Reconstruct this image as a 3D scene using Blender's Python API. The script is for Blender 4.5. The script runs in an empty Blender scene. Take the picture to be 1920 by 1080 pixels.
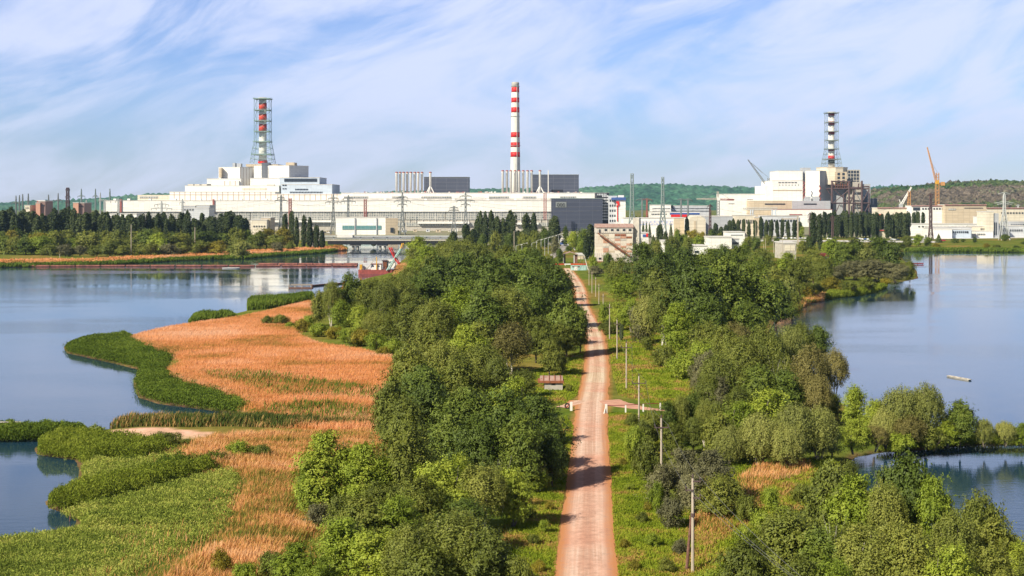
import bpy, math, random
import numpy as np
from mathutils import Vector
sc = bpy.context.scene
col = sc.collection
R = math.radians
# ------------------------------------------------------------------ camera
F, H0, CZ = 2600.0, 380.0, 32.0          # focal length in photo pixels, horizon row, eye height in metres
cam_d = bpy.data.cameras.new('camera'); cam = bpy.data.objects.new('camera', cam_d); col.objects.link(cam)
cam.location = (0, 0, CZ); cam.rotation_euler = (R(90), 0, 0)
cam_d.sensor_width = 36; cam_d.lens = 36*F/1920
cam_d.shift_y = -(540-H0)/1920.0
cam_d.clip_start = 1; cam_d.clip_end = 60000
sc.camera = cam
# ------------------------------------------------------------------ world, sun, exposure
SUN_AZ, SUN_EL = R(229), R(37)           # azimuth clockwise from +Y
w = bpy.data.worlds.new('World'); sc.world = w; w.use_nodes = True
nt = w.node_tree; N = nt.nodes; L = nt.links
for n in list(N): N.remove(n)
def nn(tree, typ, **kw):
    n = tree.nodes.new(typ)
    for k, v in kw.items():
        if k.startswith('i_'): n.inputs[k[2:].replace('_', ' ')].default_value = v
        else: setattr(n, k, v)
    return n
def ramp(tree, stops, interp='LINEAR'):
    r = tree.nodes.new('ShaderNodeValToRGB'); cr = r.color_ramp; cr.interpolation = interp
    while len(cr.elements) < len(stops): cr.elements.new(0.5)
    for e, (p, c) in zip(cr.elements, stops):
        e.position = p; e.color = (c if len(c) == 4 else (*c, 1)) if not isinstance(c, (int, float)) else (c, c, c, 1)
    return r
sky = nn(nt, 'ShaderNodeTexSky', sky_type='NISHITA', sun_disc=False, sun_elevation=SUN_EL, sun_rotation=SUN_AZ,
         altitude=200, air_density=1.0, dust_density=0.25, ozone_density=3.0)
tint = nn(nt, 'ShaderNodeMix', data_type='RGBA', blend_type='MULTIPLY'); tint.inputs[0].default_value = 1
tint.inputs[7].default_value = (0.80, 0.89, 1.28, 1)
L.new(sky.outputs[0], tint.inputs[6])
tc = nn(nt, 'ShaderNodeTexCoord')
mp = nn(nt, 'ShaderNodeMapping'); mp.vector_type = 'TEXTURE'
mp.inputs['Location'].default_value = (3.1, 0, 1.7); mp.inputs['Rotation'].default_value = (0, R(-20), 0); mp.inputs['Scale'].default_value = (0.36, 1.0, 0.13)
L.new(tc.outputs['Generated'], mp.inputs[0])
n1 = nn(nt, 'ShaderNodeTexNoise', i_Scale=1.9, i_Detail=9.0, i_Roughness=0.58, i_Distortion=1.1); L.new(mp.outputs[0], n1.inputs[0])
mp2 = nn(nt, 'ShaderNodeMapping'); mp2.vector_type = 'TEXTURE'
mp2.inputs['Rotation'].default_value = (0, R(-26), 0); mp2.inputs['Scale'].default_value = (0.16, 1.0, 0.035)
L.new(tc.outputs['Generated'], mp2.inputs[0])
n2 = nn(nt, 'ShaderNodeTexNoise', i_Scale=1.6, i_Detail=8.0, i_Roughness=0.65, i_Distortion=1.2); L.new(mp2.outputs[0], n2.inputs[0])
mulc = nn(nt, 'ShaderNodeMath', operation='MULTIPLY_ADD'); L.new(n2.outputs[0], mulc.inputs[0]); mulc.inputs[1].default_value = 0.22
L.new(n1.outputs[0], mulc.inputs[2])
cr = ramp(nt, [(0.43, 0.0), (0.74, 1.0)], 'EASE'); L.new(mulc.outputs[0], cr.inputs[0])
cm = nn(nt, 'ShaderNodeMix', data_type='RGBA')
cmul = nn(nt, 'ShaderNodeMath', operation='MULTIPLY', use_clamp=True); L.new(cr.outputs[0], cmul.inputs[0]); cmul.inputs[1].default_value = 0.78
L.new(cmul.outputs[0], cm.inputs[0]); L.new(tint.outputs[2], cm.inputs[6]); cm.inputs[7].default_value = (7.5, 7.9, 9.9, 1)
bg = nn(nt, 'ShaderNodeBackground'); bg.inputs[1].default_value = 0.080
sep = nn(nt, 'ShaderNodeSeparateXYZ'); L.new(tc.outputs['Generated'], sep.inputs[0])
zr = ramp(nt, [(0.0, 1.0), (0.15, 1.0), (0.36, 0.42), (1.0, 0.22)]); L.new(sep.outputs[2], zr.inputs[0])   # high sky dimmed by hand: cuts the fill light so shadows turn deeper
zm = nn(nt, 'ShaderNodeMix', data_type='RGBA', blend_type='MULTIPLY'); zm.inputs[0].default_value = 1; L.new(cm.outputs[2], zm.inputs[6]); L.new(zr.outputs[0], zm.inputs[7])
L.new(zm.outputs[2], bg.inputs[0])
wo = nn(nt, 'ShaderNodeOutputWorld'); L.new(bg.outputs[0], wo.inputs[0])
sl = bpy.data.lights.new('sun', 'SUN'); sl.energy = 5.0; sl.angle = R(0.5); sl.color = (1.0, 0.91, 0.74)
so = bpy.data.objects.new('sun', sl); col.objects.link(so)
sdir = Vector((math.sin(SUN_AZ)*math.cos(SUN_EL), math.cos(SUN_AZ)*math.cos(SUN_EL), math.sin(SUN_EL)))
so.rotation_euler = sdir.to_track_quat('Z', 'Y').to_euler(); so.location = (-200, -200, 300)
vs = sc.view_settings
vs.view_transform = 'Standard'; vs.look = 'None'; vs.gamma = 1; vs.use_curve_mapping = False; vs.exposure = 0.55
sc.cycles.max_bounces = 6; sc.cycles.diffuse_bounces = 2; sc.cycles.glossy_bounces = 3; sc.cycles.transmission_bounces = 3
sc.cycles.volume_bounces = 0; sc.cycles.caustics_reflective = False; sc.cycles.caustics_refractive = False
sc.cycles.use_denoising = True; sc.cycles.denoiser = 'OPENIMAGEDENOISE'; sc.cycles.denoising_input_passes = 'RGB_ALBEDO_NORMAL'

# ------------------------------------------------------------------ helpers: photo pixel <-> world
GZ = 1.0
def X(px, Y): return (px-960)*Y/F
def Z(py, Y): return CZ-(py-H0)*Y/F
def D(py, z=GZ): return (CZ-z)*F/(py-H0)
def G(px, py, z=GZ):
    Y = D(py, z); return Vector((X(px, Y), Y, z))
def poly(pts, z=0.0): return [(G(a, b, z).x, G(a, b, z).y) for a, b in pts]

def setp(o, label=None, cat=None, group=None, kind=None):
    if label: o['label'] = label
    if cat: o['category'] = cat
    if group: o['group'] = group
    if kind: o['kind'] = kind
    return o
def thing(name, label, cat, loc, group=None, rz=0):
    o = bpy.data.objects.new(name, None); col.objects.link(o); o.location = loc; o.rotation_euler = (0, 0, rz)
    o.empty_display_size = 0.5
    return setp(o, label, cat, group)
def mesh_obj(name, verts, faces, mat, parent=None, smooth=False):
    me = bpy.data.meshes.new(name); me.from_pydata([tuple(v) for v in verts], [], faces); me.update()
    if smooth: me.polygons.foreach_set('use_smooth', [True]*len(me.polygons))
    o = bpy.data.objects.new(name, me); col.objects.link(o)
    if mat: me.materials.append(mat)
    if parent: o.parent = parent
    return o
def quads_mesh(name, V, mats):
    """V: (n,4,3) array of quads -> mesh, quickly"""
    n = len(V); me = bpy.data.meshes.new(name)
    me.vertices.add(n*4); me.vertices.foreach_set('co', V.reshape(-1).astype(np.float32))
    me.loops.add(n*4); me.loops.foreach_set('vertex_index', np.arange(n*4, dtype=np.int32))
    me.polygons.add(n); me.polygons.foreach_set('loop_start', np.arange(0, n*4, 4, dtype=np.int32))
    me.polygons.foreach_set('loop_total', np.full(n, 4, dtype=np.int32))
    me.update(calc_edges=True)
    for m in (mats if isinstance(mats, (list, tuple)) else [mats]): me.materials.append(m)
    return me
class MB:
    def __init__(s, org=(0, 0, 0)): s.v = []; s.f = []; s.o = Vector(org)
    def add(s, vs_, fs):
        b = len(s.v); s.v += [Vector(v)-s.o for v in vs_]; s.f += [tuple(i+b for i in f) for f in fs]; return s
    def box(s, x0, x1, y0, y1, z0, z1):
        return s.add([(x0,y0,z0),(x1,y0,z0),(x1,y1,z0),(x0,y1,z0),(x0,y0,z1),(x1,y0,z1),(x1,y1,z1),(x0,y1,z1)],
                     [(0,3,2,1),(4,5,6,7),(0,1,5,4),(1,2,6,5),(2,3,7,6),(3,0,4,7)])
    def prism(s, pts, z0, z1, ztop=None):
        n = len(pts); a = [(x, y, z0) for x, y in pts]+[(x, y, (ztop[i] if ztop else z1)) for i, (x, y) in enumerate(pts)]
        fs = [tuple(range(n-1, -1, -1)), tuple(range(n, 2*n))]+[(i, (i+1) % n, (i+1) % n+n, i+n) for i in range(n)]
        return s.add(a, fs)
    def tube(s, p, q, r0, r1=None, n=6, caps=True):
        p, q = Vector(p), Vector(q); r1 = r0 if r1 is None else r1
        d = (q-p).normalized(); a = d.orthogonal().normalized(); b = d.cross(a)
        vs_ = []
        for c, r in ((p, r0), (q, r1)):
            for i in range(n):
                t = 2*math.pi*(i+0.5)/n; vs_.append(c+a*(r*math.cos(t))+b*(r*math.sin(t)))
        fs = [(i, (i+1) % n, (i+1) % n+n, i+n) for i in range(n)]
        if caps: fs += [tuple(range(n-1, -1, -1)), tuple(range(n, 2*n))]
        return s.add(vs_, fs)
    def path(s, pts, r, n=5):
        for a, b in zip(pts, pts[1:]): s.tube(a, b, r, r, n)
        return s
    def lathe(s, x, y, prof, n=24):
        vs_ = []; fs = []
        for r, z in prof:
            for i in range(n):
                t = 2*math.pi*i/n; vs_.append((x+r*math.cos(t), y+r*math.sin(t), z))
        for k in range(len(prof)-1):
            for i in range(n): j = (i+1) % n; fs.append((k*n+i, k*n+j, (k+1)*n+j, (k+1)*n+i))
        fs += [tuple(range(n-1, -1, -1)), tuple(range((len(prof)-1)*n, len(prof)*n))]
        return s.add(vs_, fs)
    def lattice(s, x, y, prof, r, nseg=1, diag=True):
        """prof: list of (z, half width); square lattice mast"""
        for (z0, w0), (z1, w1) in zip(prof, prof[1:]):
            c0 = [(x-w0, y-w0, z0), (x+w0, y-w0, z0), (x+w0, y+w0, z0), (x-w0, y+w0, z0)]
            c1 = [(x-w1, y-w1, z1), (x+w1, y-w1, z1), (x+w1, y+w1, z1), (x-w1, y+w1, z1)]
            for i in range(4):
                j = (i+1) % 4
                s.tube(c0[i], c1[i], r, r, 4, False)
                if diag:
                    s.tube(c0[i], c1[j], r*.6, r*.6, 3, False); s.tube(c0[j], c1[i], r*.6, r*.6, 3, False)
                s.tube(c1[i], c1[j], r*.6, r*.6, 3, False)
        return s
    def build(s, name, mat, parent=None, smooth=False, **kw):
        o = mesh_obj(name, s.v, s.f, mat, parent, smooth); setp(o, **kw)
        if parent is None: o.location = s.o
        return o
def ordw(n):
    w_ = ['first','second','third','fourth','fifth','sixth','seventh','eighth','ninth','tenth','eleventh','twelfth','thirteenth',
          'fourteenth','fifteenth','sixteenth','seventeenth','eighteenth','nineteenth']
    if n <= 19: return w_[n-1]
    t = {2:'twent',3:'thirt',4:'fort',5:'fift',6:'sixt',7:'sevent',8:'eight'}[n//10]
    return t+'ieth' if n % 10 == 0 else t+'y-'+w_[n % 10-1]

# ------------------------------------------------------------------ materials
def new_mat(name):
    m = bpy.data.materials.new(name); m.use_nodes = True; t = m.node_tree
    for n in list(t.nodes): t.nodes.remove(n)
    out = t.nodes.new('ShaderNodeOutputMaterial'); return m, t, out
def mat(name, c, rough=0.85, var=0.12, scale=0.3, metal=0.0, bump=0.0, c2=None, stretch=(1, 1, 1), spec=0.3, lo=0.35, hi=0.65):
    m, t, out = new_mat(name)
    b = t.nodes.new('ShaderNodeBsdfPrincipled'); b.inputs['Roughness'].default_value = rough; b.inputs['Metallic'].default_value = metal
    b.inputs['Specular IOR Level'].default_value = spec
    co = nn(t, 'ShaderNodeTexCoord'); mp_ = nn(t, 'ShaderNodeMapping'); mp_.inputs['Scale'].default_value = stretch
    t.links.new(co.outputs['Object'], mp_.inputs[0])
    no = nn(t, 'ShaderNodeTexNoise', i_Scale=scale, i_Detail=6.0, i_Roughness=0.65); t.links.new(mp_.outputs[0], no.inputs[0])
    c2 = c2 or tuple(max(0, x*(1-var*2)) for x in c); ca = c if c2 else c
    r = ramp(t, [(lo, c2), (hi, ca)]); t.links.new(no.outputs[0], r.inputs[0]); t.links.new(r.outputs[0], b.inputs['Base Color'])
    if bump:
        bp = nn(t, 'ShaderNodeBump', i_Strength=bump, i_Distance=0.1); t.links.new(no.outputs[0], bp.inputs['Height']); t.links.new(bp.outputs[0], b.inputs['Normal'])
    t.links.new(b.outputs[0], out.inputs[0]); return m
def panel_mat(name, c, line, pw=6.0, ph=3.0, mortar=0.03, stain=None, stain_amt=0.3, rough=0.7, cvar=0.06, spec=0.3, streak=0.08, smin=0.55):
    """cladding: panel grid with joints, slight differences between panels and weather streaks"""
    m, t, out = new_mat(name)
    b = t.nodes.new('ShaderNodeBsdfPrincipled'); b.inputs['Roughness'].default_value = rough; b.inputs['Specular IOR Level'].default_value = spec
    co = nn(t, 'ShaderNodeTexCoord'); sx = nn(t, 'ShaderNodeSeparateXYZ'); t.links.new(co.outputs['Object'], sx.inputs[0])
    ad = nn(t, 'ShaderNodeMath', operation='ADD'); t.links.new(sx.outputs[0], ad.inputs[0]); t.links.new(sx.outputs[1], ad.inputs[1])
    cb = nn(t, 'ShaderNodeCombineXYZ'); t.links.new(ad.outputs[0], cb.inputs[0]); t.links.new(sx.outputs[2], cb.inputs[1])
    br = nn(t, 'ShaderNodeTexBrick', offset=0.0, squash=1.0)
    br.inputs['Scale'].default_value = 1.0; br.inputs['Brick Width'].default_value = pw; br.inputs['Row Height'].default_value = ph
    br.inputs['Mortar Size'].default_value = mortar*ph; br.inputs['Mortar Smooth'].default_value = 0.2
    br.inputs['Color1'].default_value = (*c, 1); br.inputs['Color2'].default_value = (*[x*(1-cvar*2) for x in c], 1); br.inputs['Mortar'].default_value = (*line, 1)
    t.links.new(cb.outputs[0], br.inputs[0])
    mp_ = nn(t, 'ShaderNodeMapping'); mp_.inputs['Scale'].default_value = (streak*3, streak, 1); t.links.new(cb.outputs[0], mp_.inputs[0])
    no = nn(t, 'ShaderNodeTexNoise', i_Scale=1.0, i_Detail=7.0, i_Roughness=0.7); t.links.new(mp_.outputs[0], no.inputs[0])
    rr = ramp(t, [(smin, 0.0), (smin+.2, 1.0)]); t.links.new(no.outputs[0], rr.inputs[0])
    ml = nn(t, 'ShaderNodeMath', operation='MULTIPLY'); t.links.new(rr.outputs[0], ml.inputs[0]); ml.inputs[1].default_value = stain_amt
    mx = nn(t, 'ShaderNodeMix', data_type='RGBA'); t.links.new(ml.outputs[0], mx.inputs[0]); t.links.new(br.outputs[0], mx.inputs[6])
    mx.inputs[7].default_value = (*(stain or [x*.6 for x in c]), 1)
    t.links.new(mx.outputs[2], b.inputs['Base Color']); t.links.new(b.outputs[0], out.inputs[0]); return m
def leaf_mat(name, c1, c2, trans=0.3, c3=None):
    """leaves: colour differs from leaf to leaf, clump to clump and tree to tree"""
    m, t, out = new_mat(name)
    geo = nn(t, 'ShaderNodeNewGeometry'); oi = nn(t, 'ShaderNodeObjectInfo'); co = nn(t, 'ShaderNodeTexCoord')
    no = nn(t, 'ShaderNodeTexNoise', i_Scale=0.55, i_Detail=3.0); t.links.new(co.outputs['Object'], no.inputs[0])
    a = nn(t, 'ShaderNodeMath', operation='MULTIPLY_ADD'); t.links.new(geo.outputs['Random Per Island'], a.inputs[0]); a.inputs[1].default_value = 0.25
    a2 = nn(t, 'ShaderNodeMath', operation='MULTIPLY_ADD'); t.links.new(no.outputs[0], a2.inputs[0]); a2.inputs[1].default_value = 1.1; a2.inputs[2].default_value = -0.35
    a3 = nn(t, 'ShaderNodeMath', operation='MULTIPLY_ADD'); t.links.new(oi.outputs['Random'], a3.inputs[0]); a3.inputs[1].default_value = 0.5; t.links.new(a2.outputs[0], a3.inputs[2])
    t.links.new(a3.outputs[0], a.inputs[2])
    r = ramp(t, [(0.0, c1), (0.55, c2), (1.0, c3 or tuple(x*1.5 for x in c2))]); t.links.new(a.outputs[0], r.inputs[0])
    d = nn(t, 'ShaderNodeBsdfPrincipled'); d.inputs['Roughness'].default_value = 0.6; d.inputs['Specular IOR Level'].default_value = 0.25
    t.links.new(r.outputs[0], d.inputs['Base Color'])
    tr = nn(t, 'ShaderNodeBsdfTranslucent'); g = nn(t, 'ShaderNodeMix', data_type='RGBA', blend_type='MULTIPLY'); g.inputs[0].default_value = 1
    g.inputs[7].default_value = (1.2, 1.15, 0.5, 1); t.links.new(r.outputs[0], g.inputs[6]); t.links.new(g.outputs[2], tr.inputs[0])
    mx = nn(t, 'ShaderNodeMixShader'); mx.inputs[0].default_value = trans
    t.links.new(d.outputs[0], mx.inputs[1]); t.links.new(tr.outputs[0], mx.inputs[2]); t.links.new(mx.outputs[0], out.inputs[0]); return m
def stalk_mat(name, stops, nscale=0.05, stretch=(1, 1, 1), rnd=0.3, trans=0.3, gain=1.0):
    """reeds and grass: patches by position, plus a difference from stalk to stalk"""
    m, t, out = new_mat(name)
    geo = nn(t, 'ShaderNodeNewGeometry')
    mp_ = nn(t, 'ShaderNodeMapping'); mp_.inputs['Scale'].default_value = stretch; t.links.new(geo.outputs['Position'], mp_.inputs[0])
    no = nn(t, 'ShaderNodeTexNoise', i_Scale=nscale, i_Detail=6.0, i_Roughness=0.65); t.links.new(mp_.outputs[0], no.inputs[0])
    a0 = nn(t, 'ShaderNodeMath', operation='MULTIPLY_ADD'); t.links.new(no.outputs[0], a0.inputs[0]); a0.inputs[1].default_value = 2.2*gain; a0.inputs[2].default_value = 0.5-1.1*gain-rnd/2
    a = nn(t, 'ShaderNodeMath', operation='MULTIPLY_ADD'); t.links.new(geo.outputs['Random Per Island'], a.inputs[0]); a.inputs[1].default_value = rnd; t.links.new(a0.outputs[0], a.inputs[2])
    r = ramp(t, stops); t.links.new(a.outputs[0], r.inputs[0])
    d = nn(t, 'ShaderNodeBsdfDiffuse'); t.links.new(r.outputs[0], d.inputs[0])
    tr = nn(t, 'ShaderNodeBsdfTranslucent'); t.links.new(r.outputs[0], tr.inputs[0])
    mx = nn(t, 'ShaderNodeMixShader'); mx.inputs[0].default_value = trans
    t.links.new(d.outputs[0], mx.inputs[1]); t.links.new(tr.outputs[0], mx.inputs[2]); t.links.new(mx.outputs[0], out.inputs[0]); return m

M = {}
M['white_panel'] = panel_mat('white_panel', (0.86, 0.85, 0.80), (0.62, 0.60, 0.56), 6, 2.4, 0.05, (0.55, 0.47, 0.36), 0.35)
M['cream_panel'] = panel_mat('cream_panel', (0.72, 0.66, 0.53), (0.48, 0.42, 0.32), 6, 3, 0.05, (0.50, 0.38, 0.25), 0.4)
M['tan_panel'] = panel_mat('tan_panel', (0.60, 0.50, 0.36), (0.40, 0.33, 0.24), 6, 3, 0.05, (0.35, 0.26, 0.18), 0.4)
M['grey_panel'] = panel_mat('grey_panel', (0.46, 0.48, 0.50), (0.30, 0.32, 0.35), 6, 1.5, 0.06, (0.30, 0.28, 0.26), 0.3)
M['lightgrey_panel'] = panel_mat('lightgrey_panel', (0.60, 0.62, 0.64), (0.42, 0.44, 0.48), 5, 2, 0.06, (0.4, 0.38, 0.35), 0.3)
M['blue_panel'] = panel_mat('blue_panel', (0.55, 0.63, 0.72), (0.38, 0.44, 0.52), 6, 1.6, 0.06, (0.35, 0.38, 0.42), 0.3)
M['ribbed_white'] = panel_mat('ribbed_white', (0.84, 0.81, 0.74), (0.42, 0.33, 0.27), 6, 40, 0.012, (0.50, 0.36, 0.26), 0.45)
M['dark_cladding'] = panel_mat('dark_cladding', (0.075, 0.085, 0.12), (0.16, 0.17, 0.20), 12, 4.2, 0.035, (0.04, 0.05, 0.07), 0.5, rough=0.45, spec=0.5)
M['dark_glass_wall'] = panel_mat('dark_glass_wall', (0.060, 0.068, 0.10), (0.11, 0.12, 0.15), 14, 4.5, 0.03, (0.03, 0.035, 0.06), 0.5, rough=0.35, spec=0.5)
M['glazing'] = panel_mat('glazing', (0.11, 0.14, 0.16), (0.50, 0.50, 0.46), 2.6, 2.0, 0.16, (0.55, 0.52, 0.45), 0.75, rough=0.3, spec=0.5, streak=0.25, smin=0.42)
M['glazing_teal'] = panel_mat('glazing_teal', (0.10, 0.25, 0.26), (0.35, 0.42, 0.40), 4, 1.6, 0.05, (0.06, 0.13, 0.14), 0.4, rough=0.25, spec=0.5)
M['concrete'] = mat('concrete', (0.55, 0.51, 0.44), 0.9, 0.15, 0.6, bump=0.2)
M['pole_concrete'] = mat('pole_concrete', (0.50, 0.43, 0.34), 0.9, 0.12, 2.0, stretch=(1, 1, .3))
M['roof_felt'] = mat('roof_felt', (0.66, 0.63, 0.58), 0.9, 0.15, 0.15)
M['roof_light'] = mat('roof_light', (0.66, 0.64, 0.60), 0.9, 0.12, 0.1)
M['rusty_roof'] = mat('rusty_roof', (0.42, 0.31, 0.27), 0.85, 0.2, 1.0, c2=(0.32, 0.18, 0.14))
M['steel_dark'] = mat('steel_dark', (0.13, 0.085, 0.085), 0.7, 0.2, 0.5)
M['steel_grey'] = mat('steel_grey', (0.22, 0.24, 0.24), 0.6, 0.1, 0.5)
M['steel_light'] = mat('steel_light', (0.52, 0.54, 0.53), 0.6, 0.1, 0.5)
M['steel_green'] = mat('steel_green', (0.27, 0.40, 0.37), 0.6, 0.15, 0.4)
M['steel_green_grey'] = mat('steel_green_grey', (0.25, 0.31, 0.30), 0.6, 0.1, 0.4)
M['white_paint'] = mat('white_paint', (0.80, 0.78, 0.73), 0.6, 0.06, 0.25)
M['stack_white'] = mat('stack_white', (0.78, 0.76, 0.68), 0.7, 0.10, 0.12, stretch=(2, 2, .3))
M['stack_grey'] = mat('stack_grey', (0.48, 0.47, 0.43), 0.8, 0.1, 0.3)
M['red_paint'] = mat('red_paint', (0.72, 0.025, 0.02), 0.5, 0.08, 0.3)
M['orange_red_paint'] = mat('orange_red_paint', (0.80, 0.10, 0.04), 0.6, 0.2, 0.25, c2=(0.35, 0.03, 0.03), stretch=(1, 1, .4))
M['dark_red_paint'] = mat('dark_red_paint', (0.26, 0.03, 0.04), 0.6, 0.15, 0.3)
M['pink_red'] = mat('pink_red', (0.42, 0.14, 0.12), 0.7, 0.2, 0.4)
M['black_paint'] = mat('black_paint', (0.02, 0.022, 0.03), 0.6, 0.1, 0.3)
M['blue_paint'] = mat('blue_paint', (0.06, 0.12, 0.34), 0.5, 0.08, 0.3)
M['yellow_paint'] = mat('yellow_paint', (0.75, 0.40, 0.04), 0.6, 0.12, 0.5)
M['orange_paint'] = mat('orange_paint', (0.62, 0.32, 0.12), 0.6, 0.12, 0.5)
M['teal_paint'] = mat('teal_paint', (0.42, 0.62, 0.58), 0.6, 0.12, 0.8)
M['brick_orange'] = panel_mat('brick_orange', (0.55, 0.28, 0.19), (0.5, 0.35, 0.28), 0.6, 0.2, 0.1, (0.35, 0.15, 0.10), 0.5)
M['brick_dark'] = panel_mat('brick_dark', (0.24, 0.15, 0.13), (0.3, 0.22, 0.2), 0.6, 0.2, 0.1, (0.15, 0.08, 0.08), 0.5)
M['window_dark'] = mat('window_dark', (0.035, 0.045, 0.06), 0.15, 0.2, 0.5, spec=0.6)
M['rust'] = mat('rust', (0.36, 0.13, 0.06), 0.9, 0.25, 1.5, c2=(0.14, 0.05, 0.03))
M['wood_grey'] = mat('wood_grey', (0.40, 0.34, 0.28), 0.9, 0.2, 3.0)
M['wood_brown'] = mat('wood_brown', (0.26, 0.14, 0.10), 0.9, 0.3, 2.0, c2=(0.10, 0.05, 0.04))
M['log_red'] = mat('log_red', (0.34, 0.13, 0.09), 0.85, 0.3, 0.6, c2=(0.12, 0.05, 0.05))
M['insulator'] = mat('insulator', (0.10, 0.07, 0.06), 0.3, 0.1, 2.0)
M['wire'] = mat('wire', (0.14, 0.14, 0.12), 0.5, 0.1, 1.0)
M['rubber'] = mat('rubber', (0.02, 0.02, 0.02), 0.8, 0.1, 1.0)
M['asphalt'] = mat('asphalt', (0.20, 0.18, 0.18), 0.9, 0.12, 0.4)
M['bark'] = mat('bark', (0.12, 0.09, 0.065), 0.95, 0.2, 3.0)
M['bark_pale'] = mat('bark_pale', (0.55, 0.50, 0.42), 0.8, 0.3, 3.0, c2=(0.12, 0.10, 0.08), lo=.3, hi=.45)
M['bark_white'] = mat('bark_white', (0.72, 0.68, 0.60), 0.8, 0.2, 3.0)
M['bark_grey'] = mat('bark_grey', (0.26, 0.22, 0.17), 0.9, 0.2, 3.0)
M['leaf_dark'] = leaf_mat('leaf_dark', (0.032, 0.050, 0.008), (0.092, 0.134, 0.017), 0.12, (0.167, 0.209, 0.028))
M['leaf_bright'] = leaf_mat('leaf_bright', (0.084, 0.129, 0.012), (0.224, 0.293, 0.027), 0.22, (0.360, 0.407, 0.049))
M['leaf_olive'] = leaf_mat('leaf_olive', (0.055, 0.074, 0.013), (0.149, 0.177, 0.025), 0.18, (0.248, 0.257, 0.044))
M['leaf_willow'] = leaf_mat('leaf_willow', (0.102, 0.123, 0.028), (0.255, 0.276, 0.064), 0.2, (0.384, 0.383, 0.104))
M['leaf_brown'] = leaf_mat('leaf_brown', (0.092, 0.086, 0.022), (0.198, 0.178, 0.051), 0.17, (0.290, 0.251, 0.082))
M['leaf_birch'] = leaf_mat('leaf_birch', (0.066, 0.088, 0.015), (0.176, 0.204, 0.035), 0.2, (0.286, 0.298, 0.058))
M['leaf_poplar'] = leaf_mat('leaf_poplar', (0.02, 0.036, 0.012), (0.052, 0.074, 0.022), 0.14, (0.09, 0.115, 0.036))
M['leaf_grey'] = leaf_mat('leaf_grey', (0.072, 0.073, 0.034), (0.151, 0.149, 0.068), 0.15, (0.230, 0.220, 0.102))
M['leaf_gold'] = leaf_mat('leaf_gold', (0.110, 0.105, 0.011), (0.242, 0.209, 0.021), 0.21, (0.352, 0.286, 0.028))
M['leaf_conifer'] = leaf_mat('leaf_conifer', (0.031, 0.055, 0.015), (0.074, 0.104, 0.027), 0.11, (0.114, 0.143, 0.033))
# ================================================================== GROUND, WATER, ROAD, HILLS
LAND = poly([(-700,1060),(0,1012),(145,992),(150,968),(95,952),(88,940),(150,908),(152,880),(145,862),(72,852),(68,840),(105,824),
 (175,814),(200,807),(240,801),(420,786),(446,775),(300,757),(262,745),(252,718),(262,693),(215,681),(128,662),(120,650),(160,641),
 (235,633),(360,606),(400,599),(465,583),(466,577),(590,561),(604,549),(650,536),(690,522),(722,515),(742,503),(752,490),(772,476),
 (800,466),(826,462),(840,456),(760,453),(690,453),(636,456),(652,464),(645,468),(600,474),(520,479),(460,484),(330,488),(240,494),(150,497.5),(0,500),(-500,503)])
LAND += [(-2600, 700), (-9000, 900), (-26000, 30000), (26000, 30000), (9000, 900)]
LAND += poly([(3200,470),(1920,470.5),(1760,469.5),(1700,470),(1688,473),(1692,486),(1718,508),(1720,522),(1690,528),(1660,530),(1655,538),(1640,546),(1600,553),
 (1540,560),(1510,566),(1480,580),(1462,588),(1450,604),(1440,620),(1450,640),(1500,690),(1560,745),(1600,775),(1660,797),(1780,812),(1920,818),(2500,828),
 (2500,838),(1920,834),(1840,832),(1760,838),(1730,843),(1660,846),(1600,856),(1585,872),(1600,905),(1680,960),(1790,1020),(1900,1090),(2000,1250),(2100,1700)])
LAND += [(150, -100), (-150, -100), (-110, 60)]
ISLE = poly([(-160,822),(0,824),(110,820),(166,812),(168,806),(120,801),(0,799),(-160,800)])
def inpoly(px_, py_, P):
    c = np.zeros(px_.shape, bool); n = len(P)
    for i in range(n):
        x0, y0 = P[i]; x1, y1 = P[(i+1) % n]
        if y0 == y1: continue
        c ^= ((y0 > py_) != (y1 > py_)) & (px_ < (x1-x0)*(py_-y0)/(y1-y0)+x0)
    return c
def sdist(px_, py_, P):
    d = np.full(px_.shape, 1e18)
    for i in range(len(P)):
        x0, y0 = P[i]; x1, y1 = P[(i+1) % len(P)]
        ex, ey = x1-x0, y1-y0; t = np.clip(((px_-x0)*ex+(py_-y0)*ey)/(ex*ex+ey*ey+1e-9), 0, 1)
        d = np.minimum(d, (px_-x0-t*ex)**2+(py_-y0-t*ey)**2)
    d = np.sqrt(d); return np.where(inpoly(px_, py_, P), d, -d)
# reed beds and other ground zones, outlines read at the height given
P_ORANGE = poly([(238,628),(300,612),(360,603),(440,592),(500,580),(583,560),(585,580),(570,600),(555,622),(600,640),(680,652),(757,668),(757,682),
 (735,700),(725,740),(705,770),(700,800),(600,800),(490,786),(478,764),(440,742),(400,728),(350,716),(312,702),(318,682),(345,670),(300,656),(258,640)], 1.8)
P_FRINGE = poly([(124,648),(150,637),(200,626),(238,627),(265,641),(305,655),(345,668),(318,682),(312,700),(352,716),(430,738),(485,757),(480,766),(438,772),(330,758),
 (262,742),(254,712),(266,690),(240,682),(180,671),(130,659)], 0.5)
P_FAR_FRINGE = poly([(463,580),(463,566),(530,562),(583,556),(590,560),(560,570),(500,579)], 0.9)
P_FAR_FRINGE2 = poly([(352,603),(362,591),(430,587),(442,592),(400,598)], 0.9)
P_BAND = poly([(203,808),(222,801),(300,796),(400,795),(480,796),(600,802),(720,802),(720,812),(560,813),(400,809),(290,809)], .3)
P_SAND = poly([(172,813),(230,806),(300,806),(400,815),(395,826),(330,828),(290,836),(240,832)], 0.6)
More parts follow.
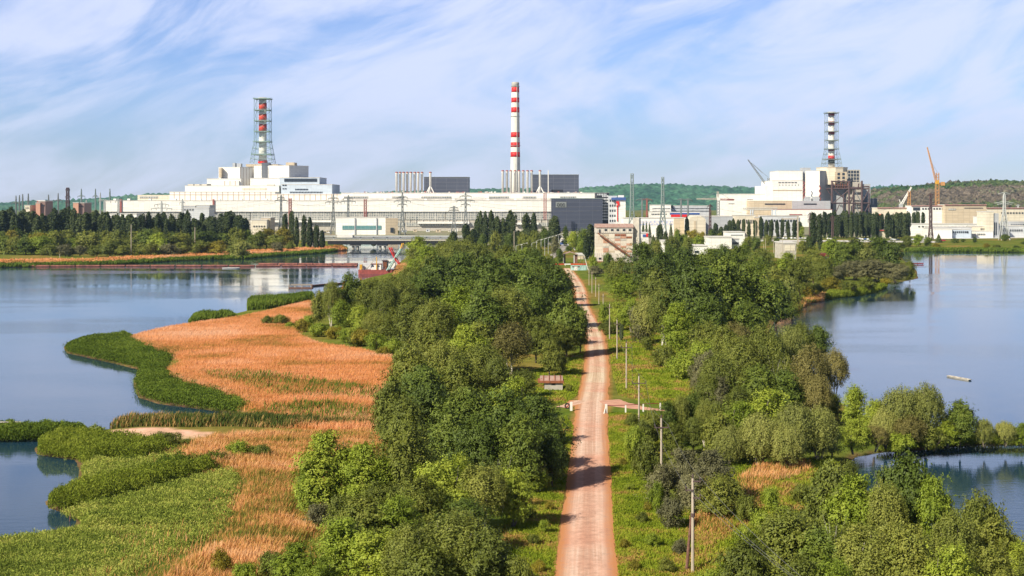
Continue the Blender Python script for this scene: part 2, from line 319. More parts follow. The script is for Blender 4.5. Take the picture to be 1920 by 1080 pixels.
P_GREEN = poly([(68,846),(70,834),(110,820),(180,818),(240,832),(290,836),(340,832),(346,864),(430,872),(462,890),(455,930),(446,986),(300,990),(155,985),
 (150,966),(96,950),(92,938),(150,908),(156,884),(146,862),(76,852)], 0.9)
P_BOTTOM = poly([(-500,1045),(-90,1016),(0,1008),(150,988),(446,986),(410,1012),(320,1052),(250,1092),(180,1180),(-200,1240),(-500,1200)], 0.9)
P_ORANGE_LOW = poly([(340,866),(342,830),(400,812),(560,804),(740,803),(715,830),(610,860),(565,900),(548,960),(590,985),(540,1030),(500,1110),(250,1110),(320,1052),(410,1012),(446,986),(440,930),(468,890),(430,870)], 1.8)
P_ISLE = poly([(-160,812),(0,814),(110,812),(166,806),(160,800),(110,796),(0,795),(-160,796)], 1.2)
P_RIGHT1 = poly([(1372,900),(1400,882),(1440,868),(1520,868),(1530,885),(1460,910),(1420,935),(1385,950)], 1.2)
P_RIGHT2 = poly([(1292,975),(1310,955),(1380,960),(1385,1000),(1350,1012),(1300,1000)], 1.2)
P_BANK = poly([(-400,492),(0,491),(80,489),(150,489.5),(240,485),(330,480),(430,474),(520,470),(600,466),(640,463),(650,467),(600,471),(520,476),(450,480.5),(330,485),(240,491),(150,494),(0,496.5),(-400,499)], 0.9)
P_BANK_GREEN = poly([(-400,497),(0,496),(150,494),(240,491),(330,485),(450,480.5),(520,476),(600,471),(650,466.5),(652,467.5),(600,474.5),(520,479.5),(460,484.5),(330,488.5),(240,494.5),(150,498),(0,500.5),(-400,503)], 0.3)
P_INDUSTRY = [(X(180,1250),1250),(X(560,1150),1150),(X(700,1080),1080),(X(900,1000),1000),(X(1180,1000),1000),(X(1500,1250),1250),(X(2000,1300),1300),(X(2200,3000),3000),(X(-200,3000),3000),(X(-100,1400),1400)]
ROAD_C = [(1096,1400,2.9),(1099,1120,2.75),(1100,1080,2.7),(1101,1000,2.6),(1104,930,2.5),(1105,880,2.45),(1107,800,2.4),(1110,760,2.4),(1116,720,2.4),(1119,690,2.35),(1118,660,2.3),
 (1116,636,2.3),(1111,616,2.25),(1103,598,2.2),(1094,580,2.2),(1090,563,2.2),(1088,545,2.2),(1080,528,2.3),(1072,516,2.3),(1066,508,2.2),(1062,503,2.0)]
rc = [(G(a, b), w_) for a, b, w_ in ROAD_C]
ROADLINE = [(p.x, p.y) for p, _ in rc]

rows = np.concatenate([np.geomspace(45, 700, 330), np.geomspace(705, 3000, 130)[0:], np.geomspace(3100, 8900, 24)])
ts = np.concatenate([np.linspace(-1.0, -0.42, 40)[:-1], np.linspace(-0.42, 0.42, 520), np.linspace(0.42, 1.0, 40)[1:]])
YY, TT = np.meshgrid(rows, ts, indexing='ij'); XX = YY*TT
sd = np.maximum(sdist(XX, YY, LAND), sdist(XX, YY, ISLE)*1.0)
h = np.where(sd > 0, 0.15+0.85*(1-np.exp(-sd/3.0)), np.maximum(sd*0.35, -2.5)+0.1)
h = np.where(sd < 0, np.minimum(h, 0.02), h)
rng = np.random.default_rng(7)
und = 0.10*np.sin(XX*0.21+1.3)*np.cos(YY*0.17)+0.06*np.sin(XX*0.53+YY*0.31)
dro = np.full(XX.shape, 1e9)
for (x0, y0), (x1, y1) in zip(ROADLINE, ROADLINE[1:]):
    ex, ey = x1-x0, y1-y0; t = np.clip(((XX-x0)*ex+(YY-y0)*ey)/(ex*ex+ey*ey+1e-9), 0, 1); dro = np.minimum(dro, np.hypot(XX-x0-t*ex, YY-y0-t*ey))
und *= np.clip((dro-4)/6, 0, 1)*np.clip(sd/6, 0, 1)*np.clip((900-YY)/200, 0, 1)
h = h+und
C = np.zeros(XX.shape+(4,), np.float32); C[..., 3] = 1
def blend(c, w_):
    for k in range(3): C[..., k] = C[..., k]*(1-w_)+c[k]*w_
blend((0.13, 0.165, 0.030), np.ones(XX.shape))
nz = 0.5+0.5*np.sin(XX*0.09+2*np.sin(YY*0.03))*np.cos(YY*0.045+1.5*np.sin(XX*0.05))
blend((0.26, 0.19, 0.055), np.clip(nz-0.40, 0, 1)*1.3)
blend((0.30, 0.29, 0.23), inpoly(XX, YY, P_INDUSTRY)*0.75*1.0)
for P_, c_ in ((P_ORANGE, (0.42, 0.19, 0.07)), (P_ORANGE_LOW, (0.34, 0.18, 0.06)), (P_FRINGE, (0.03, 0.05, 0.012)), (P_GREEN, (0.035, 0.06, 0.012)), (P_BOTTOM, (0.035, 0.06, 0.012)),
              (P_BAND, (0.10, 0.09, 0.03)), (P_ISLE, (0.04, 0.05, 0.015)), (P_RIGHT1, (0.42, 0.20, 0.08)), (P_RIGHT2, (0.42, 0.20, 0.08)), (P_BANK, (0.5, 0.22, 0.08)), (P_FAR_FRINGE, (.03, .05, .012))):
    blend(c_, np.clip(sdist(XX, YY, P_)/1.2+0.3, 0, 1)*0.9)
blend((0.62, 0.43, 0.28), np.clip(sdist(XX, YY, P_SAND)/0.8+0.4, 0, 1))
blend((0.36, 0.19, 0.07), np.clip(1.0-(dro-2.4)/0.9, 0, 1)*0.8)
mud = np.clip(1-np.abs(sd)/0.9, 0, 1)*(YY < 900); blend((0.16, 0.09, 0.06), mud*0.85)
blend((0.03, 0.035, 0.02), (sd < -0.6)*1.0)
nr, nc = XX.shape
V = np.stack([XX, YY, h], -1).reshape(-1, 3)
idx = np.arange(nr*nc).reshape(nr, nc)
Fq = np.stack([idx[:-1, :-1], idx[:-1, 1:], idx[1:, 1:], idx[1:, :-1]], -1).reshape(-1, 4)
def grid_mesh(name, V, Fq, m):
    me = bpy.data.meshes.new(name); n = len(Fq)
    me.vertices.add(len(V)); me.vertices.foreach_set('co', V.reshape(-1).astype(np.float32))
    me.loops.add(n*4); me.loops.foreach_set('vertex_index', Fq.reshape(-1).astype(np.int32))
    me.polygons.add(n); me.polygons.foreach_set('loop_start', np.arange(0, n*4, 4, dtype=np.int32)); me.polygons.foreach_set('loop_total', np.full(n, 4, dtype=np.int32))
    me.polygons.foreach_set('use_smooth', np.ones(n, bool)); me.update(calc_edges=True); me.materials.append(m); return me
gm, t, out = new_mat('ground_soil')
at = nn(t, 'ShaderNodeAttribute', attribute_name='zone'); co = nn(t, 'ShaderNodeTexCoord')
na = nn(t, 'ShaderNodeTexNoise', i_Scale=0.35, i_Detail=8.0, i_Roughness=0.7); t.links.new(co.outputs['Object'], na.inputs[0])
nb = nn(t, 'ShaderNodeTexNoise', i_Scale=0.06, i_Detail=5.0, i_Roughness=0.6); t.links.new(co.outputs['Object'], nb.inputs[0])
ra = ramp(t, [(0.3, (0.55, 0.6, 0.5)), (0.7, (1.35, 1.3, 1.3))]); t.links.new(na.outputs[0], ra.inputs[0])
rb = ramp(t, [(0.35, (0.80, 0.95, 0.75)), (0.65, (1.25, 1.05, 1.25))]); t.links.new(nb.outputs[0], rb.inputs[0])
m1 = nn(t, 'ShaderNodeMix', data_type='RGBA', blend_type='MULTIPLY'); m1.inputs[0].default_value = 1; t.links.new(at.outputs[0], m1.inputs[6]); t.links.new(ra.outputs[0], m1.inputs[7])
m2 = nn(t, 'ShaderNodeMix', data_type='RGBA', blend_type='MULTIPLY'); m2.inputs[0].default_value = 1; t.links.new(m1.outputs[2], m2.inputs[6]); t.links.new(rb.outputs[0], m2.inputs[7])
b = nn(t, 'ShaderNodeBsdfDiffuse'); t.links.new(m2.outputs[2], b.inputs[0])
bp = nn(t, 'ShaderNodeBump', i_Strength=0.6, i_Distance=0.3); t.links.new(na.outputs[0], bp.inputs['Height']); t.links.new(bp.outputs[0], b.inputs['Normal'])
t.links.new(b.outputs[0], out.inputs[0])
me = grid_mesh('ground', V, Fq, gm)
ca = me.attributes.new('zone', 'FLOAT_COLOR', 'POINT'); ca.data.foreach_set('color', C.reshape(-1))
g = bpy.data.objects.new('ground', me); col.objects.link(g); setp(g, kind='structure')

# water: one sheet under everything
wm, t, out = new_mat('lake_water')
b = nn(t, 'ShaderNodeBsdfPrincipled'); b.inputs['Base Color'].default_value = (0.013, 0.044, 0.078, 1); b.inputs['Roughness'].default_value = 0.04; b.inputs['IOR'].default_value = 1.5
co = nn(t, 'ShaderNodeTexCoord')
na = nn(t, 'ShaderNodeTexNoise', i_Scale=0.9, i_Detail=5.0, i_Roughness=0.6); 
mp_ = nn(t, 'ShaderNodeMapping'); mp_.inputs['Scale'].default_value = (0.55, 1.3, 1); t.links.new(co.outputs['Object'], mp_.inputs[0]); t.links.new(mp_.outputs[0], na.inputs[0])
nb = nn(t, 'ShaderNodeTexNoise', i_Scale=0.012, i_Detail=4.0, i_Roughness=0.55); mpb = nn(t, 'ShaderNodeMapping'); mpb.inputs['Scale'].default_value = (0.5, 1.6, 1)
t.links.new(co.outputs['Object'], mpb.inputs[0]); t.links.new(mpb.outputs[0], nb.inputs[0])
rb = ramp(t, [(0.42, 0.008), (0.60, 0.085)]); t.links.new(nb.outputs[0], rb.inputs[0])
bp = nn(t, 'ShaderNodeBump', i_Distance=0.5); t.links.new(rb.outputs[0], bp.inputs['Strength']); t.links.new(na.outputs[0], bp.inputs['Height']); t.links.new(bp.outputs[0], b.inputs['Normal'])
t.links.new(b.outputs[0], out.inputs[0])
wv = np.array([(-14000, -200, 0), (14000, -200, 0), (14000, 8950, 0), (-14000, 8950, 0)], float)
o = mesh_obj('water', wv, [(0, 1, 2, 3)], wm); setp(o, kind='structure')

# gravel road as a ribbon on the flat bank
rm, t, out = new_mat('gravel')
uv = nn(t, 'ShaderNodeUVMap', uv_map='UVMap'); mp_ = nn(t, 'ShaderNodeMapping'); mp_.inputs['Scale'].default_value = (2.6, 0.02, 1); t.links.new(uv.outputs[0], mp_.inputs[0])
na = nn(t, 'ShaderNodeTexNoise', i_Scale=1.6, i_Detail=4.0, i_Roughness=0.6); t.links.new(mp_.outputs[0], na.inputs[0])
co = nn(t, 'ShaderNodeTexCoord'); nb = nn(t, 'ShaderNodeTexNoise', i_Scale=1.4, i_Detail=9.0, i_Roughness=0.8); t.links.new(co.outputs['Object'], nb.inputs[0])
nd = nn(t, 'ShaderNodeTexNoise', i_Scale=0.05, i_Detail=4.0); t.links.new(co.outputs['Object'], nd.inputs[0])
r1 = ramp(t, [(0.34, (0.60, 0.38, 0.28)), (0.66, (0.72, 0.53, 0.42))]); t.links.new(na.outputs[0], r1.inputs[0])
sxyz = nn(t, 'ShaderNodeSeparateXYZ'); t.links.new(co.outputs['Object'], sxyz.inputs[0])
mr = nn(t, 'ShaderNodeMapRange'); mr.inputs[1].default_value = 205; mr.inputs[2].default_value = 245; t.links.new(sxyz.outputs[1], mr.inputs[0])
mx0 = nn(t, 'ShaderNodeMix', data_type='RGBA'); t.links.new(mr.outputs[0], mx0.inputs[0]); t.links.new(r1.outputs[0], mx0.inputs[6]); 
r1b = ramp(t, [(0.35, (0.58, 0.43, 0.29)), (0.62, (0.70, 0.57, 0.42))]); t.links.new(na.outputs[0], r1b.inputs[0]); t.links.new(r1b.outputs[0], mx0.inputs[7])
r3 = ramp(t, [(0.47, 0.0), (0.62, 1.0)]); t.links.new(nd.outputs[0], r3.inputs[0])
mx3 = nn(t, 'ShaderNodeMix', data_type='RGBA'); t.links.new(r3.outputs[0], mx3.inputs[0]); t.links.new(mx0.outputs[2], mx3.inputs[6]); mx3.inputs[7].default_value = (0.64, 0.36, 0.26, 1)
su = nn(t, 'ShaderNodeSeparateXYZ'); t.links.new(uv.outputs[0], su.inputs[0]); ab = nn(t, 'ShaderNodeMath', operation='ABSOLUTE'); t.links.new(su.outputs[0], ab.inputs[0])
ru = nn(t, 'ShaderNodeMath', operation='MULTIPLY_ADD'); t.links.new(nb.outputs[0], ru.inputs[0]); ru.inputs[1].default_value = 0.22; dv = nn(t, 'ShaderNodeMath', operation='MULTIPLY_ADD'); t.links.new(ab.outputs[0], dv.inputs[0]); dv.inputs[1].default_value = 0.3333; dv.inputs[2].default_value = -0.11; t.links.new(dv.outputs[0], ru.inputs[2])
rt_ = ramp(t, [(0.0, (0.86, 0.80, 0.78)), (0.16, (0.92, 0.86, 0.84)), (0.27, (1.05, 1.06, 1.08)), (0.42, (1.04, 1.05, 1.06)), (0.58, (0.90, 0.80, 0.74)), (0.8, (0.80, 0.66, 0.55))], 'EASE'); t.links.new(ru.outputs[0], rt_.inputs[0])
mxt = nn(t, 'ShaderNodeMix', data_type='RGBA', blend_type='MULTIPLY'); mxt.inputs[0].default_value = 1; t.links.new(mx3.outputs[2], mxt.inputs[6]); t.links.new(rt_.outputs[0], mxt.inputs[7]); mx3 = mxt
r2 = ramp(t, [(0.3, 0.66), (0.7, 1.18)]); t.links.new(nb.outputs[0], r2.inputs[0])
mx1 = nn(t, 'ShaderNodeMix', data_type='RGBA', blend_type='MULTIPLY'); mx1.inputs[0].default_value = 1; t.links.new(mx3.outputs[2], mx1.inputs[6]); t.links.new(r2.outputs[0], mx1.inputs[7])
ad = nn(t, 'ShaderNodeMath', operation='MULTIPLY_ADD'); t.links.new(nb.outputs[0], ad.inputs[0]); ad.inputs[1].default_value = 2.0; t.links.new(ab.outputs[0], ad.inputs[2])
re_ = ramp(t, [(0.0, 0.0), (1.0, 0.85)]); mre = nn(t, 'ShaderNodeMapRange'); mre.inputs[1].default_value = 2.55; mre.inputs[2].default_value = 3.2; t.links.new(ad.outputs[0], mre.inputs[0]); t.links.new(mre.outputs[0], re_.inputs[0])
mx4 = nn(t, 'ShaderNodeMix', data_type='RGBA'); t.links.new(re_.outputs[0], mx4.inputs[0]); t.links.new(mx1.outputs[2], mx4.inputs[6]); mx4.inputs[7].default_value = (0.50, 0.22, 0.09, 1)
b = nn(t, 'ShaderNodeBsdfDiffuse'); t.links.new(mx4.outputs[2], b.inputs[0])
bp = nn(t, 'ShaderNodeBump', i_Strength=0.35, i_Distance=0.05); t.links.new(nb.outputs[0], bp.inputs['Height']); t.links.new(bp.outputs[0], b.inputs['Normal'])
t.links.new(b.outputs[0], out.inputs[0])
def catmull(P, k=14):
    out_ = []
    for i in range(len(P)-1):
        p0, p1, p2, p3 = P[max(i-1, 0)], P[i], P[i+1], P[min(i+2, len(P)-1)]
        for j in range(k):
            t_ = j/k; out_.append(0.5*((2*p1)+(-p0+p2)*t_+(2*p0-5*p1+4*p2-p3)*t_*t_+(-p0+3*p1-3*p2+p3)*t_**3))
    out_.append(P[-1]); return out_
def ribbon(name, pts, m, zz, jit=0.12, k=14, nx=6):
    P = catmull([Vector((p.x, p.y, w_)) for p, w_ in pts], k)
    rd = random.Random(5); V_ = []; Fs = []; UVs = []; L_ = 0
    for i, p in enumerate(P):
        a = P[max(i-1, 0)]; b_ = P[min(i+1, len(P)-1)]; d = Vector((b_.x-a.x, b_.y-a.y, 0)).normalized(); n_ = Vector((d.y, -d.x, 0))
        if i: L_ += (Vector((p.x, p.y))-Vector((P[i-1].x, P[i-1].y))).length
        wl = p.z+jit*(math.sin(L_*.35)+.6*math.sin(L_*1.1+1)+.4*math.sin(L_*2.7)); wr = p.z+jit*(math.sin(L_*.31+2)+.6*math.sin(L_*.93)+.4*math.sin(L_*3.1))
        for j in range(nx+1):
            s = -1+2*j/nx; ww = wl if s < 0 else wr
            V_.append((p.x+n_.x*s*ww, p.y+n_.y*s*ww, zz+0.05*(1-s*s))); UVs.append((s*2.45*ww/p.z, L_))
    for i in range(len(P)-1):
        for j in range(nx): a = i*(nx+1)+j; Fs.append((a, a+1, a+nx+2, a+nx+1))
    o_ = mesh_obj(name, V_, Fs, m, smooth=True); uvl = o_.data.uv_layers.new(name='UVMap')
    for lp in o_.data.loops: uvl.data[lp.index].uv = UVs[lp.vertex_index]
    return setp(o_, kind='structure')
ribbon('road', rc, rm, GZ+0.03)
M['old_asphalt'] = mat('old_asphalt', (0.46, 0.42, 0.38), 0.9, 0.12, 0.4); M['red_soil'] = mat('red_soil', (0.62, 0.33, 0.23), 0.95, 0.12, 0.8)
ribbon('road', [(G(a, b), w_) for a, b, w_ in [(1020,494,1.5),(1024,489,2.2),(1033,482,2.5),(1047,473,2.8),(1055,466,3.0),(1062,456,3.0)]], M['old_asphalt'], GZ+.03)
ribbon('road', [(G(1126,752)-Vector((0,0,0)),3.4),(G(1150,757),2.6),(G(1185,763),1.7),(G(1230,768),1.5),(G(1290,772),1.5)], M['red_soil'], GZ+0.022, 0.2)
ribbon('path', [(G(1095,752),2.2),(G(1082,756),1.6),(G(1064,760),1.1),(G(1050,764),1.0)], rm, GZ+0.014, 0.2)

# hills
def hill(name, Y0, Y1, crest, m, seed, nx=420, ny=60, rough=3.0, tilt=0.0):
    """crest: list of (px, py) of the skyline; the ridge stands at Yc between Y0 and Y1"""
    r_ = np.random.default_rng(seed); px_ = np.linspace(crest[0][0], crest[-1][0], nx)
    cz = np.interp(px_, [c[0] for c in crest], [c[1] for c in crest])
    v = np.linspace(0, 1, ny); Yc = Y0+(Y1-Y0)*0.6
    zc = CZ-(cz-H0)*Yc/F
    YYh = Y0+(Y1-Y0)*v[:, None]+np.zeros(nx)[None, :]; XXh = (px_[None, :]-960)*Yc/F*(0.75+0.25*YYh/Yc)
    prof = np.sin(np.clip(v/0.6, 0, 1)*math.pi/2)**1.3; prof = np.where(v > 0.6, np.cos((v-0.6)/0.4*math.pi/2)**1.0, prof)
    Zh = prof[:, None]*np.maximum(zc[None, :], 0)
    gul = np.sin(XXh*0.012+3*np.sin(YYh*0.002))*0.06+np.sin(XXh*0.031+1.7)*0.03
    Zh = Zh*(1+gul*(1-prof[:, None])*1.5)+r_.normal(0, rough, Zh.shape)*np.clip(Zh/20, 0, 1)
    Zh[0, :] = -3; Zh[-1, :] = -3
    ix = np.arange(ny*nx).reshape(ny, nx); Fh = np.stack([ix[:-1, :-1], ix[:-1, 1:], ix[1:, 1:], ix[1:, :-1]], -1).reshape(-1, 4)
    me_ = grid_mesh(name, np.stack([XXh, YYh, Zh], -1).reshape(-1, 3), Fh, m)
    o_ = bpy.data.objects.new(name, me_); col.objects.link(o_); return setp(o_, kind='structure')
def wood_mat(name, stops, s1, s2):
    m, t, out = new_mat(name); co = nn(t, 'ShaderNodeTexCoord')
    na = nn(t, 'ShaderNodeTexNoise', i_Scale=s1, i_Detail=6.0, i_Roughness=0.6); t.links.new(co.outputs['Object'], na.inputs[0])
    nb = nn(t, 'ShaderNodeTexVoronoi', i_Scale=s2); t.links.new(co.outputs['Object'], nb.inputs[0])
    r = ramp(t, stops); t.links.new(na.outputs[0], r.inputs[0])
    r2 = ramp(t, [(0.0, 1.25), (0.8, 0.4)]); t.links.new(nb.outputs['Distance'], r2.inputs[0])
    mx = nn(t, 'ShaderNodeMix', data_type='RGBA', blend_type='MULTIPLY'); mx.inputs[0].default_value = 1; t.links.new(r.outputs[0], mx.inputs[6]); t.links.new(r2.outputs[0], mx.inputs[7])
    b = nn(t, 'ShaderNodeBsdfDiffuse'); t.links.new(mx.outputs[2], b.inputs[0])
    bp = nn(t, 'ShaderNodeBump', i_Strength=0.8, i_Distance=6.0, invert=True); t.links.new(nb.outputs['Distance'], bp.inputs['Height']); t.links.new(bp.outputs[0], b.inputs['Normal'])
    t.links.new(b.outputs[0], out.inputs[0]); return m
M['far_wood'] = wood_mat('far_wood', [(0.35, (0.05, 0.14, 0.08)), (0.5, (0.08, 0.21, 0.11)), (0.68, (0.15, 0.30, 0.16))], 0.002, 0.03)  # part of the distant haze's teal is put into this base colour
M['near_wood'] = wood_mat('near_wood', [(0.33, (0.05, 0.11, 0.03)), (0.45, (0.12, 0.16, 0.05)), (0.5, (0.17, 0.14, 0.10)), (0.62, (0.21, 0.17, 0.13)), (0.72, (0.13, 0.19, 0.06))], 0.0035, 0.07)
hill('hills', 5600, 8200, [(-500,372),(-200,384),(0,388),(30,382),(60,380),(110,378),(170,376),(240,370),(290,366),(330,364),(420,366),(600,367),(700,363),(760,360),(880,356),(960,355),(1040,354),
 (1085,355),(1130,351),(1190,347),(1260,347),(1330,351),(1400,353),(1440,354),(1560,356),(1640,351),(1700,351),(1780,354),(2000,358),(2400,352),(2700,360)], M['far_wood'], 3, 700, 60, 5.0)
hill('hills', 2500, 4200, [(1560,388),(1600,372),(1625,360),(1650,356),(1680,352),(1720,350),(1750,346),(1790,343),(1850,341),(1900,343),(1960,346),(2050,340),(2200,344),(2500,352),(2700,384)], M['near_wood'], 4, 500, 90, 3.0)
# ================================================================== POWER STATION AND OTHER BUILDINGS
class Bld:
    """a building: an Empty at its base, each wall block a part; px/py are read off the photograph at the depth given"""
    def __init__(s, name, label, cat, px, Y, group=None):
        s.org = Vector((X(px, Y), Y, GZ-0.3)); s.root = thing(name, label, cat, s.org, group)
    def mb(s): return MB(s.org)
    def block(s, part, px0, px1, pt, Y, dep, m, pb=None, roof=None, y2=None, lab=None):
        """box with a roof slab; y2 gives the depth of the right edge when the front recedes"""
        z1 = Z(pt, Y); z0 = GZ-0.3 if pb is None else Z(pb, Y); x0, x1 = X(px0, Y), X(px1, Y)
        mb = s.mb(); yr = y2 or Y; x1 = X(px1, yr)
        mb.prism([(x0, Y), (x1, yr), (x1, max(Y, yr)+dep), (x0, max(Y, yr)+dep)], z0, z1)
        o = mb.build(part, m, s.root, label=lab)
        if roof:
            k = s.mb(); k.prism([(x0-.3, Y-.3), (x1+.3, yr-.3), (x1+.3, max(Y, yr)+dep+.3), (x0-.3, max(Y, yr)+dep+.3)], z1, z1+0.6); k.build('roof', roof, s.root)
        return o
    def corner(s, part, px0, pxc, px1, pt, Y, ml, mr, back0=25, back1=25, pb=None, roof=None):
        """block seen on its corner: left face px0..pxc, right face pxc..px1"""
        z1 = Z(pt, Y); z0 = GZ-0.3 if pb is None else Z(pb, Y)
        a = (X(px0, Y+back0), Y+back0); c = (X(pxc, Y), Y); b = (X(px1, Y+back1), Y+back1); d = (a[0]+b[0]-c[0], a[1]+b[1]-c[1])
        mb = s.mb(); mb.prism([a, c, b, d], z0, z1); o = mb.build(part, ml, s.root)
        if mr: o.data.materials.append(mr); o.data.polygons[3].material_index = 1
        if roof: k = s.mb(); k.prism([(a[0]-.3, a[1]), (c[0], c[1]-.3), (b[0]+.3, b[1]), (d[0], d[1]+.3)], z1, z1+.5); k.build('roof', roof, s.root)
        return o
    def window(s, px0, px1, pt, pb, Y, m=None, name='window', proud=0.12, mesh=None):
        x0, x1, z1, z0 = X(px0, Y), X(px1, Y), Z(pt, Y), Z(pb, Y); mb = s.mb(); mb.box(x0, x1, Y-proud, Y+0.3, z0, z1)
        return mb.build(name, m or M['window_dark'], s.root)
    def windows(s, px0, px1, n, pt, pb, Y, fill=0.6, m=None, y2=None):
        wd = (px1-px0)/n; xa = X(px0+wd*(1-fill)/2, Y); w_ = wd*fill*Y/F; me_ = None
        for i in range(n):
            f_ = (i+.5)/n; Yi = Y+((y2 or Y)-Y)*f_; xc = X(px0+wd*(i+.5), Yi)
            if me_ is None:
                k = MB(); k.box(-w_/2, w_/2, -0.15, 0.3, 0, Z(pt, Y)-Z(pb, Y)); o = k.build('window', m or M['window_dark'], s.root); me_ = o.data
            else: o = bpy.data.objects.new('window', me_); col.objects.link(o); o.parent = s.root
            o.location = Vector((xc, Yi, Z(pb, Y)))-s.org
    def bar(s, part, pts, r, m, Y=None, n=5):
        mb = s.mb()
        for a, b in zip(pts, pts[1:]): mb.tube(a, b, r, r, n)
        return mb.build(part, m, s.root)
WP = M['white_panel']
def yard_box(k, px):
    Yk = YT-rp0.uniform(25, 80); kb = Bld('yard_hut', f'{ordw(k+1)} small hut in the yard before the long hall, counted from the left', 'hut', px, Yk, 'small huts in the hall yard'); w_ = rp0.uniform(4, 9); h_ = rp0.uniform(3, 6)
    y0 = H0+(CZ-GZ)*F/Yk; kb.block('wall', px, px+w_, y0-h_, Yk, 5, rp0.choice([WP, M['grey_panel'], M['tan_panel'], M['lightgrey_panel'], M['cream_panel']]), roof=M['roof_felt']); kb.window(px+w_*.3, px+w_*.6, y0-h_*.7, y0-h_*.3, Yk, M['window_dark'], 'window', .1)
# ---- turbine hall: one very long building
YT = 1520.0; rp0 = random.Random(31)
b = Bld('turbine_hall', 'very long white turbine hall with glazed lower wall and dark right end', 'industrial building', 640, YT)
b.block('upper_wall', 196, 1036, 376.5, YT, 55, WP, pb=397, roof=M['roof_felt'])
b.block('lower_wall', 206, 1036, 396.9, YT+2.0, 50, M['concrete'])
edges = [206, 300, 395, 470, 545, 620, 690, 760, 835, 920, 1036]
for a, c in zip(edges, edges[1:]): b.window(a+1.0, c-1.0, 397.2, 412, YT+1.6, M['glazing'], 'glazed_bay', 0.3)
for a, c in zip(edges[3:], edges[4:]): b.window(a+1.5, c-1.5, 417.5, 424, YT+1.6, M['glazing'], 'glazed_bay', 0.25)
for k in range(60): px = 300+k*12.3; b.block('pilaster', px-.25, px+.25, 397.2, YT+.9, .6, WP, pb=424)
for k in range(26): px = rp0.uniform(460, 1030); yard_box(k, 462+k*22+rp0.uniform(-7, 7))
for a, c, t_ in ((470, 640, 412.8), (783, 880, 415.5), (965, 1010, 417)):
    b.block('canopy', a, c, t_, YT-2.2, 3.6, WP, pb=t_+4.0)
b.block('gallery', 258, 320, 365.5, YT+30, 30, M['cream_panel'], pb=377); b.block('gallery', 318, 516, 360.2, YT+28, 34, M['ribbed_white'], pb=377, roof=M['roof_light'])
b.block('gallery', 514, 642, 363.5, YT+26, 34, M['ribbed_white'], pb=377); b.block('gallery', 640, 1142, 362.2, YT+24, 34, M['white_panel'], pb=377, roof=M['roof_light'])
b.block('roof_duct', 640, 1042, 372.2, YT+14, 8, M['roof_felt'], pb=377)
for a, c in ((262, 296), (645, 690), (735, 757), (790, 846), (917, 954), (980, 1005), (1050, 1080)): b.window(a, c, 368, 371.5, YT+(30 if a < 300 else 24), M['glazing'], 'window_strip', .4)
for px in (215, 241, 281, 328, 375, 411, 452, 498, 578, 648, 722, 798, 850, 915, 966): b.block('roof_vent', px-2.4, px+2.4, 372.5, YT+8, 4, WP, pb=377)
for px in (226, 400): b.block('service_shaft', px-1.5, px+1.8, 373.5, YT-1.2, 1.2, M['pink_red'], pb=398)
b.block('end_block', 1034, 1130, 372.5, YT-22, 70, M['dark_glass_wall'], roof=M['steel_green_grey'])
b.window(1042, 1062, 378.6, 389, YT-22.2, M['steel_grey'], 'emblem_panel', .3)
for k in range(3):
    cx, r_ = X(1046.5+k*5.2, YT-22.7), 1.1
    b.bar('emblem', [(cx+r_*math.cos(q*math.pi/5), YT-22.9, Z(384, YT)+r_*1.6*math.sin(q*math.pi/5)) for q in range(11)], .18, M['black_paint'])
b.block('stair_tower', 1119, 1142, 361.5, YT-14, 60, M['black_paint'], pb=None)
for r_ in range(9):
    for k in range(4): b.window(1129+k*3.0, 1131.2+k*3.0, 366+r_*5.4, 369.2+r_*5.4, YT-14.2, M['lightgrey_panel'], 'window', .15)
for k in range(6): b.window(1121+k*3.0-.9, 1121+k*3.0+1, 363, 366.4, YT-14.3, M['lightgrey_panel'], 'window', .15)
rp = random.Random(3)
for k in range(80):
    px = rp.uniform(660, 1090); hgt = rp.uniform(1.2, 3.5); b.block('roof_pipe', px, px+rp.uniform(1.5, 4), 362.3-hgt, YT+rp.uniform(30, 44), 2, rp.choice([M['pink_red'], M['white_paint'], M['roof_light'], M['pink_red']]), pb=364)
b.block('roof_tank', 1034, 1056, 355.5, YT+40, 6, M['black_paint'], pb=364)
# ---- office block with the red mark, right of the hall
b = Bld('office_block', 'pale office block with blue roof edge and tall red mark beside the dark hall', 'building', 1157, 1500)
b.block('wall', 1141, 1157, 367, 1500, 40, M['lightgrey_panel']); b.block('wall', 1156, 1173, 371, 1494, 45, M['white_panel'], roof=M['blue_paint'])
b.block('roof_edge', 1147, 1173.5, 370.4, 1492.5, 47, M['blue_paint'], pb=375.3); b.block('roof_house', 1160, 1170, 366, 1505, 12, WP, pb=371)
for r_ in range(5): b.windows(1142, 1155, 3, 374+r_*9.5, 378+r_*9.5, 1499.8, .5)
zz = lambda y: Z(y, 1492.4); xx = lambda p: X(p, 1492.4)
mb = b.mb(); mb.prism([(xx(1157.2), 1493.2), (xx(1158.6), 1493.2), (xx(1158.6), 1494.2), (xx(1157.2), 1494.2)], zz(415), zz(386)); mb.build('red_mark', M['red_paint'], b.root)
mb = b.mb(); 
for (a, c, d_, e) in ((1155.5, 1161, 377.5, 381), (1157.5, 1161.5, 381, 386), (1155.8, 1159.4, 385, 388)): mb.box(xx(a), xx(c), 1493.1, 1494.3, zz(e), zz(d_))
mb.build('red_mark', M['red_paint'], b.root)
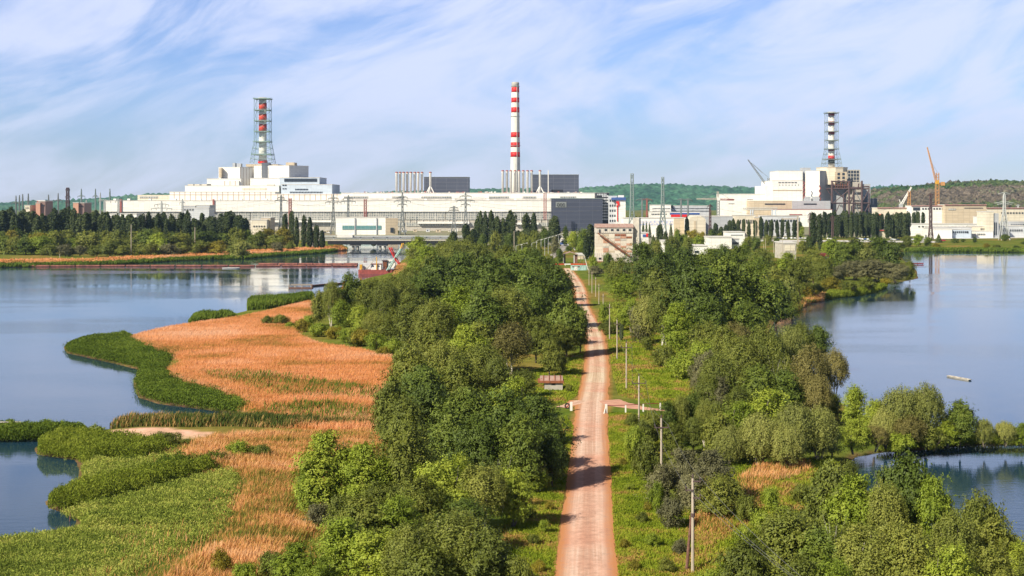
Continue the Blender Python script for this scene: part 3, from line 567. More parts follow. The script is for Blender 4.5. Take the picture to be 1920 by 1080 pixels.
# ---- reactor building on the left
YR = 1590.0
b = Bld('reactor_building', 'stepped white reactor building under the tower with orange bands', 'industrial building', 500, YR)
b.block('lower_tier', 347, 523, 348.6, YR-20, 80, WP, pb=372, roof=M['roof_light'])
for a, c in ((352, 362), (365, 374), (378, 396), (500, 514)): b.block('roof_house', a, c, 345.4, YR-12, 14, M['cream_panel'], pb=349.5)
b.block('middle_tier', 388, 452, 335.5, YR-12, 60, WP, pb=352, roof=M['roof_light']); b.block('middle_tier', 419, 448, 339, YR-15, 10, M['ribbed_white'], pb=349)
b.block('middle_tier', 469, 540, 334.5, YR-10, 60, WP, pb=352, roof=M['roof_light'])
b.corner('main_hall', 410, 450, 480, 313.8, YR-8, WP, M['ribbed_white'], 8, 18, pb=350, roof=M['roof_light'])
b.block('corner_strip', 410.5, 415, 314.6, YR-9, 12, M['tan_panel'], pb=333)
b.block('core_block', 476, 506, 311, YR+4, 50, M['white_panel'], pb=350); b.block('lift_shaft', 490.5, 504, 304.8, YR-2, 14, M['grey_panel'], pb=335, y2=YR+6)
b.block('deck', 461, 521, 307.8, YR+14, 40, M['tan_panel'], pb=312.5)
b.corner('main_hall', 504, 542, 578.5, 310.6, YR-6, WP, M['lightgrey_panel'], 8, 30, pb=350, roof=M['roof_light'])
b.block('roof_house', 536, 552, 304.6, YR+14, 20, M['tan_panel'], pb=312); b.block('roof_house', 436, 441, 305.5, YR+6, 8, M['grey_panel'], pb=315); b.block('roof_house', 444, 452, 306.5, YR+6, 8, M['grey_panel'], pb=315)
b.block('office_tier', 524, 599, 333.4, YR-26, 60, M['blue_panel'], pb=348, roof=M['roof_light']); b.window(533, 594, 335, 340.6, YR-26.2, M['window_dark'], 'window_strip', .3)
b.block('office_tier', 527, 622.5, 346.4, YR-32, 70, M['blue_panel'], pb=364, roof=M['roof_light'])
b.windows(553, 578, 9, 354, 356.5, YR-32.2, .7); b.windows(543, 605, 22, 359.3, 362, YR-32.2, .6); b.windows(529, 538, 2, 346, 348.5, YR-32.2, .7); b.windows(529, 538, 2, 353, 355, YR-32.2, .7)
b.window(454, 500, 352.5, 356.2, YR-20.2, M['cream_panel'], 'panel', .2)

def vent_tower(label, px, Y, top, flare, base, hw, hwb, tr, bands, mlat, rings, base_band, r=.27):
    x = X(px, Y); m_ = lambda w_: w_*Y/F
    root = thing('ventilation_tower', label, 'tower', (x, Y, Z(base+6, Y)))
    o_ = root.location.copy()
    def mk(): return MB(o_)
    a = mk(); a.lathe(x, Y, [(m_(tr)*1.05, Z(base+6, Y)), (m_(tr), Z(base-20, Y)), (m_(tr)*.95, Z(top+2, Y))], 20); a.build('flue', M['stack_white'], root, True)
    for (t_, b_, mm) in bands:
        a = mk(); a.lathe(x, Y, [(m_(tr)*1.035+.06, Z(b_, Y)), (m_(tr)*1.0+.12, Z(t_, Y))], 20); a.build('band', mm, root, True)
    a = mk(); hs = [top]+rings; n = len(hs); segs = []
    levels = sorted(set(rings+[top]+[flare, base]), reverse=True)
    fine = []
    for u, v in zip(levels, levels[1:]):
        q = 1 if v < flare else 2; fine += [u+(v-u)*i/q for i in range(q)]
    fine.append(levels[-1])
    wv_ = lambda y: m_(hw if y <= flare else hw+(hwb-hw)*((y-flare)/(base-flare))**.85)
    a.lattice(x, Y, [(Z(y, Y), wv_(y)) for y in fine], r); a.build('lattice_frame', mlat, root)
    for y in rings+[top]:
        wq = wv_(y)+(1.3 if y in (top, flare) else .5); a = mk(); a.box(x-wq, x+wq, Y-wq, Y+wq, Z(y, Y)-.35, Z(y, Y)+.35); a.build('platform', mlat, root)
        k = mk(); 
        for i in range(4):
            s_ = [(-1, -1), (1, -1), (1, 1), (-1, 1)]; p_, q_ = s_[i], s_[(i+1) % 4]
            k.tube((x+p_[0]*wq, Y+p_[1]*wq, Z(y, Y)+1.3), (x+q_[0]*wq, Y+q_[1]*wq, Z(y, Y)+1.3), .1, .1, 3)
        k.build('railing', mlat, root)
    a = mk(); a.lathe(x, Y, [(m_(tr)*1.5, Z(top, Y)), (m_(tr)*1.25, Z(top-2, Y)), (m_(tr)*.8, Z(top-2.6, Y))], 20); a.build('cap', M['stack_grey'], root)
    if base_band: a = mk(); a.lathe(x, Y, [(m_(tr)*1.25, Z(base, Y)), (m_(tr)*1.2, Z(base-5, Y))], 20); a.build('band', M['red_paint'], root)
OR = M['orange_red_paint']
vent_tower('tall green lattice tower round a white flue with three orange bands', 492.8, 1612, 185.5, 266, 306, 13.8, 20.5, 7.2, [(193.5, 206, OR), (214, 226.5, OR), (233, 247, OR)], M['steel_green'], [207, 227, 247, 266, 290], True)

# ---- reserve power houses with pipes, behind the hall
def pipe_block(lab, pxs, top, base, odd, box, Y):
    b = Bld('generator_house', lab+' and a dark panelled hall behind', 'industrial building', box[0], Y)
    b.block('wall', box[0], box[1], box[2], Y+24, 40, M['dark_cladding'], roof=M['steel_grey'])
    for i, px in enumerate(pxs+[odd]):
        yy = Y+(i % 2)*3; x = X(px, yy); r_ = 1.28
        root = thing('exhaust_stack', f'white red-capped exhaust pipe, {ordw(i+1)} from the left in the row left of the {"shorter" if box[0] < 900 else "taller"} dark hall' if False else '', 'chimney', (x, yy, Z(base, yy)), lab)
        root['label'] = (f'{ordw(i+1)} white red-capped exhaust pipe of the {"west" if box[0] < 900 else "striped chimney"} row' if i < len(pxs) else f'lone exhaust pipe on splayed legs, {"away from" if box[0]<900 else "beside"} the striped chimney')
        a = MB(root.location); a.lathe(x, yy, [(r_, Z(base, yy)), (r_, Z(top+4, yy)), (r_*1.25, Z(top+3.4, yy)), (r_*1.25, Z(top+1.5, yy))], 12); a.build('pipe', M['white_paint'], root, True)
        a = MB(root.location); a.lathe(x, yy, [(r_*1.28, Z(top+2.4, yy)), (r_*1.28, Z(top+1.2, yy)), (r_*.7, Z(top, yy))], 12); a.build('cap', M['pink_red'], root, True)
        if i == len(pxs):
            for dx in (-7, 7, -3):
                a = MB(root.location); a.tube((x, yy, Z(base-14, yy)), (x+dx*yy/F, yy-2-(dx == -3)*3, Z(base, yy)), .6, .6, 6); a.build('leg', M['white_paint'], root)
pipe_block('row of eight white exhaust pipes with red caps', [743.6, 750.2, 756.8, 763.6, 770.2, 777.6, 784.2, 791.2], 322, 362, 806.9, (795, 879, 332.5), 1560)
pipe_block('row of eight white exhaust pipes beside the striped chimney', [942.6, 950.5, 957.7, 965.6, 973.2, 981.0, 989.0, 996.8], 319, 362, 1012.5, (999, 1085.3, 328), 1558)
b = Bld('antenna_mast', 'thin white mast on the roof beside the dark panelled hall', 'mast', 1028, 1556); b.bar('pole', [(X(1028, 1556), 1556, Z(362, 1556)), (X(1028, 1556), 1556, Z(319, 1556))], .55, M['white_paint']); b.bar('top_ring', [(X(1027.2, 1556), 1556, Z(320.4, 1556)), (X(1028.8, 1556), 1556, Z(320.4, 1556))], .4, M['steel_grey'])
# ---- striped chimney
Y = 1640.0; x = X(966.3, Y); root = thing('striped_chimney', 'tall white chimney with six red bands and a grey top', 'chimney', (x, Y, GZ))
def chr_(y): return ((7.0+(y-154)*(9.2-7.0)/(330-154))*Y/F)
a = MB(root.location); a.lathe(x, Y, [(chr_(y), Z(y, Y)) for y in (430, 330, 250, 190, 163.6)], 32); a.build('shaft', M['stack_white'], root, True)
a = MB(root.location); a.lathe(x, Y, [(chr_(163.6)-.05, Z(163.6, Y)), (chr_(154)+.1, Z(156, Y)), (chr_(154)-.5, Z(154, Y))], 32); a.build('top', M['stack_grey'], root, True)
for t_, b_ in ((163.8, 173.2), (183.2, 192.3), (201.4, 211), (248, 257.6), (267, 276), (285.2, 294.4)):
    a = MB(root.location); a.lathe(x, Y, [(chr_(b_)+.09, Z(b_, Y)), (chr_(t_)+.09, Z(t_, Y))], 32); a.build('band', M['red_paint'], root, True)
for y in (218, 273, 162): a = MB(root.location); a.lathe(x, Y, [(chr_(y)+.9, Z(y+.35, Y)), (chr_(y)+.9, Z(y-.1, Y))], 32); a.build('platform', M['stack_grey'], root)
a = MB(root.location); a.box(x+chr_(270)*.3, x+chr_(270)*.3+.5, Y-chr_(270)-.5, Y-chr_(270)+1, GZ, Z(160, Y)); a.build('ladder', M['steel_light'], root)

# ---- reactor building under construction on the right
YQ = 1850.0
b = Bld('reactor_building', 'unfinished white reactor building with a rusty steel frame at its right', 'industrial building', 1500, YQ)
b.block('long_hall', 1360, 1436, 364, YQ, 80, WP, roof=M['roof_light']); b.block('tier', 1435, 1450, 348.2, YQ-3, 80, WP); b.block('tier', 1448, 1505, 339, YQ-6, 80, WP, roof=M['roof_light'])
b.block('main_hall', 1459, 1505, 320.6, YQ+8, 60, WP, pb=345, roof=M['roof_light']); b.block('slot_wall', 1503, 1512, 322, YQ+14, 40, M['grey_panel'])
b.block('roof_house', 1505, 1520, 314.4, YQ+20, 18, M['grey_panel'], pb=324)
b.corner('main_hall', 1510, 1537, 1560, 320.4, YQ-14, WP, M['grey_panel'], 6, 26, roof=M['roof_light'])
b.windows(1459, 1495, 6, 341.6, 343.2, YQ-6.2, .75); b.windows(1459, 1500, 7, 346.4, 347.6, YQ-6.2, .3); b.window(1449, 1503, 355.8, 357.5, YQ-6.1, M['tan_panel'], 'ledge', .4)
for a_, c_ in ((1363, 1377), (1401, 1412)):
    b.window(a_, c_, 373.8, 374.7, YQ-.1, M['steel_dark'], 'window_strip', .1); b.window(a_+3, c_, 381.6, 382.6, YQ-.1, M['window_dark'], 'window_strip', .1)
b.block('front_annex', 1407, 1486, 376.2, YQ-30, 40, M['tan_panel']); b.block('front_annex', 1485.5, 1557, 376.6, YQ-32, 40, M['grey_panel'])
b.window(1434, 1472, 381.5, 383.6, YQ-30.2, M['window_dark'], 'window_strip', .3); b.window(1507, 1531, 381.5, 383.6, YQ-32.2, M['window_dark'], 'window_strip', .3)
b.block('front_hall', 1457, 1560, 393, YQ-70, 36, WP, roof=M['pink_red']); b.window(1480, 1504, 401.5, 403.4, YQ-70.2, M['pink_red'], 'window_strip', .2)
for px, y0_, y1_ in ((1507.5, 340, 372), (1537.5, 348, 388)):   # zigzag rusty stairs
    pts = []; n = 8
    for k in range(n+1): pts.append((X(px+(1.6 if k % 2 else -1.6), YQ-22), YQ-22, Z(y0_+(y1_-y0_)*k/n, YQ-22)))
    b.bar('stair', pts, .75, M['pink_red'], n=4)
for px in (1509, 1525): b.block('container', px, px+11, 368.4, YQ-24, 8, M['grey_panel'], pb=377)
mb = b.mb(); cx = X(1560, YQ+16); mb.lathe(cx, YQ+16, [(29.5*YQ/F, Z(346, YQ)), (29.5*YQ/F, Z(314.5, YQ))], 12); mb.build('round_block', M['cream_panel'], b.root)
mb = b.mb(); mb.lathe(cx, YQ+16, [(30*YQ/F, Z(315, YQ)), (30*YQ/F, Z(313.4, YQ))], 12); mb.build('roof', M['tan_panel'], b.root)
b.block('dark_opening', 1566, 1588, 322, YQ-8, 4, M['tan_panel'], pb=345)
for r_ in range(3): b.windows(1568, 1586, 2, 324+r_*7, 328.5+r_*7, YQ-8.2, .5)
b.block('grid_wall', 1588, 1612.5, 318.2, YQ+4, 30, M['concrete']);
for r_ in range(4): b.windows(1589.5, 1611, 4, 320+r_*6.2, 324.6+r_*6.2, YQ+3.8, .72)
b.block('inner_wall', 1556, 1632, 345, YQ+10, 30, M['grey_panel']); b.block('inner_wall', 1600, 1614, 341, YQ-4, 20, M['concrete'])
b.block('dark_annex', 1629, 1645, 372.6, YQ-6, 40, M['dark_cladding'], roof=M['steel_grey']); b.block('dark_annex', 1618, 1631, 368, YQ-4, 30, M['dark_cladding'])
P3 = lambda px, py, dy=0: (X(px, YQ-26+dy), YQ-26+dy, Z(py, YQ-26+dy))
SD = M['steel_dark']
for px, t_ in ((1560, 339), (1592, 341), (1616, 339), (1629.5, 350)):
    for dy in (0, 16): b.bar('frame_post', [P3(px, t_, dy), P3(px, 425, dy)], 1.45 if px != 1629.5 else .8, SD, n=6)
for (a_, a2, c_, c2) in ((1558, 340, 1594, 341), (1550, 354, 1630, 354), (1556, 381, 1632, 381), (1592, 352, 1618, 352), (1590, 350, 1590, 350.5), (1558, 348, 1592, 349), (1614, 350, 1630, 350)):
    for dy in (0, 16): b.bar('frame_beam', [P3(a_, a2, dy), P3(c_, c2, dy)], .95, SD, n=4)
for (a_, a2, c_, c2) in ((1562, 381, 1592, 356), (1592, 381, 1565, 356), (1594, 381, 1604, 355), (1614, 379, 1603, 356), (1562, 410, 1574, 383), (1590, 410, 1577, 383), (1594, 412, 1603, 384), (1614, 412, 1605, 384), (1616, 381, 1629, 356), (1550, 354, 1562, 372), (1618, 405, 1629, 383)):
    b.bar('frame_brace', [P3(a_, a2), P3(c_, c2)], .6, M['steel_grey'] if a_ % 3 == 0 else SD, n=4)
for px, y0_, y1_ in ((1600, 360, 400), (1582, 365, 420), (1610, 344, 356)): b.bar('hoist', [P3(px, y0_), P3(px-1, y1_)], .9, SD, n=4)
for k in range(7): b.bar('scaffold', [P3(1563+k*4.4, 343+k % 3), P3(1562+k*4.4, 352)], .5, M['rust'], n=4)
DR = M['dark_red_paint']
vent_tower('slimmer grey lattice tower with dark red bands on the unfinished building', 1559, YQ+14, 212, 279.5, 313.5, 10.6, 16.3, 5.9, [(213, 217, DR), (228, 234.5, DR), (246, 252, DR), (280.5, 283.5, DR), (292, 298.5, M['red_paint']), (298.5, 307, M['black_paint'])], M['steel_green_grey'], [230, 247, 263.5, 279.5, 299], False, .25)

# ---- simple buildings: name, label, cat, px, list of blocks
def simple(name, lab, cat, Y, blocks, group=None):
    b = Bld(name, lab, cat, (blocks[0][0]+blocks[0][1])/2, Y, group)
    for bl in blocks: b.block(bl[4] if len(bl) > 4 else 'wall', bl[0], bl[1], bl[2], Y+(bl[5] if len(bl) > 5 else 0), bl[6] if len(bl) > 6 else 25, bl[3], roof=M['roof_light'])
    return b
b = simple('workshop_building', 'white box shaped workshop with a long teal window strip by the bridge', 'building', 1340, [(629.5, 723, 408.5, WP)])
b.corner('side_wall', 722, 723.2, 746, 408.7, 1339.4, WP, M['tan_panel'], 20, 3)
for a, c in ((642, 664), (667, 705), (707.5, 715)): b.window(a, c, 423, 430.3, 1339.8, M['glazing_teal'], 'window', .2)
b.window(732, 738, 427, 436, 1341, M['window_dark'], 'door', .6)
for px in (665.5, 706): b.block('pilaster', px-.9, px+.9, 409, 1339, 2, M['grey_panel'])
b = simple('grey_store', 'small grey metal store in front of the long hall, between two pylons', 'building', 1440, [(342, 366, 386.5, M['grey_panel']), (368, 393, 385.2, M['grey_panel'], 'wall', -3), (345, 392, 390, M['lightgrey_panel'], 'wall', -6)])
b.windows(344, 364, 4, 392, 394.5, 1433.8, .6)
b = simple('yard_building', 'low cream building with a flat brown roof, behind the golden trees', 'building', 1310, [(471, 500, 413, M['cream_panel']), (489, 507, 409, M['tan_panel'], 'wall', 10)]); b.windows(474, 498, 5, 423, 426, 1309.8, .5)
b = simple('yard_building', 'low white store seen between poplars at the left end of the hall', 'building', 1400, [(205, 256, 401.5, WP)]); b.windows(210, 250, 5, 410, 413, 1399.8, .6)
b = simple('brick_building', 'small orange brick tower block at the left end of the hall', 'building', 1450, [(137, 147, 380.5, M['brick_orange']), (146.8, 158, 381, M['brick_dark'], 'wall', 3)]); b.windows(148, 157, 3, 386, 388.5, 1452.8, .5)
b = simple('brick_building', 'brown brick building with a red top among the far left masts', 'building', 1500, [(67, 75, 381, M['brick_orange']), (72, 85, 377.6, M['brick_dark'], 'wall', 3), (69, 84, 376.6, M['pink_red'], 'wall', 8)]); b.windows(74, 84, 3, 384, 386.5, 1502.8, .5)
b = simple('brick_building', 'low tan brick house half hidden by poplars at the far left', 'building', 1500, [(46, 56, 385.5, M['cream_panel'])]); b.windows(47, 55, 3, 389, 391, 1499.8, .5)
# hospital-like block, halls in the middle distance
b = simple('office_block', 'long white three storey block with rows of windows below the hill', 'building', 1560, [(1222, 1258, 384.8, WP), (1257, 1331, 386.4, M['lightgrey_panel'], 'wall', 8), (1220, 1258, 397.5, WP, 'wall', -8)])
for y in (390, 395): b.windows(1223, 1257, 14, y, y+2.2, 1559.8, .5); b.windows(1260, 1330, 30, y-.3, y+1.9, 1567.8, .5)
b.windows(1221, 1257, 12, 400.5, 402.8, 1551.8, .6); b.block('roof_house', 1258, 1262, 385, 1566, 8, M['black_paint'], pb=390)
b = Bld('painted_hall', 'low hall painted in white, blue and red stripes', 'building', 1288, 1530)
b.block('wall', 1254, 1312, 397.5, 1530, 20, M['white_paint']); b.block('stripe', 1256, 1312, 399, 1529.5, 2, M['blue_paint'], pb=402.3); b.block('stripe', 1258, 1290, 402.3, 1529.4, 2, M['red_paint'], pb=407)
b = simple('long_wall_hall', 'long low white hall with a painted wall behind dark spruces', 'building', 1260, [(1169, 1265, 409.3, WP), (1264, 1283, 409.0, M['tan_panel'], 'wall', -3)])
mrl = mat('mural', (0.35, 0.42, 0.66), 0.8, 0.1, 0.9, c2=(0.78, 0.72, 0.66), lo=.48, hi=.56); b.window(1190, 1262, 413.5, 422, 1259.9, mrl, 'mural', .1)
b = Bld('arched_hall', 'cream hall with a curved roof between dark spruces', 'building', 1308, 1240); b.block('wall', 1292, 1323, 411, 1240, 30, M['cream_panel'])
mb = b.mb(); pts = [(X(1292+31*k/12, 1240), Z(411-6.5*math.sin(math.pi*k/12)**.7, 1240)) for k in range(13)]; n = len(pts)
mb.add([(x_, 1240.0, z_) for x_, z_ in pts]+[(x_, 1270.0, z_) for x_, z_ in pts], [tuple(range(n))[::-1], tuple(range(n, 2*n))]+[(k, k+1, k+1+n, k+n) for k in range(n-1)]); mb.build('roof', M['cream_panel'], b.root)
b.window(1301, 1305, 414, 430, 1239.8, M['tan_panel'], 'door', .2)
b = simple('grey_hall', 'plain grey hall right of the curved roof hall', 'building', 1240, [(1323, 1374, 406.2, M['grey_panel'], 'wall', 20, 40)]); b.window(1365, 1372, 414, 415.4, 1259.8, M['window_dark'], 'window_strip', .2)
b = simple('workshop_building', 'cream workshop row with dark bays left of the poplar belt', 'building', 1290, [(1380, 1416, 404, M['cream_panel']), (1415, 1424, 408, M['tan_panel'], 'wall', -4), (1431, 1498, 405.5, M['lightgrey_panel'], 'wall', 4), (1374, 1500, 409.3, WP, 'wall', 12)]); b.windows(1382, 1414, 8, 412, 419, 1289.8, .45); b.windows(1434, 1496, 12, 412, 416, 1293.8, .6)
b = Bld('pipe_bridge', 'long raised steel pipe rack on trestles before the unfinished reactor', 'structure', 1420, 1600)
mb = b.mb(); 
for k in range(18): u, v = X(1393+k*3.6, 1600), X(1393+(k+1)*3.6, 1600); mb.tube((u, 1600, Z(390, 1600)), (v, 1600, Z(390, 1600)), .4, .4, 4); mb.tube((u, 1600, Z(393.5, 1600)), (v, 1600, Z(393.5, 1600)), .4, .4, 4); mb.tube((u, 1600, Z(390, 1600)), (v, 1600, Z(393.5, 1600)), .25, .25, 4)
mb.build('truss', M['steel_light'], b.root)
for px in (1408, 1412, 1448, 1454): b.bar('trestle', [(X(px, 1600), 1600, Z(393, 1600)), (X(px+(2 if px % 4 else -2), 1600), 1600, GZ)], .7, M['blue_panel'])
b = simple('white_shed', 'white flat shed with small windows above the big dark trees', 'building', 930, [(1330, 1372, 445.5, WP), (1371.5, 1386, 448.5, M['lightgrey_panel'], 'wall', 4)]); b.windows(1373, 1385, 5, 454, 458, 933.8, .6)
b = simple('white_shed', 'taller white shed behind the flat one with small windows', 'building', 1000, [(1366, 1396.5, 436, WP)]); b.window(1370, 1392, 439, 441, 999.8, M['lightgrey_panel'], 'window_strip', .2)
b = simple('white_shed', 'white wall of a shed half hidden by the nearer dark trees', 'building', 830, [(1297, 1327, 462, WP)]); b.window(1302, 1310, 470, 474, 829.8, M['window_dark'], 'window', .2)
b = simple('white_shed', 'narrow white hut right of the silo between two poplars', 'building', 870, [(1245, 1255, 453, WP)]); b.window(1247, 1249.5, 459, 464, 869.8, M['window_dark'], 'window', .2)
b = simple('billboard_kiosk', 'low kiosk with blue and red front beside the silo', 'building', 1010, [(1202, 1216, 437.5, M['white_paint']), ]); b.window(1205, 1211, 439.5, 444, 1009.8, M['blue_paint'], 'sign', .2); b.window(1211.5, 1215, 437.5, 444, 1009.8, M['red_paint'], 'sign', .2)
b = simple('grey_garage', 'grey concrete garage on the grass behind street poles', 'building', 760, [(1469, 1493, 456.5, M['concrete'])]); b.window(1472, 1491, 460, 470, 759.8, M['cream_panel'], 'door', .1)
b = simple('boat_shed', 'pale boat shed with a dark red roof near the right shore', 'building', 690, [(1538, 1556, 480.5, M['lightgrey_panel'])]); b.block('roof', 1537, 1557, 475.6, 689, 9, M['dark_red_paint'], pb=480.4)
# right side
RR = M['pink_red']
b = simple('long_hall', 'low pale hall with a red roof edge right of the unfinished reactor', 'building', 1500, [(1646, 1709, 390, M['cream_panel'])]); b.block('roof_edge', 1645, 1710, 389.2, 1499, 2, RR, pb=390.4); b.window(1648, 1656, 401.5, 405.5, 1499.8, M['orange_red_paint'], 'door', .2)
b = simple('long_hall', 'pale hall with dark glazed strip behind the orange crane', 'building', 1500, [(1710, 1773, 386.2, M['white_panel'], 'wall', -20)]); b.block('roof_edge', 1709, 1773, 385.4, 1479, 2, RR, pb=386.6); b.window(1712, 1725, 389, 394.5, 1479.8, M['window_dark'], 'window_strip', .2); b.windows(1728, 1770, 8, 390, 393, 1479.8, .6)
b = simple('long_hall', 'large plain grey hall with a red roof edge behind spaced poplars', 'building', 1500, [(1772, 1849.5, 384.4, M['tan_panel'], 'wall', -30)]); b.block('roof_edge', 1772, 1850, 383.6, 1469, 2, RR, pb=384.8); b.window(1778, 1792, 391, 394, 1469.8, M['glazing'], 'window_strip', .2); b.window(1808, 1843, 389.4, 390.6, 1469.8, M['window_dark'], 'window_strip', .2)
b = simple('long_hall', 'cream hall behind the pale tower block at the right', 'building', 1500, [(1850, 2010, 390.4, M['cream_panel'], 'wall', -10)]); b.block('roof_edge', 1850, 2010, 389.6, 1489, 2, RR, pb=390.8); b.windows(1876, 1920, 8, 398, 401, 1489.8, .5)
b = simple('tower_block', 'cream tower block with a grey stair side near the right shore', 'building', 1225, [(1849.5, 1863, 397.5, M['cream_panel'])]); b.block('stair_side', 1862.8, 1872.5, 400, 1226, 24, M['grey_panel'])
for k in range(2): b.window(1864.5+k*3, 1866+k*3, 417, 441, 1225.8, M['window_dark'], 'window', .1)
b = simple('white_annex', 'cream two storey annex left of the pale tower block', 'building', 1230, [(1831, 1849, 424.5, M['cream_panel']), (1830, 1862, 433.5, WP, 'wall', -6)]); b.windows(1838, 1848, 3, 428, 431, 1229.8, .5); b.windows(1832, 1848, 5, 438, 441, 1223.8, .5)
b = simple('lake_house', 'long white building with a grey windowed half on the far right shore', 'building', 1205, [(1748, 1785, 429.5, WP), (1784, 1821, 430.5, M['blue_panel'], 'wall', 4), (1750, 1822, 426.4, M['lightgrey_panel'], 'wall', 10)]); b.windows(1786, 1816, 8, 433.5, 437, 1208.8, .55); b.window(1812.5, 1815.5, 433.5, 437, 1208.7, M['window_dark'], 'window', .2)
b = simple('long_store', 'very low long white store behind the lake house', 'building', 1290, [(1700, 1832, 420.5, WP)]); b.windows(1720, 1830, 16, 424, 426, 1289.8, .5)
b = simple('office_block', 'grey office wing at the right edge beyond the tower block', 'building', 1245, [(1873, 1925, 424, M['lightgrey_panel']), (1893, 2020, 416, M['grey_panel'], 'wall', 20)]); b.windows(1876, 1918, 10, 430, 434, 1244.8, .5); b.windows(1895, 1925, 7, 420, 423, 1264.8, .4)
b = simple('white_cabin', 'small white cabin with a pale blue front before the red edged hall', 'building', 1400, [(1840, 1849, 407, M['white_paint'])]); b.window(1841, 1847.5, 410, 416, 1399.8, M['blue_panel'], 'window', .2)
b = simple('orange_hut', 'small orange flat roofed hut before the dense poplars', 'building', 1210, [(1643, 1671, 432.2, M['cream_panel'])]); b.block('roof_edge', 1642.5, 1671.5, 431.4, 1209, 2, M['orange_red_paint'], pb=432.8)
for k, (px, w_, yb, lab) in enumerate(((160, 30, 412, 'white low store in trees left of the long hall'), (5, 14, 416, 'pale hut seen between far left trees'))):
    b = simple('white_shed', lab, 'building', 1380, [(px, px+w_, yb-3, WP)]); b.window(px+3, px+w_*.4, yb+1, yb+4, 1379.8, M['window_dark'], 'window', .2)

# ---- concrete silo building by the gate (nearer)
YS = 722.0
b = Bld('silo_building', 'weathered concrete silo building with a rusty slanting stair', 'building', 1152, YS)
silo = panel_mat('silo_panel', (0.70, 0.64, 0.54), (0.45, 0.33, 0.26), 3.2, 1.7, 0.03, (0.52, 0.33, 0.20), 0.55, streak=0.35, smin=0.5)
silo_top = panel_mat('silo_top', (0.66, 0.62, 0.55), (0.45, 0.38, 0.32), 1.0, 6, 0.02, (0.5, 0.36, 0.27), 0.5, streak=0.4)
b.block('wall', 1118, 1186.5, 426.5, YS, 14, silo); b.block('upper_storey', 1117.6, 1187, 426.4, YS-.35, 14.6, silo_top, pb=436.6)
b.block('lower_storey', 1117.7, 1186.9, 474.2, YS-.3, 14.3, silo_top)
mb = b.mb(); x0, x1 = X(1117, YS), X(1188, YS); zt, zb = Z(420, YS), Z(426.6, YS)
mb.add([(x0, YS-.8, zb), (x1, YS-.8, zb), (x1, YS+3, zt), (x0, YS+3, zt), (x0, YS+12, zt), (x1, YS+12, zt), (x1, YS+15, zb), (x0, YS+15, zb)], [(0, 1, 2, 3), (3, 2, 5, 4), (4, 5, 6, 7), (0, 3, 4, 7), (1, 6, 5, 2), (0, 7, 6, 1)]); mb.build('roof', M['rusty_roof'], b.root)
b.corner('tower', 1186.8, 1198.5, 1201.5, 408.6, YS+1.0, M['concrete'], M['grey_panel'], 1.5, 6)
for px in (1133.4, 1145.4, 1155.8, 1167.6, 1179): 
    b.window(px, px+4.8, 429.3, 433, YS-.4, M['window_dark'], 'window', .1)
b.window(1123, 1126, 430, 436, YS-.4, M['window_dark'], 'door', .1)
for px in (1122.5, 1133.4, 1144.8, 1156, 1167.5): b.window(px, px+5, 483, 486.6, YS-.35, M['window_dark'], 'window', .1)
pr = random.Random(9); pm = [M['rust'], M['brick_orange'], M['tan_panel'], M['concrete'], mat('rust_panel', (0.62, 0.34, 0.22), .9, .2, .6, c2=(.40, .22, .15)), M['cream_panel']]
for cx_ in range(5):
    for cy_ in range(8):
        if pr.random() < .62:
            px = 1130.5+cx_*10.9; py = 438.5+cy_*4.4; mm = pr.choice(pm)
            b.window(px+.4, px+10.5, py+.3, py+4.1, YS, mm, 'wall_panel', .12+.02*pr.random())
YF = YS-1.6; p0 = (X(1121, YF), YF, Z(436.5, YF)); p1 = (X(1181, YF), YF, Z(480, YF)); mb = b.mb()
n = 26
for k in range(n):
    a = Vector(p0).lerp(Vector(p1), k/n); c_ = Vector(p0).lerp(Vector(p1), (k+1)/n); mb.box(a.x, c_.x+.02, YF-.5, YF+.6, c_.z-.25, a.z-.05)
mb.build('stair', M['rust'], b.root)
mb = b.mb(); up = Vector((0, 0, 1.1)); mb.tube(Vector(p0)+up+Vector((0, -.5, 0)), Vector(p1)+up+Vector((0, -.5, 0)), .06, .06, 4)
for k in range(0, n+1, 2): a = Vector(p0).lerp(Vector(p1), k/n)+Vector((0, -.5, 0)); mb.tube(a, a+up, .05, .05, 4)
mb.build('handrail', SD, b.root)
for k in range(3): a = Vector(p0).lerp(Vector(p1), .25+.3*k); b.bar('stair_bracket', [a, (a.x, YS, a.z-1.3)], .09, SD)
b.block('canopy', 1117, 1170, 490.2, YS-3, 3.2, M['rust'], pb=491.5); b.block('loading_wall', 1136, 1168, 492.5, YS-6, 3, M['cream_panel'])
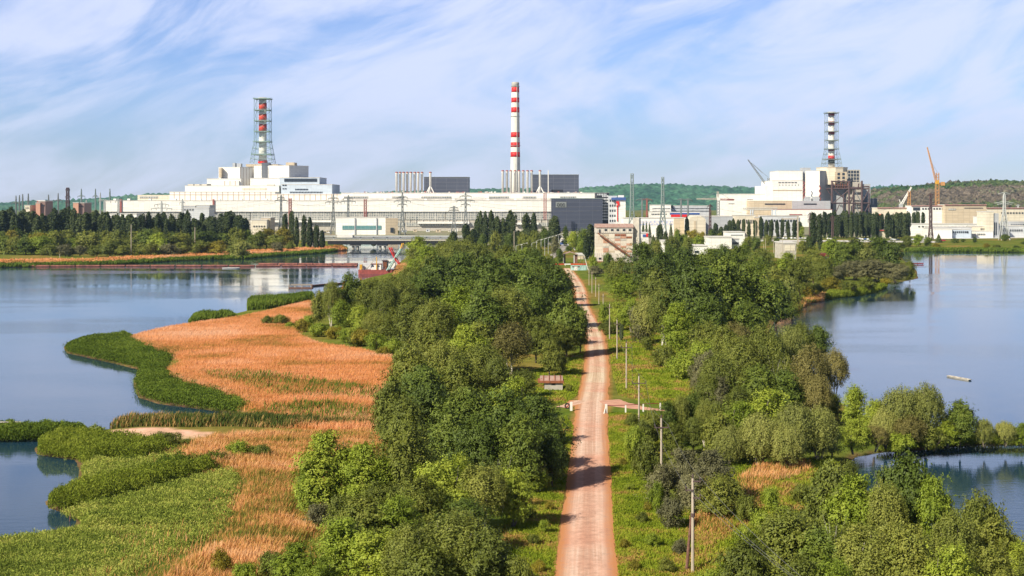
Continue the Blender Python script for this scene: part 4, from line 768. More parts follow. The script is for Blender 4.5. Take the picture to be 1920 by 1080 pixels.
# ================================================================== TREES
rg = np.random.default_rng(11)
def unit(v): return v/(np.linalg.norm(v, axis=-1, keepdims=True)+1e-9)
def cards(C_, Nrm, size, asp=0.55):
    n = len(C_); r_ = rg.normal(size=(n, 3)); T = unit(np.cross(Nrm, r_)); Bt = np.cross(Nrm, T); s = size[:, None]
    return np.stack([C_-T*s, C_-Bt*s*asp, C_+T*s, C_+Bt*s*asp], 1)
def sphere_dirs(n, zb=0.0):
    d = unit(rg.normal(size=(n, 3))); d[:, 2] += zb; return unit(d)
def crown_round(H=10, Rr=4, th=2.0, lobes=34, leaves=14000, ls=0.17, up=0.25, tuft=9, ragged=1.0):
    """crown of boughs: every bough carries tufts of leaves, some boughs reach past the rest"""
    c = np.array([0, 0, th+(H-th)*0.46]); a = np.array([Rr, Rr, (H-th)*0.50])
    ld = sphere_dirs(lobes, up); reach = rg.uniform(0.35, 0.88, (lobes, 1)); reach[:lobes//6] = rg.uniform(.85, 1.02, (lobes//6, 1))
    lc = c+ld*a*reach*np.array([1, 1, 1.0]); lr = rg.uniform(0.15, 0.31, lobes)*Rr; lr[:lobes//6] *= .6
    per = rg.multinomial(leaves//tuft, lr**2/np.sum(lr**2)); out_ = []
    for k in range(lobes):
        n = per[k]
        if n == 0: continue
        d = sphere_dirs(n, 0.2); asp = np.array([rg.uniform(.8, 1.3), rg.uniform(.8, 1.3), rg.uniform(.6, 1.1)])
        rad = lr[k]*(rg.uniform(0.7, 1.12, (n, 1)) if rg.random() < .4 else rg.uniform(.9, 1.2, (n, 1)))
        tc_ = lc[k]+d*rad*asp
        out2 = unit(d+unit((tc_-c)/a)*.5+np.array([0, 0, .15]))
        ts_ = (ls*rg.uniform(1.2, 2.6, n))[:, None, None]
        off = rg.normal(size=(n, tuft, 3))*ts_*.75*ragged+out2[:, None, :]*rg.uniform(-.4, 1.2, (n, tuft, 1))*ts_
        p = (tc_[:, None, :]+off).reshape(-1, 3)
        tn = unit(out2*1.0+rg.normal(size=(n, 3))*.3)
        nr_ = unit(np.repeat(tn, tuft, 0)+rg.normal(size=(n*tuft, 3))*0.24)
        out_.append(cards(p, nr_, ls*rg.uniform(0.55, 1.3, n*tuft), .6))
    V_ = np.concatenate(out_); V_[..., 2] = np.maximum(V_[..., 2], 0.15)
    return V_, lc
def crown_branchy(H=10, Rr=4, th=1.6, subs=4, branches=150, leaves=21000, ls=0.15, tuft=9, rise=.35):
    """crown built on several leaders of unequal height; leaf sprays follow each branch outward and sag at the tip"""
    out_ = []; heads = []; sc_ = []
    for q in range(subs):
        a = 6.28*(q+rg.uniform(-.3, .3))/subs; ro = Rr*rg.uniform(.18, .48)*(q > 0); top = H*(1 if q == 0 else rg.uniform(.68, .95)); rs = Rr*rg.uniform(.50, .72)*(1.15 if q == 0 else 1)
        sc_.append((np.array([math.cos(a)*ro, math.sin(a)*ro, 0]), top, rs))
    for k in range(branches):
        c0, top, rs = sc_[rg.integers(0, subs)]; f_ = rg.random()**.8; zb = th+(top-th)*(.08+.82*f_)
        prof = math.sin(math.pi*min(1, .22+.80*f_))**.6*rg.uniform(.7, 1.12); L_ = rs*prof; az = rg.uniform(0, 6.28); up_ = rise+(.9*f_**3)
        d = np.array([math.cos(az), math.sin(az), up_]); d /= np.linalg.norm(d)
        n = max(4, int(leaves/tuft/branches*rg.uniform(.5, 1.5))); t_ = .30+.70*rg.random(n)**.7; wd = (.10+.17*t_)*rs*rg.uniform(.7, 1.3)
        p0 = c0+np.array([0, 0, zb])+d*L_*t_[:, None]; p0[:, 2] -= .16*L_*t_**3
        side = rg.normal(size=(n, 3))*wd[:, None]*np.array([1, 1, .55]); tc_ = p0+side; heads.append(p0[np.argmax(t_)])
        outw = unit(d[None, :]*.75+unit(side)*.55+np.array([0, 0, .45])); ts_ = (ls*rg.uniform(1.0, 2.3, n))[:, None, None]
        p = (tc_[:, None, :]+rg.normal(size=(n, tuft, 3))*ts_*.8).reshape(-1, 3); tn = unit(outw+rg.normal(size=(n, 3))*.25)
        out_.append(cards(p, unit(np.repeat(tn, tuft, 0)+rg.normal(size=(n*tuft, 3))*.26), ls*rg.uniform(.55, 1.35, n*tuft)*rg.uniform(.85, 1.15), .6))
    V_ = np.concatenate(out_); V_[..., 2] = np.maximum(V_[..., 2], .15); return V_, np.array(heads)
def crown_droop(H=10, Rr=3.2, th=1.5, strands=420, per=32, ls=0.15, spread=1.0):
    """birch / willow: many hanging strands of small leaves"""
    out_ = []; heads = []
    for s in range(strands):
        d = sphere_dirs(1, 0.35)[0]; c = np.array([0, 0, th+(H-th)*0.55]); r0 = rg.uniform(0.55, 1.0)
        p0 = c+d*np.array([Rr, Rr, (H-th)*0.45])*r0; heads.append(p0)
        Ls = rg.uniform(0.10, 0.26)*H; tt = rg.random(per)
        outw = np.array([d[0], d[1], 0])*spread*0.5
        p = p0+outw*(tt[:, None]**0.7)*Ls*0.5-np.array([0, 0, 1])*(tt[:, None]**1.2)*Ls*np.clip(p0[2]/H, .3, 1)
        p += rg.normal(size=p.shape)*0.13*(1+Rr/6)
        nr_ = unit(d*0.8+rg.normal(size=(per, 3))*0.5+np.array([0, 0, .2])); out_.append(cards(p, nr_, ls*rg.uniform(0.6, 1.3, per), 0.5))
    V_ = np.concatenate(out_); V_[..., 2] = np.maximum(V_[..., 2], 0.15); return V_, np.array(heads)[::12]
def crown_column(H=24, Rr=2.6, th=1.2, leaves=5200, ls=0.46):
    """Lombardy poplar: upright ragged plumes"""
    pl = 22; out_ = []
    for k in range(pl):
        a = rg.uniform(0, 6.28); rb_ = rg.uniform(0.2, 0.8)*Rr; zb = th+rg.uniform(0, 0.6)*H*(k > 3); zt = min(H*rg.uniform(.86, 1), zb+rg.uniform(0.3, 0.55)*H) if k > 3 else H*rg.uniform(.88, 1)
        n = leaves//pl; u = rg.random(n); wd = Rr*rg.uniform(.32, .52)*np.clip(np.minimum(u*5+.35, (1.03-u)*4.5), 0, 1)**.7
        ang = rg.uniform(0, 6.28, n); sh = 1-u*rg.uniform(.2, .6); cx, cy = rb_*math.cos(a)*sh, rb_*math.sin(a)*sh
        if k <= 3: cx, cy = cx*0.3, cy*0.3
        p = np.stack([cx+np.cos(ang)*wd*rg.uniform(.6, 1.2, n), cy+np.sin(ang)*wd*rg.uniform(.6, 1.2, n), zb+(zt-zb)*u], 1)
        nr_ = unit(np.stack([np.cos(ang), np.sin(ang), np.full(n, .35)], 1)+rg.normal(size=(n, 3))*.5); out_.append(cards(p, nr_, ls*rg.uniform(.5, 1.35, n), .7))
    return np.concatenate(out_), np.zeros((0, 3))
def crown_cone(H=9, Rr=2.2, th=0.5, leaves=9000, ls=0.15):
    u = rg.random(leaves)**1.25; tier = 0.75+0.25*np.abs(np.sin(u*H*1.9)); ang = rg.uniform(0, 6.28, leaves); lob = 1+.18*np.sin(ang*5+u*20)
    r_ = Rr*(1-u)**0.85*tier*lob*np.where(rg.random(leaves) < .2, rg.uniform(.4, 1, leaves), rg.uniform(.85, 1.05, leaves))
    p = np.stack([np.cos(ang)*r_, np.sin(ang)*r_, th+(H-th)*u-r_*0.12], 1)
    nr_ = unit(np.stack([np.cos(ang), np.sin(ang), np.full(leaves, .5)], 1)+rg.normal(size=(leaves, 3))*.5)
    return cards(p, nr_, ls*rg.uniform(.6, 1.3, leaves), .4), np.zeros((0, 3))
def trunk_mesh(name, H, th, tips, r0, mt, lean=0.0, multi=1):
    mb = MB(); rr = random.Random(hash(name) % 1000 if False else len(name)*7+int(H*10))
    for q in range(multi):
        ox = rr.uniform(-.5, .5)*(multi > 1); oy = rr.uniform(-.5, .5)*(multi > 1)
        pts = [Vector((ox*.3, oy*.3, -0.2))]; n = 6
        for i in range(1, n+1):
            z = H*0.82*i/n; pts.append(Vector((ox*(1+i*.5)+rr.uniform(-.12, .12)*i*.5, oy*(1+i*.5)+rr.uniform(-.12, .12)*i*.5, z)))
        for i in range(n): mb.tube(pts[i], pts[i+1], r0*(1-i/n*.85), r0*(1-(i+1)/n*.85), 7, i == 0)
        for tpp in list(tips)[q::multi]:
            tpv = Vector(tpp); k = min(n-1, max(1, int(n*max(0.15, (tpv.z-2.2)/H)*.8))); s = pts[k]; mid = (s+tpv)/2+Vector((0, 0, .35))
            mb.tube(s, mid, r0*.32, r0*.2, 5, False); mb.tube(mid, tpv, r0*.2, r0*.06, 5, False)
    me_ = bpy.data.meshes.new(name); me_.from_pydata([tuple(v) for v in mb.v], [], mb.f); me_.polygons.foreach_set('use_smooth', [True]*len(me_.polygons)); me_.materials.append(mt); return me_
PROTO = {}
def proto(key, Vq, tips, H, Wd, mt, bark, r0, th=2, multi=1):
    PROTO.setdefault(key, []).append((quads_mesh('crown', Vq, mt), trunk_mesh('trunk', H, th, tips, r0, bark, multi=multi), H, Wd))
for q in range(6):
    v, tp = crown_branchy(10, 4.6, 1.3, 3+q % 3, 120+q*14, 22000, (.13, .15, .18)[q % 3]); proto('broad', v, tp[::8][:18], 10, 8.2, M['leaf_dark'], M['bark'], .24)
for q in range(3):
    v, tp = crown_branchy(10, 4.3, .5, 5, 150, 22000, .135, rise=.5) if q != 1 else crown_round(10, 3.7, .8, 46, 21000, .14, up=.15); proto('bushy', v, tp[::9][:14], 10, 7.8, M['leaf_bright'], M['bark_grey'], .2, multi=2)
for q in range(3):
    v, tp = crown_droop(10, 3.1, 1.0, 620, 30, .13); proto('birch', v, tp[:14], 10, 7.2, M['leaf_birch'], M['bark_pale'], .16, multi=2)
for q in range(3):
    v, tp = crown_droop(8, 4.2, .4, 760, 28, .14, 1.6); proto('willow', v, tp[:14], 8.4, 10, M['leaf_willow'], M['bark_grey'], .26, multi=3)
for q in range(3):
    v, tp = crown_round(3, 2.0, 0.0, 34, 8000, 0.10, up=0.35); proto('shrub', v, tp[:6], 3, 4.2, M['leaf_olive'], M['bark'], .06, multi=3)
for q in range(2):
    v, tp = crown_cone(); proto('cone', v, tp, 9, 4.4, M['leaf_conifer'], M['bark'], .14)
for q in range(5):
    v, tp = crown_column(); proto('column', v, tp, 24, 5.3, M['leaf_poplar'], M['bark'], .3)
for q in range(2):
    v, lc_ = crown_round(10, 2.6, 3.5, 20, 2600, 0.12); tp = [Vector((math.cos(i*2.4)*(1+i*.16), math.sin(i*2.4)*(1+i*.16), 4.2+i*.42)) for i in range(14)]; proto('bare', v, tp, 10, 6, M['leaf_birch'], M['bark_white'], .17, multi=2)
for q in range(4):   # seen from far off: fewer, larger sprays
    v, tp = crown_branchy(10, 4.6, .6, 3+q % 3, 70, 5600, .30, tuft=6) if q % 2 else crown_round(10, 4.1, 0.7, 30, 4600, 0.33); proto('far_broad', v, tp[:5], 10, 8.6, M['leaf_olive'], M['bark'], .25)
# code -> (prototype, material, name, description, category)
SP = {
 'D': ('broad', 'leaf_dark', 'broadleaf_tree', 'dark broadleaf tree', 'tree'),
 'L': ('bushy', 'leaf_bright', 'broadleaf_tree', 'bright bushy tree', 'tree'),
 'O': ('broad', 'leaf_olive', 'broadleaf_tree', 'olive broadleaf tree', 'tree'),
 'X': ('bare', 'leaf_birch', 'birch_tree', 'half bare white stemmed birch', 'tree'),
 'N': ('birch', 'leaf_brown', 'willow_tree', 'brownish drooping willow', 'tree'),
 'W': ('willow', 'leaf_willow', 'willow_tree', 'pale rounded willow', 'tree'),
 'B': ('birch', 'leaf_birch', 'birch_tree', 'loose crowned birch', 'tree'),
 'S': ('shrub', 'leaf_olive', 'shrub', 'olive green shrub', 'shrub'),
 'T': ('shrub', 'leaf_bright', 'shrub', 'bright green shrub', 'shrub'),
 'G': ('bushy', 'leaf_grey', 'shrub', 'grey leaved shrub', 'shrub'),
 'g': ('shrub', 'leaf_grey', 'shrub', 'low greyish shrub', 'shrub'),
 'y': ('shrub', 'leaf_gold', 'shrub', 'yellow green shrub', 'shrub'),
 'C': ('cone', 'leaf_conifer', 'conifer_tree', 'pointed dark conifer', 'tree'),
 'P': ('column', 'leaf_poplar', 'poplar_tree', 'dark columnar poplar', 'tree'),
 'f': ('far_broad', 'leaf_olive', 'broadleaf_tree', 'olive rounded tree', 'tree'),
 'd': ('far_broad', 'leaf_dark', 'broadleaf_tree', 'dark rounded tree', 'tree'),
 'b': ('far_broad', 'leaf_bright', 'broadleaf_tree', 'bright rounded tree', 'tree'),
 'w': ('far_broad', 'leaf_willow', 'willow_tree', 'pale rounded willow', 'tree'),
 'o': ('far_broad', 'leaf_gold', 'broadleaf_tree', 'golden rounded tree', 'tree'),
 'e': ('far_broad', 'leaf_grey', 'shrub', 'grey rounded shrub', 'shrub'),
 'c': ('cone', 'leaf_conifer', 'spruce_tree', 'small dark spruce', 'tree'),
}
TR = random.Random(21)
used_parts = set()
def trees(place, frm, group, items, key=None):
    """items: (px, ytop, ybase, width px, code). Each becomes its own tree; label = rank within its kind along one direction."""
    items = sorted(items, key=key or (lambda i: i[0])); cnt = {}; tot = {}
    for it in items: tot[it[4]] = tot.get(it[4], 0)+1
    for px, yt, yb, wp, code in items:
        pk, mk, nm, desc, cat = SP[code]; Y = D(yb); hh = CZ-GZ-(yt-H0)*Y/F; wm_ = wp*Y/F
        if pk != 'column' and pk != 'cone' and code.isupper(): hh *= 1.0
        k = cnt[code] = cnt.get(code, 0)+1
        lab = (f'{ordw(k)} {desc} {place}, from {frm}' if tot[code] > 1 else f'the one {desc} {place}')
        if len(lab.split()) > 16: print('LONG', lab)
        cm_, tm_, H_, W_ = TR.choice(PROTO[pk])
        if pk in ('far_broad', 'shrub') and False: pass
        r = thing(nm, lab, cat, (X(px, Y), Y, GZ-0.05), group, TR.uniform(0, 6.28))
        s = wm_/W_; r.scale = (s*TR.uniform(.92, 1.08), s*TR.uniform(.92, 1.08), hh/H_)
        for nme, md in (('crown', cm_), ('trunk', tm_)):
            c_ = bpy.data.objects.new(nme, md); col.objects.link(c_); c_.parent = r
            if nme == 'crown': c_.material_slots[0].link = 'OBJECT'; c_.material_slots[0].material = M[mk]
ROADK = lambda i: -i[0]
# ================================================================== TREE LISTS  (px, py top, py base, px width, kind)
lf = 'the road'
trees('in the front thicket on the left verge', lf, 'front thicket trees left of the road', [
 (560,1010,1130,110,'L'),(640,960,1110,150,'L'),(715,985,1125,150,'L'),(770,975,1140,120,'B'),(855,950,1130,170,'B'),(925,985,1145,120,'O'),(800,1020,1160,130,'O'),(680,925,1060,120,'O'),
 (745,925,1060,110,'L'),(600,1040,1150,90,'L'),(975,1040,1150,70,'S')], ROADK)
trees('in the second clump before the road shadow', lf, 'second clump left of the road', [
 (618,800,962,135,'L'),(690,822,968,120,'L'),(580,870,968,70,'L'),(760,780,965,120,'O'),(835,845,1000,130,'L'),(900,865,1000,110,'B'),(960,872,990,90,'L'),(790,890,1020,110,'O'),(870,930,1040,120,'D'),
 (705,900,1000,90,'O'),(1010,880,925,50,'L'),(640,930,1000,60,'S'),(600,945,985,60,'g')], ROADK)
trees('in the dark stand casting shade on the road', lf, 'dark stand left of the road', [
 (1010,735,905,120,'D'),(1035,800,915,66,'D'),(945,728,885,130,'D'),(980,770,925,110,'D'),(875,722,880,130,'D'),(810,715,862,110,'D'),(755,740,880,110,'O'),(900,775,925,120,'D'),(735,700,845,80,'O'),
 (840,760,905,110,'D'),(790,680,820,110,'D'),(960,700,840,90,'L')], ROADK)
trees('between reed meadow and rusty roofed shed', lf, 'trees between meadow and shed', [
 (770,650,790,90,'O'),(830,632,775,100,'B'),(900,640,770,110,'B'),(860,660,800,100,'O'),(930,668,790,80,'O'),(740,720,800,70,'D'),(880,600,735,90,'L'),(810,600,720,90,'O'),
 (960,600,702,85,'N'),(1030,632,706,50,'O'),(1052,655,700,30,'S'),(985,690,745,60,'O'),(760,640,740,60,'O')], ROADK)
trees('in the tall dark wood at the road bend', lf, 'dark wood at the road bend', [
 (1088,572,662,46,'D'),(1062,555,668,80,'D'),(1010,535,650,100,'D'),(950,530,660,110,'B'),(905,545,665,100,'D'),(1040,500,615,90,'D'),(990,505,620,90,'D'),(930,505,615,100,'D'),(865,530,650,100,'L'),
 (815,555,670,90,'B'),(770,560,660,90,'O'),(1050,600,672,60,'O'),(1005,590,680,70,'O'),(900,600,700,80,'O')], ROADK)
trees('in the far part of the left wood', lf, 'far part of the left wood', [
 (1045,500,575,60,'D'),(1015,478,565,80,'D'),(965,470,560,85,'D'),(915,478,565,85,'D'),(870,470,560,80,'D'),(820,478,570,85,'D'),(870,500,600,90,'D'),(800,510,600,85,'D'),(750,520,610,80,'B'),
 (1000,465,535,60,'D'),(950,458,530,60,'O'),(895,455,525,60,'O'),(850,450,520,60,'B'),(1030,485,540,50,'D')], ROADK)
trees('on the wooded left point above the meadow', lf, 'trees on the wooded point', [
 (598,543,612,34,'O'),(622,520,615,40,'B'),(655,505,612,58,'D'),(690,522,620,60,'O'),(722,520,625,66,'B'),(640,560,625,50,'L'),(675,570,630,50,'L'),(705,580,640,60,'B'),(740,575,650,70,'O'),
 (770,545,630,70,'O'),(700,518,592,50,'O'),(738,512,585,50,'O'),(768,496,575,56,'B'),(580,590,616,26,'T')], ROADK)
trees('at the edges of the left wood', lf, 'pale birches of the left wood', [(647,556,606,24,'X'),(782,560,622,26,'X'),(870,600,660,30,'X'),(1012,860,925,34,'X'),(940,850,960,40,'X')], ROADK)
trees('on the bank between the dredger and the bridge', lf, 'trees by the dredger', [
 (785,440,492,50,'L'),(775,464,505,36,'O'),(800,455,520,56,'L'),(835,450,515,60,'B'),(778,482,540,44,'L'),(810,475,545,60,'O'),(752,508,548,40,'L'),(870,448,505,50,'O'),(905,455,510,50,'O'),(765,510,552,36,'y'),(960,468,525,50,'L'),(850,470,540,60,'O')], ROADK)
trees('along the edge of the orange reed meadow', lf, 'shrubs along the reed meadow', [
 (600,606,632,36,'T'),(625,612,636,36,'y'),(650,616,642,40,'T'),(680,618,650,44,'y'),(705,624,656,40,'T'),(735,636,668,44,'T'),(565,598,622,30,'y'),(525,590,612,34,'S'),(502,592,612,22,'S'),(545,604,618,26,'T'),
 (752,655,684,34,'T'),(665,628,650,34,'S'),(448,826,862,50,'T'),(490,832,864,46,'S'),(720,650,670,30,'y')], ROADK)
trees('in the reeds at the lower left', lf, 'small shrubs in the reeds', [
 (242,815,834,30,'S'),(312,810,833,56,'S'),(350,822,834,24,'S'),(415,1030,1085,40,'y'),(510,1035,1095,60,'S'),(460,1055,1100,60,'T'),(560,905,940,20,'y'),(1045,1020,1050,6,'g')][:7], ROADK)
rt = 'the road'
trees('in the broad thicket at the lower right', rt, 'lower right thicket', [
 (1400,1005,1180,120,'O'),(1345,1050,1165,80,'L'),(1470,945,1130,150,'O'),(1540,985,1150,140,'D'),(1560,860,1050,110,'O'),(1610,880,1070,120,'L'),(1660,895,1080,100,'B'),
 (1700,845,1060,110,'D'),(1755,880,1075,90,'L'),(1620,975,1160,140,'B'),(1700,975,1170,140,'O'),(1790,950,1130,110,'B'),(1835,915,1085,100,'O'),(1870,965,1110,90,'O'),(1780,1010,1190,130,'L'),
 (1860,1020,1170,110,'O'),(1915,1010,1120,80,'L'),(1560,1040,1200,120,'L'),(1500,1030,1200,110,'O'),(1950,990,1150,90,'O')])
trees('on rough grass between pond and thicket', rt, 'shrubs between pond and thicket', [(1400,930,985,44,'S'),(1445,915,965,40,'T'),(1500,905,950,44,'S'),(1545,880,935,50,'T'),(1470,950,1010,60,'T'),(1395,985,1040,50,'T'),(1590,860,925,46,'O'),(1515,950,1020,60,'S'),(1430,955,1025,50,'T')])
trees('around the grey bush beside the right verge', rt, 'grey bushes right of the road', [
 (1335,835,950,90,'G'),(1285,832,945,76,'G'),(1240,865,950,60,'G'),(1350,885,975,80,'O'),(1258,932,992,56,'g'),(1215,825,900,60,'S'),(1190,800,870,40,'T'),(1232,905,965,36,'T'),(1300,880,960,70,'G')])
trees('in the rounded belt before the pond', rt, 'rounded belt before the pond', [
 (1385,745,860,90,'L'),(1440,722,850,110,'L'),(1490,745,870,90,'W'),(1425,765,880,90,'W'),(1535,752,868,90,'W'),(1370,790,880,70,'W'),(1475,785,885,80,'W'),(1560,790,860,60,'O'),(1350,770,870,70,'O'),
 (1602,718,820,60,'L'),(1640,745,830,54,'L'),(1600,780,850,60,'L'),(1690,715,835,90,'W'),(1735,708,835,80,'W'),(1660,760,838,60,'W'),(1705,775,842,70,'N'),(1640,795,846,60,'N'),(1800,748,836,66,'D'),(1775,785,838,50,'L'),
 (1845,780,838,44,'W'),(1885,785,836,50,'W'),(1915,790,836,40,'L'),(1750,800,842,60,'S'),(1690,812,846,60,'T')])
trees('in the dark young stand beside the side track', rt, 'young stand by the side track', [
 (1250,748,838,42,'D'),(1276,735,835,44,'B'),(1300,730,832,42,'D'),(1322,745,838,44,'B'),(1225,765,842,44,'O'),(1205,785,850,40,'O'),(1330,700,800,60,'O'),(1300,780,850,60,'O'),(1260,790,855,50,'O'),(1345,750,840,50,'O'),(1195,815,860,34,'S')])
trees('in the mixed birch stand by the right lake', rt, 'mixed stand by the lake', [
 (1345,655,790,80,'B'),(1390,625,770,90,'B'),(1435,603,765,90,'B'),(1480,600,755,80,'W'),(1420,680,800,90,'D'),(1470,690,800,80,'D'),(1520,640,785,84,'N'),(1565,650,745,54,'N'),(1530,700,800,70,'N'),(1350,700,800,60,'G'),(1385,720,810,70,'O'),
 (1535,608,690,50,'D'),(1320,650,760,60,'G'),(1360,610,700,60,'O'),(1560,735,790,50,'O'),(1500,600,700,60,'B')])
trees('on the right verge before the side track', rt, 'weeds on the right verge', [(1172,1010,1030,20,'y'),(1205,960,982,26,'S'),(1180,905,922,22,'T'),(1225,1000,1028,30,'T'),(1168,860,874,16,'y'),(1195,860,885,26,'S'),(1172,818,832,16,'T'),(1250,1045,1075,34,'S'),(1190,1050,1070,24,'y'),(1185,775,800,30,'S'),(1215,940,960,20,'y'),(1275,1010,1040,34,'g')])
trees('on the left verge by the road edge', lf, 'weeds on the left verge', [(1020,975,1000,24,'T'),(1000,1000,1022,24,'S'),(1030,940,958,18,'y'),(990,950,975,30,'S'),(1062,850,866,14,'T'),(1010,1050,1075,28,'y'),(1066,720,735,14,'S'),(1075,690,703,14,'T')], ROADK)
trees('on the open grass right of the power poles', rt, 'shrubs on the right grass', [
 (1280,660,712,60,'T'),(1245,648,690,50,'S'),(1310,640,710,60,'T'),(1340,640,700,60,'S'),(1215,630,660,30,'S'),(1140,602,628,36,'S'),(1380,600,690,70,'N'),(1165,606,640,9,'P')])
trees('in the tall grove right of the road bend', rt, 'dark grove right of the road', [
 (1300,492,655,110,'D'),(1355,482,640,120,'D'),(1410,495,635,110,'D'),(1455,520,620,80,'D'),(1250,520,650,80,'B'),(1275,560,670,80,'L'),(1215,545,645,70,'W'),(1325,545,665,90,'D'),(1160,562,620,50,'L'),(1185,555,625,50,'L'),(1135,570,615,30,'T'),
 (1485,545,605,50,'O'),(1200,575,645,44,'e'),(1330,600,680,70,'O'),(1400,560,660,90,'D')])
trees('in the grove before the white sheds', rt, 'grove before the white sheds', [
 (1200,452,560,80,'D'),(1240,470,565,70,'D'),(1160,480,545,50,'B'),(1175,510,570,60,'L'),(1280,462,545,70,'D'),(1330,462,545,70,'D'),(1385,458,540,70,'D'),(1420,478,560,70,'D'),(1450,500,570,60,'O'),(1480,520,580,50,'w'),(1230,500,590,80,'O'),
 (1150,500,545,34,'L'),(1140,475,510,22,'d'),(1355,455,520,50,'D'),(1500,480,560,60,'O'),(1475,470,530,50,'L'),(1430,465,530,44,'O')])
trees('on the hooked point in the right lake', rt, 'trees on the hooked point', [
 (1525,462,535,56,'O'),(1548,480,545,44,'O'),(1580,452,505,50,'D'),(1610,450,500,50,'d'),(1645,440,495,60,'D'),(1675,450,500,44,'d'),(1625,462,505,50,'w'),(1600,487,525,66,'G'),(1640,485,528,80,'G'),(1680,490,530,50,'G'),(1570,495,530,44,'G'),
 (1706,490,527,24,'S'),(1560,520,548,40,'y'),(1590,528,550,36,'S'),(1530,530,556,36,'S'),(1625,520,545,34,'S'),(1515,535,560,34,'y'),(1660,522,535,22,'y'),(1560,448,500,40,'b')])
trees('in the thickets right of the road', rt, 'pale birches right of the road', [(1665,865,1010,60,'X'),(1702,850,1000,50,'X'),(1460,655,770,40,'X'),(1475,660,775,30,'X'),(1430,640,750,30,'X'),(1570,960,1090,50,'X'),(1240,560,650,40,'X'),(1345,545,640,40,'X')])
rb = random.Random(77)
def scat(px0, px1, n, yt, yb, w_, codes, jy=4):
    out_ = []
    for i in range(n): out_.append((px0+(px1-px0)*(i+.5)/n+rb.uniform(-.3, .3)*(px1-px0)/n, yt+rb.uniform(-jy, jy), yb+rb.uniform(-1.5, 1.5), w_*rb.uniform(.8, 1.25), rb.choice(codes)))
    return out_
bk = 'the bridge'; TB = lambda i: -i[0]
trees('in the front row on the far left bank', bk, 'front trees on the far bank', scat(-120, 345, 24, 437, 477, 42, 'ffdfbd', 9)+[(75,433,474,42,'o'),(22,428,470,34,'o')], TB)
trees('at the water of the far left bank', bk, 'low bushes on the far bank', scat(90, 350, 10, 455, 481, 30, 'fef', 5)+[(378,452,479,40,'f'),(410,450,479,44,'o'),(440,456,481,34,'f'),(455,450,484,40,'w'),(520,455,474,26,'e'),(545,452,471,20,'f')], TB)
trees('in the second row on the far left bank', bk, 'second row on the far bank', scat(-100, 480, 24, 430, 467, 40, 'dfdf', 5)+[(500,425,466,44,'o'),(530,424,465,40,'o'),(515,438,470,40,'f'),(487,432,468,36,'f'),(350,448,476,34,'f'),(325,455,478,22,'o')], TB)
trees('of the long belt on the far left bank', bk, 'poplar belt on the far left bank', scat(-100, 215, 34, 394, 463, 19, 'P', 8)+scat(215, 468, 27, 400, 464, 18, 'P', 8), TB)
trees('in the short tall group before the bridge', bk, 'poplars before the bridge', [(534,398,462,10,'P'),(546,393,463,11,'P'),(556,404,465,12,'P'),(570,402,466,12,'P'),(581,404,468,14,'P'),(593,420,468,13,'P'),(604,430,468,13,'P')], TB)
trees('of the group right of the bridge', bk, 'poplars right of the bridge', [(874,418,466,17,'P'),(888,428,470,16,'P'),(901,393,464,13,'P'),(910,393,466,14,'P'),(921,393,466,16,'P'),(932,403,470,18,'P'),(943,408,470,17,'P'),(957,392,462,21,'P'),(987,397,462,17,'P'),(1001,396,460,17,'P'),(1040,402,462,26,'P'),(972,430,466,13,'P'),(894,408,468,14,'P'),(926,410,470,14,'P'),(950,416,470,14,'P'),(962,404,466,13,'P'),(880,440,474,24,'f'),(905,438,475,22,'d'),(930,436,474,24,'f'),(955,440,474,22,'d'),(980,438,472,22,'f'),(1005,434,470,20,'f'),(1022,430,468,20,'d'),(850,432,474,18,'P')])
trees('at the lamp lined approach beyond the gate', bk, 'trees at the gate', [(845,440,480,24,'f'),(862,446,482,26,'f'),(1000,432,470,26,'f'),(1020,424,465,22,'d'),(985,440,478,24,'f'),(1040,440,480,16,'e'),(1075,430,470,24,'b'),(1095,425,475,26,'d'),(1066,460,472,16,'d'),(1108,418,482,20,'P'),(1100,440,486,16,'P'),(1112,478,505,20,'b'),(1148,484,512,12,'c'),(1090,450,480,20,'b'),(1060,425,462,14,'d'),(1116,497,518,34,'e'),(1010,455,484,18,'f'),(1049,466,494,17,'d'),(1000,462,494,24,'f'),(984,466,498,22,'b'),(1030,478,500,16,'f'),(1012,474,500,18,'d')])
trees('behind the concrete silo building', 'the silo', 'trees behind the silo', [(1206,415,446,9,'c'),(1212,414,446,8,'c'),(1218,417,446,9,'c'),(1237,419,466,12,'P'),(1258,417,446,10,'c'),(1248,432,470,12,'P'),(1270,428,470,24,'b'),(1288,404,446,10,'P'),(1301,421,443,7,'c'),(1308,424,443,7,'c'),(1318,420,443,8,'c'),
 (1342,417,446,9,'P'),(1352,424,450,12,'P'),(1362,420,450,10,'P'),(1375,408,448,9,'P'),(1384,410,448,8,'P'),(1394,409,448,8,'P'),(1404,410,448,8,'P'),(1310,440,472,30,'b'),(1290,444,480,30,'f'),(1262,440,480,30,'f'),(1225,440,478,20,'c'),(1165,392,412,6,'c'),(1300,432,455,26,'o'),(1275,394,409,10,'d'),(1303,395,409,8,'d')])
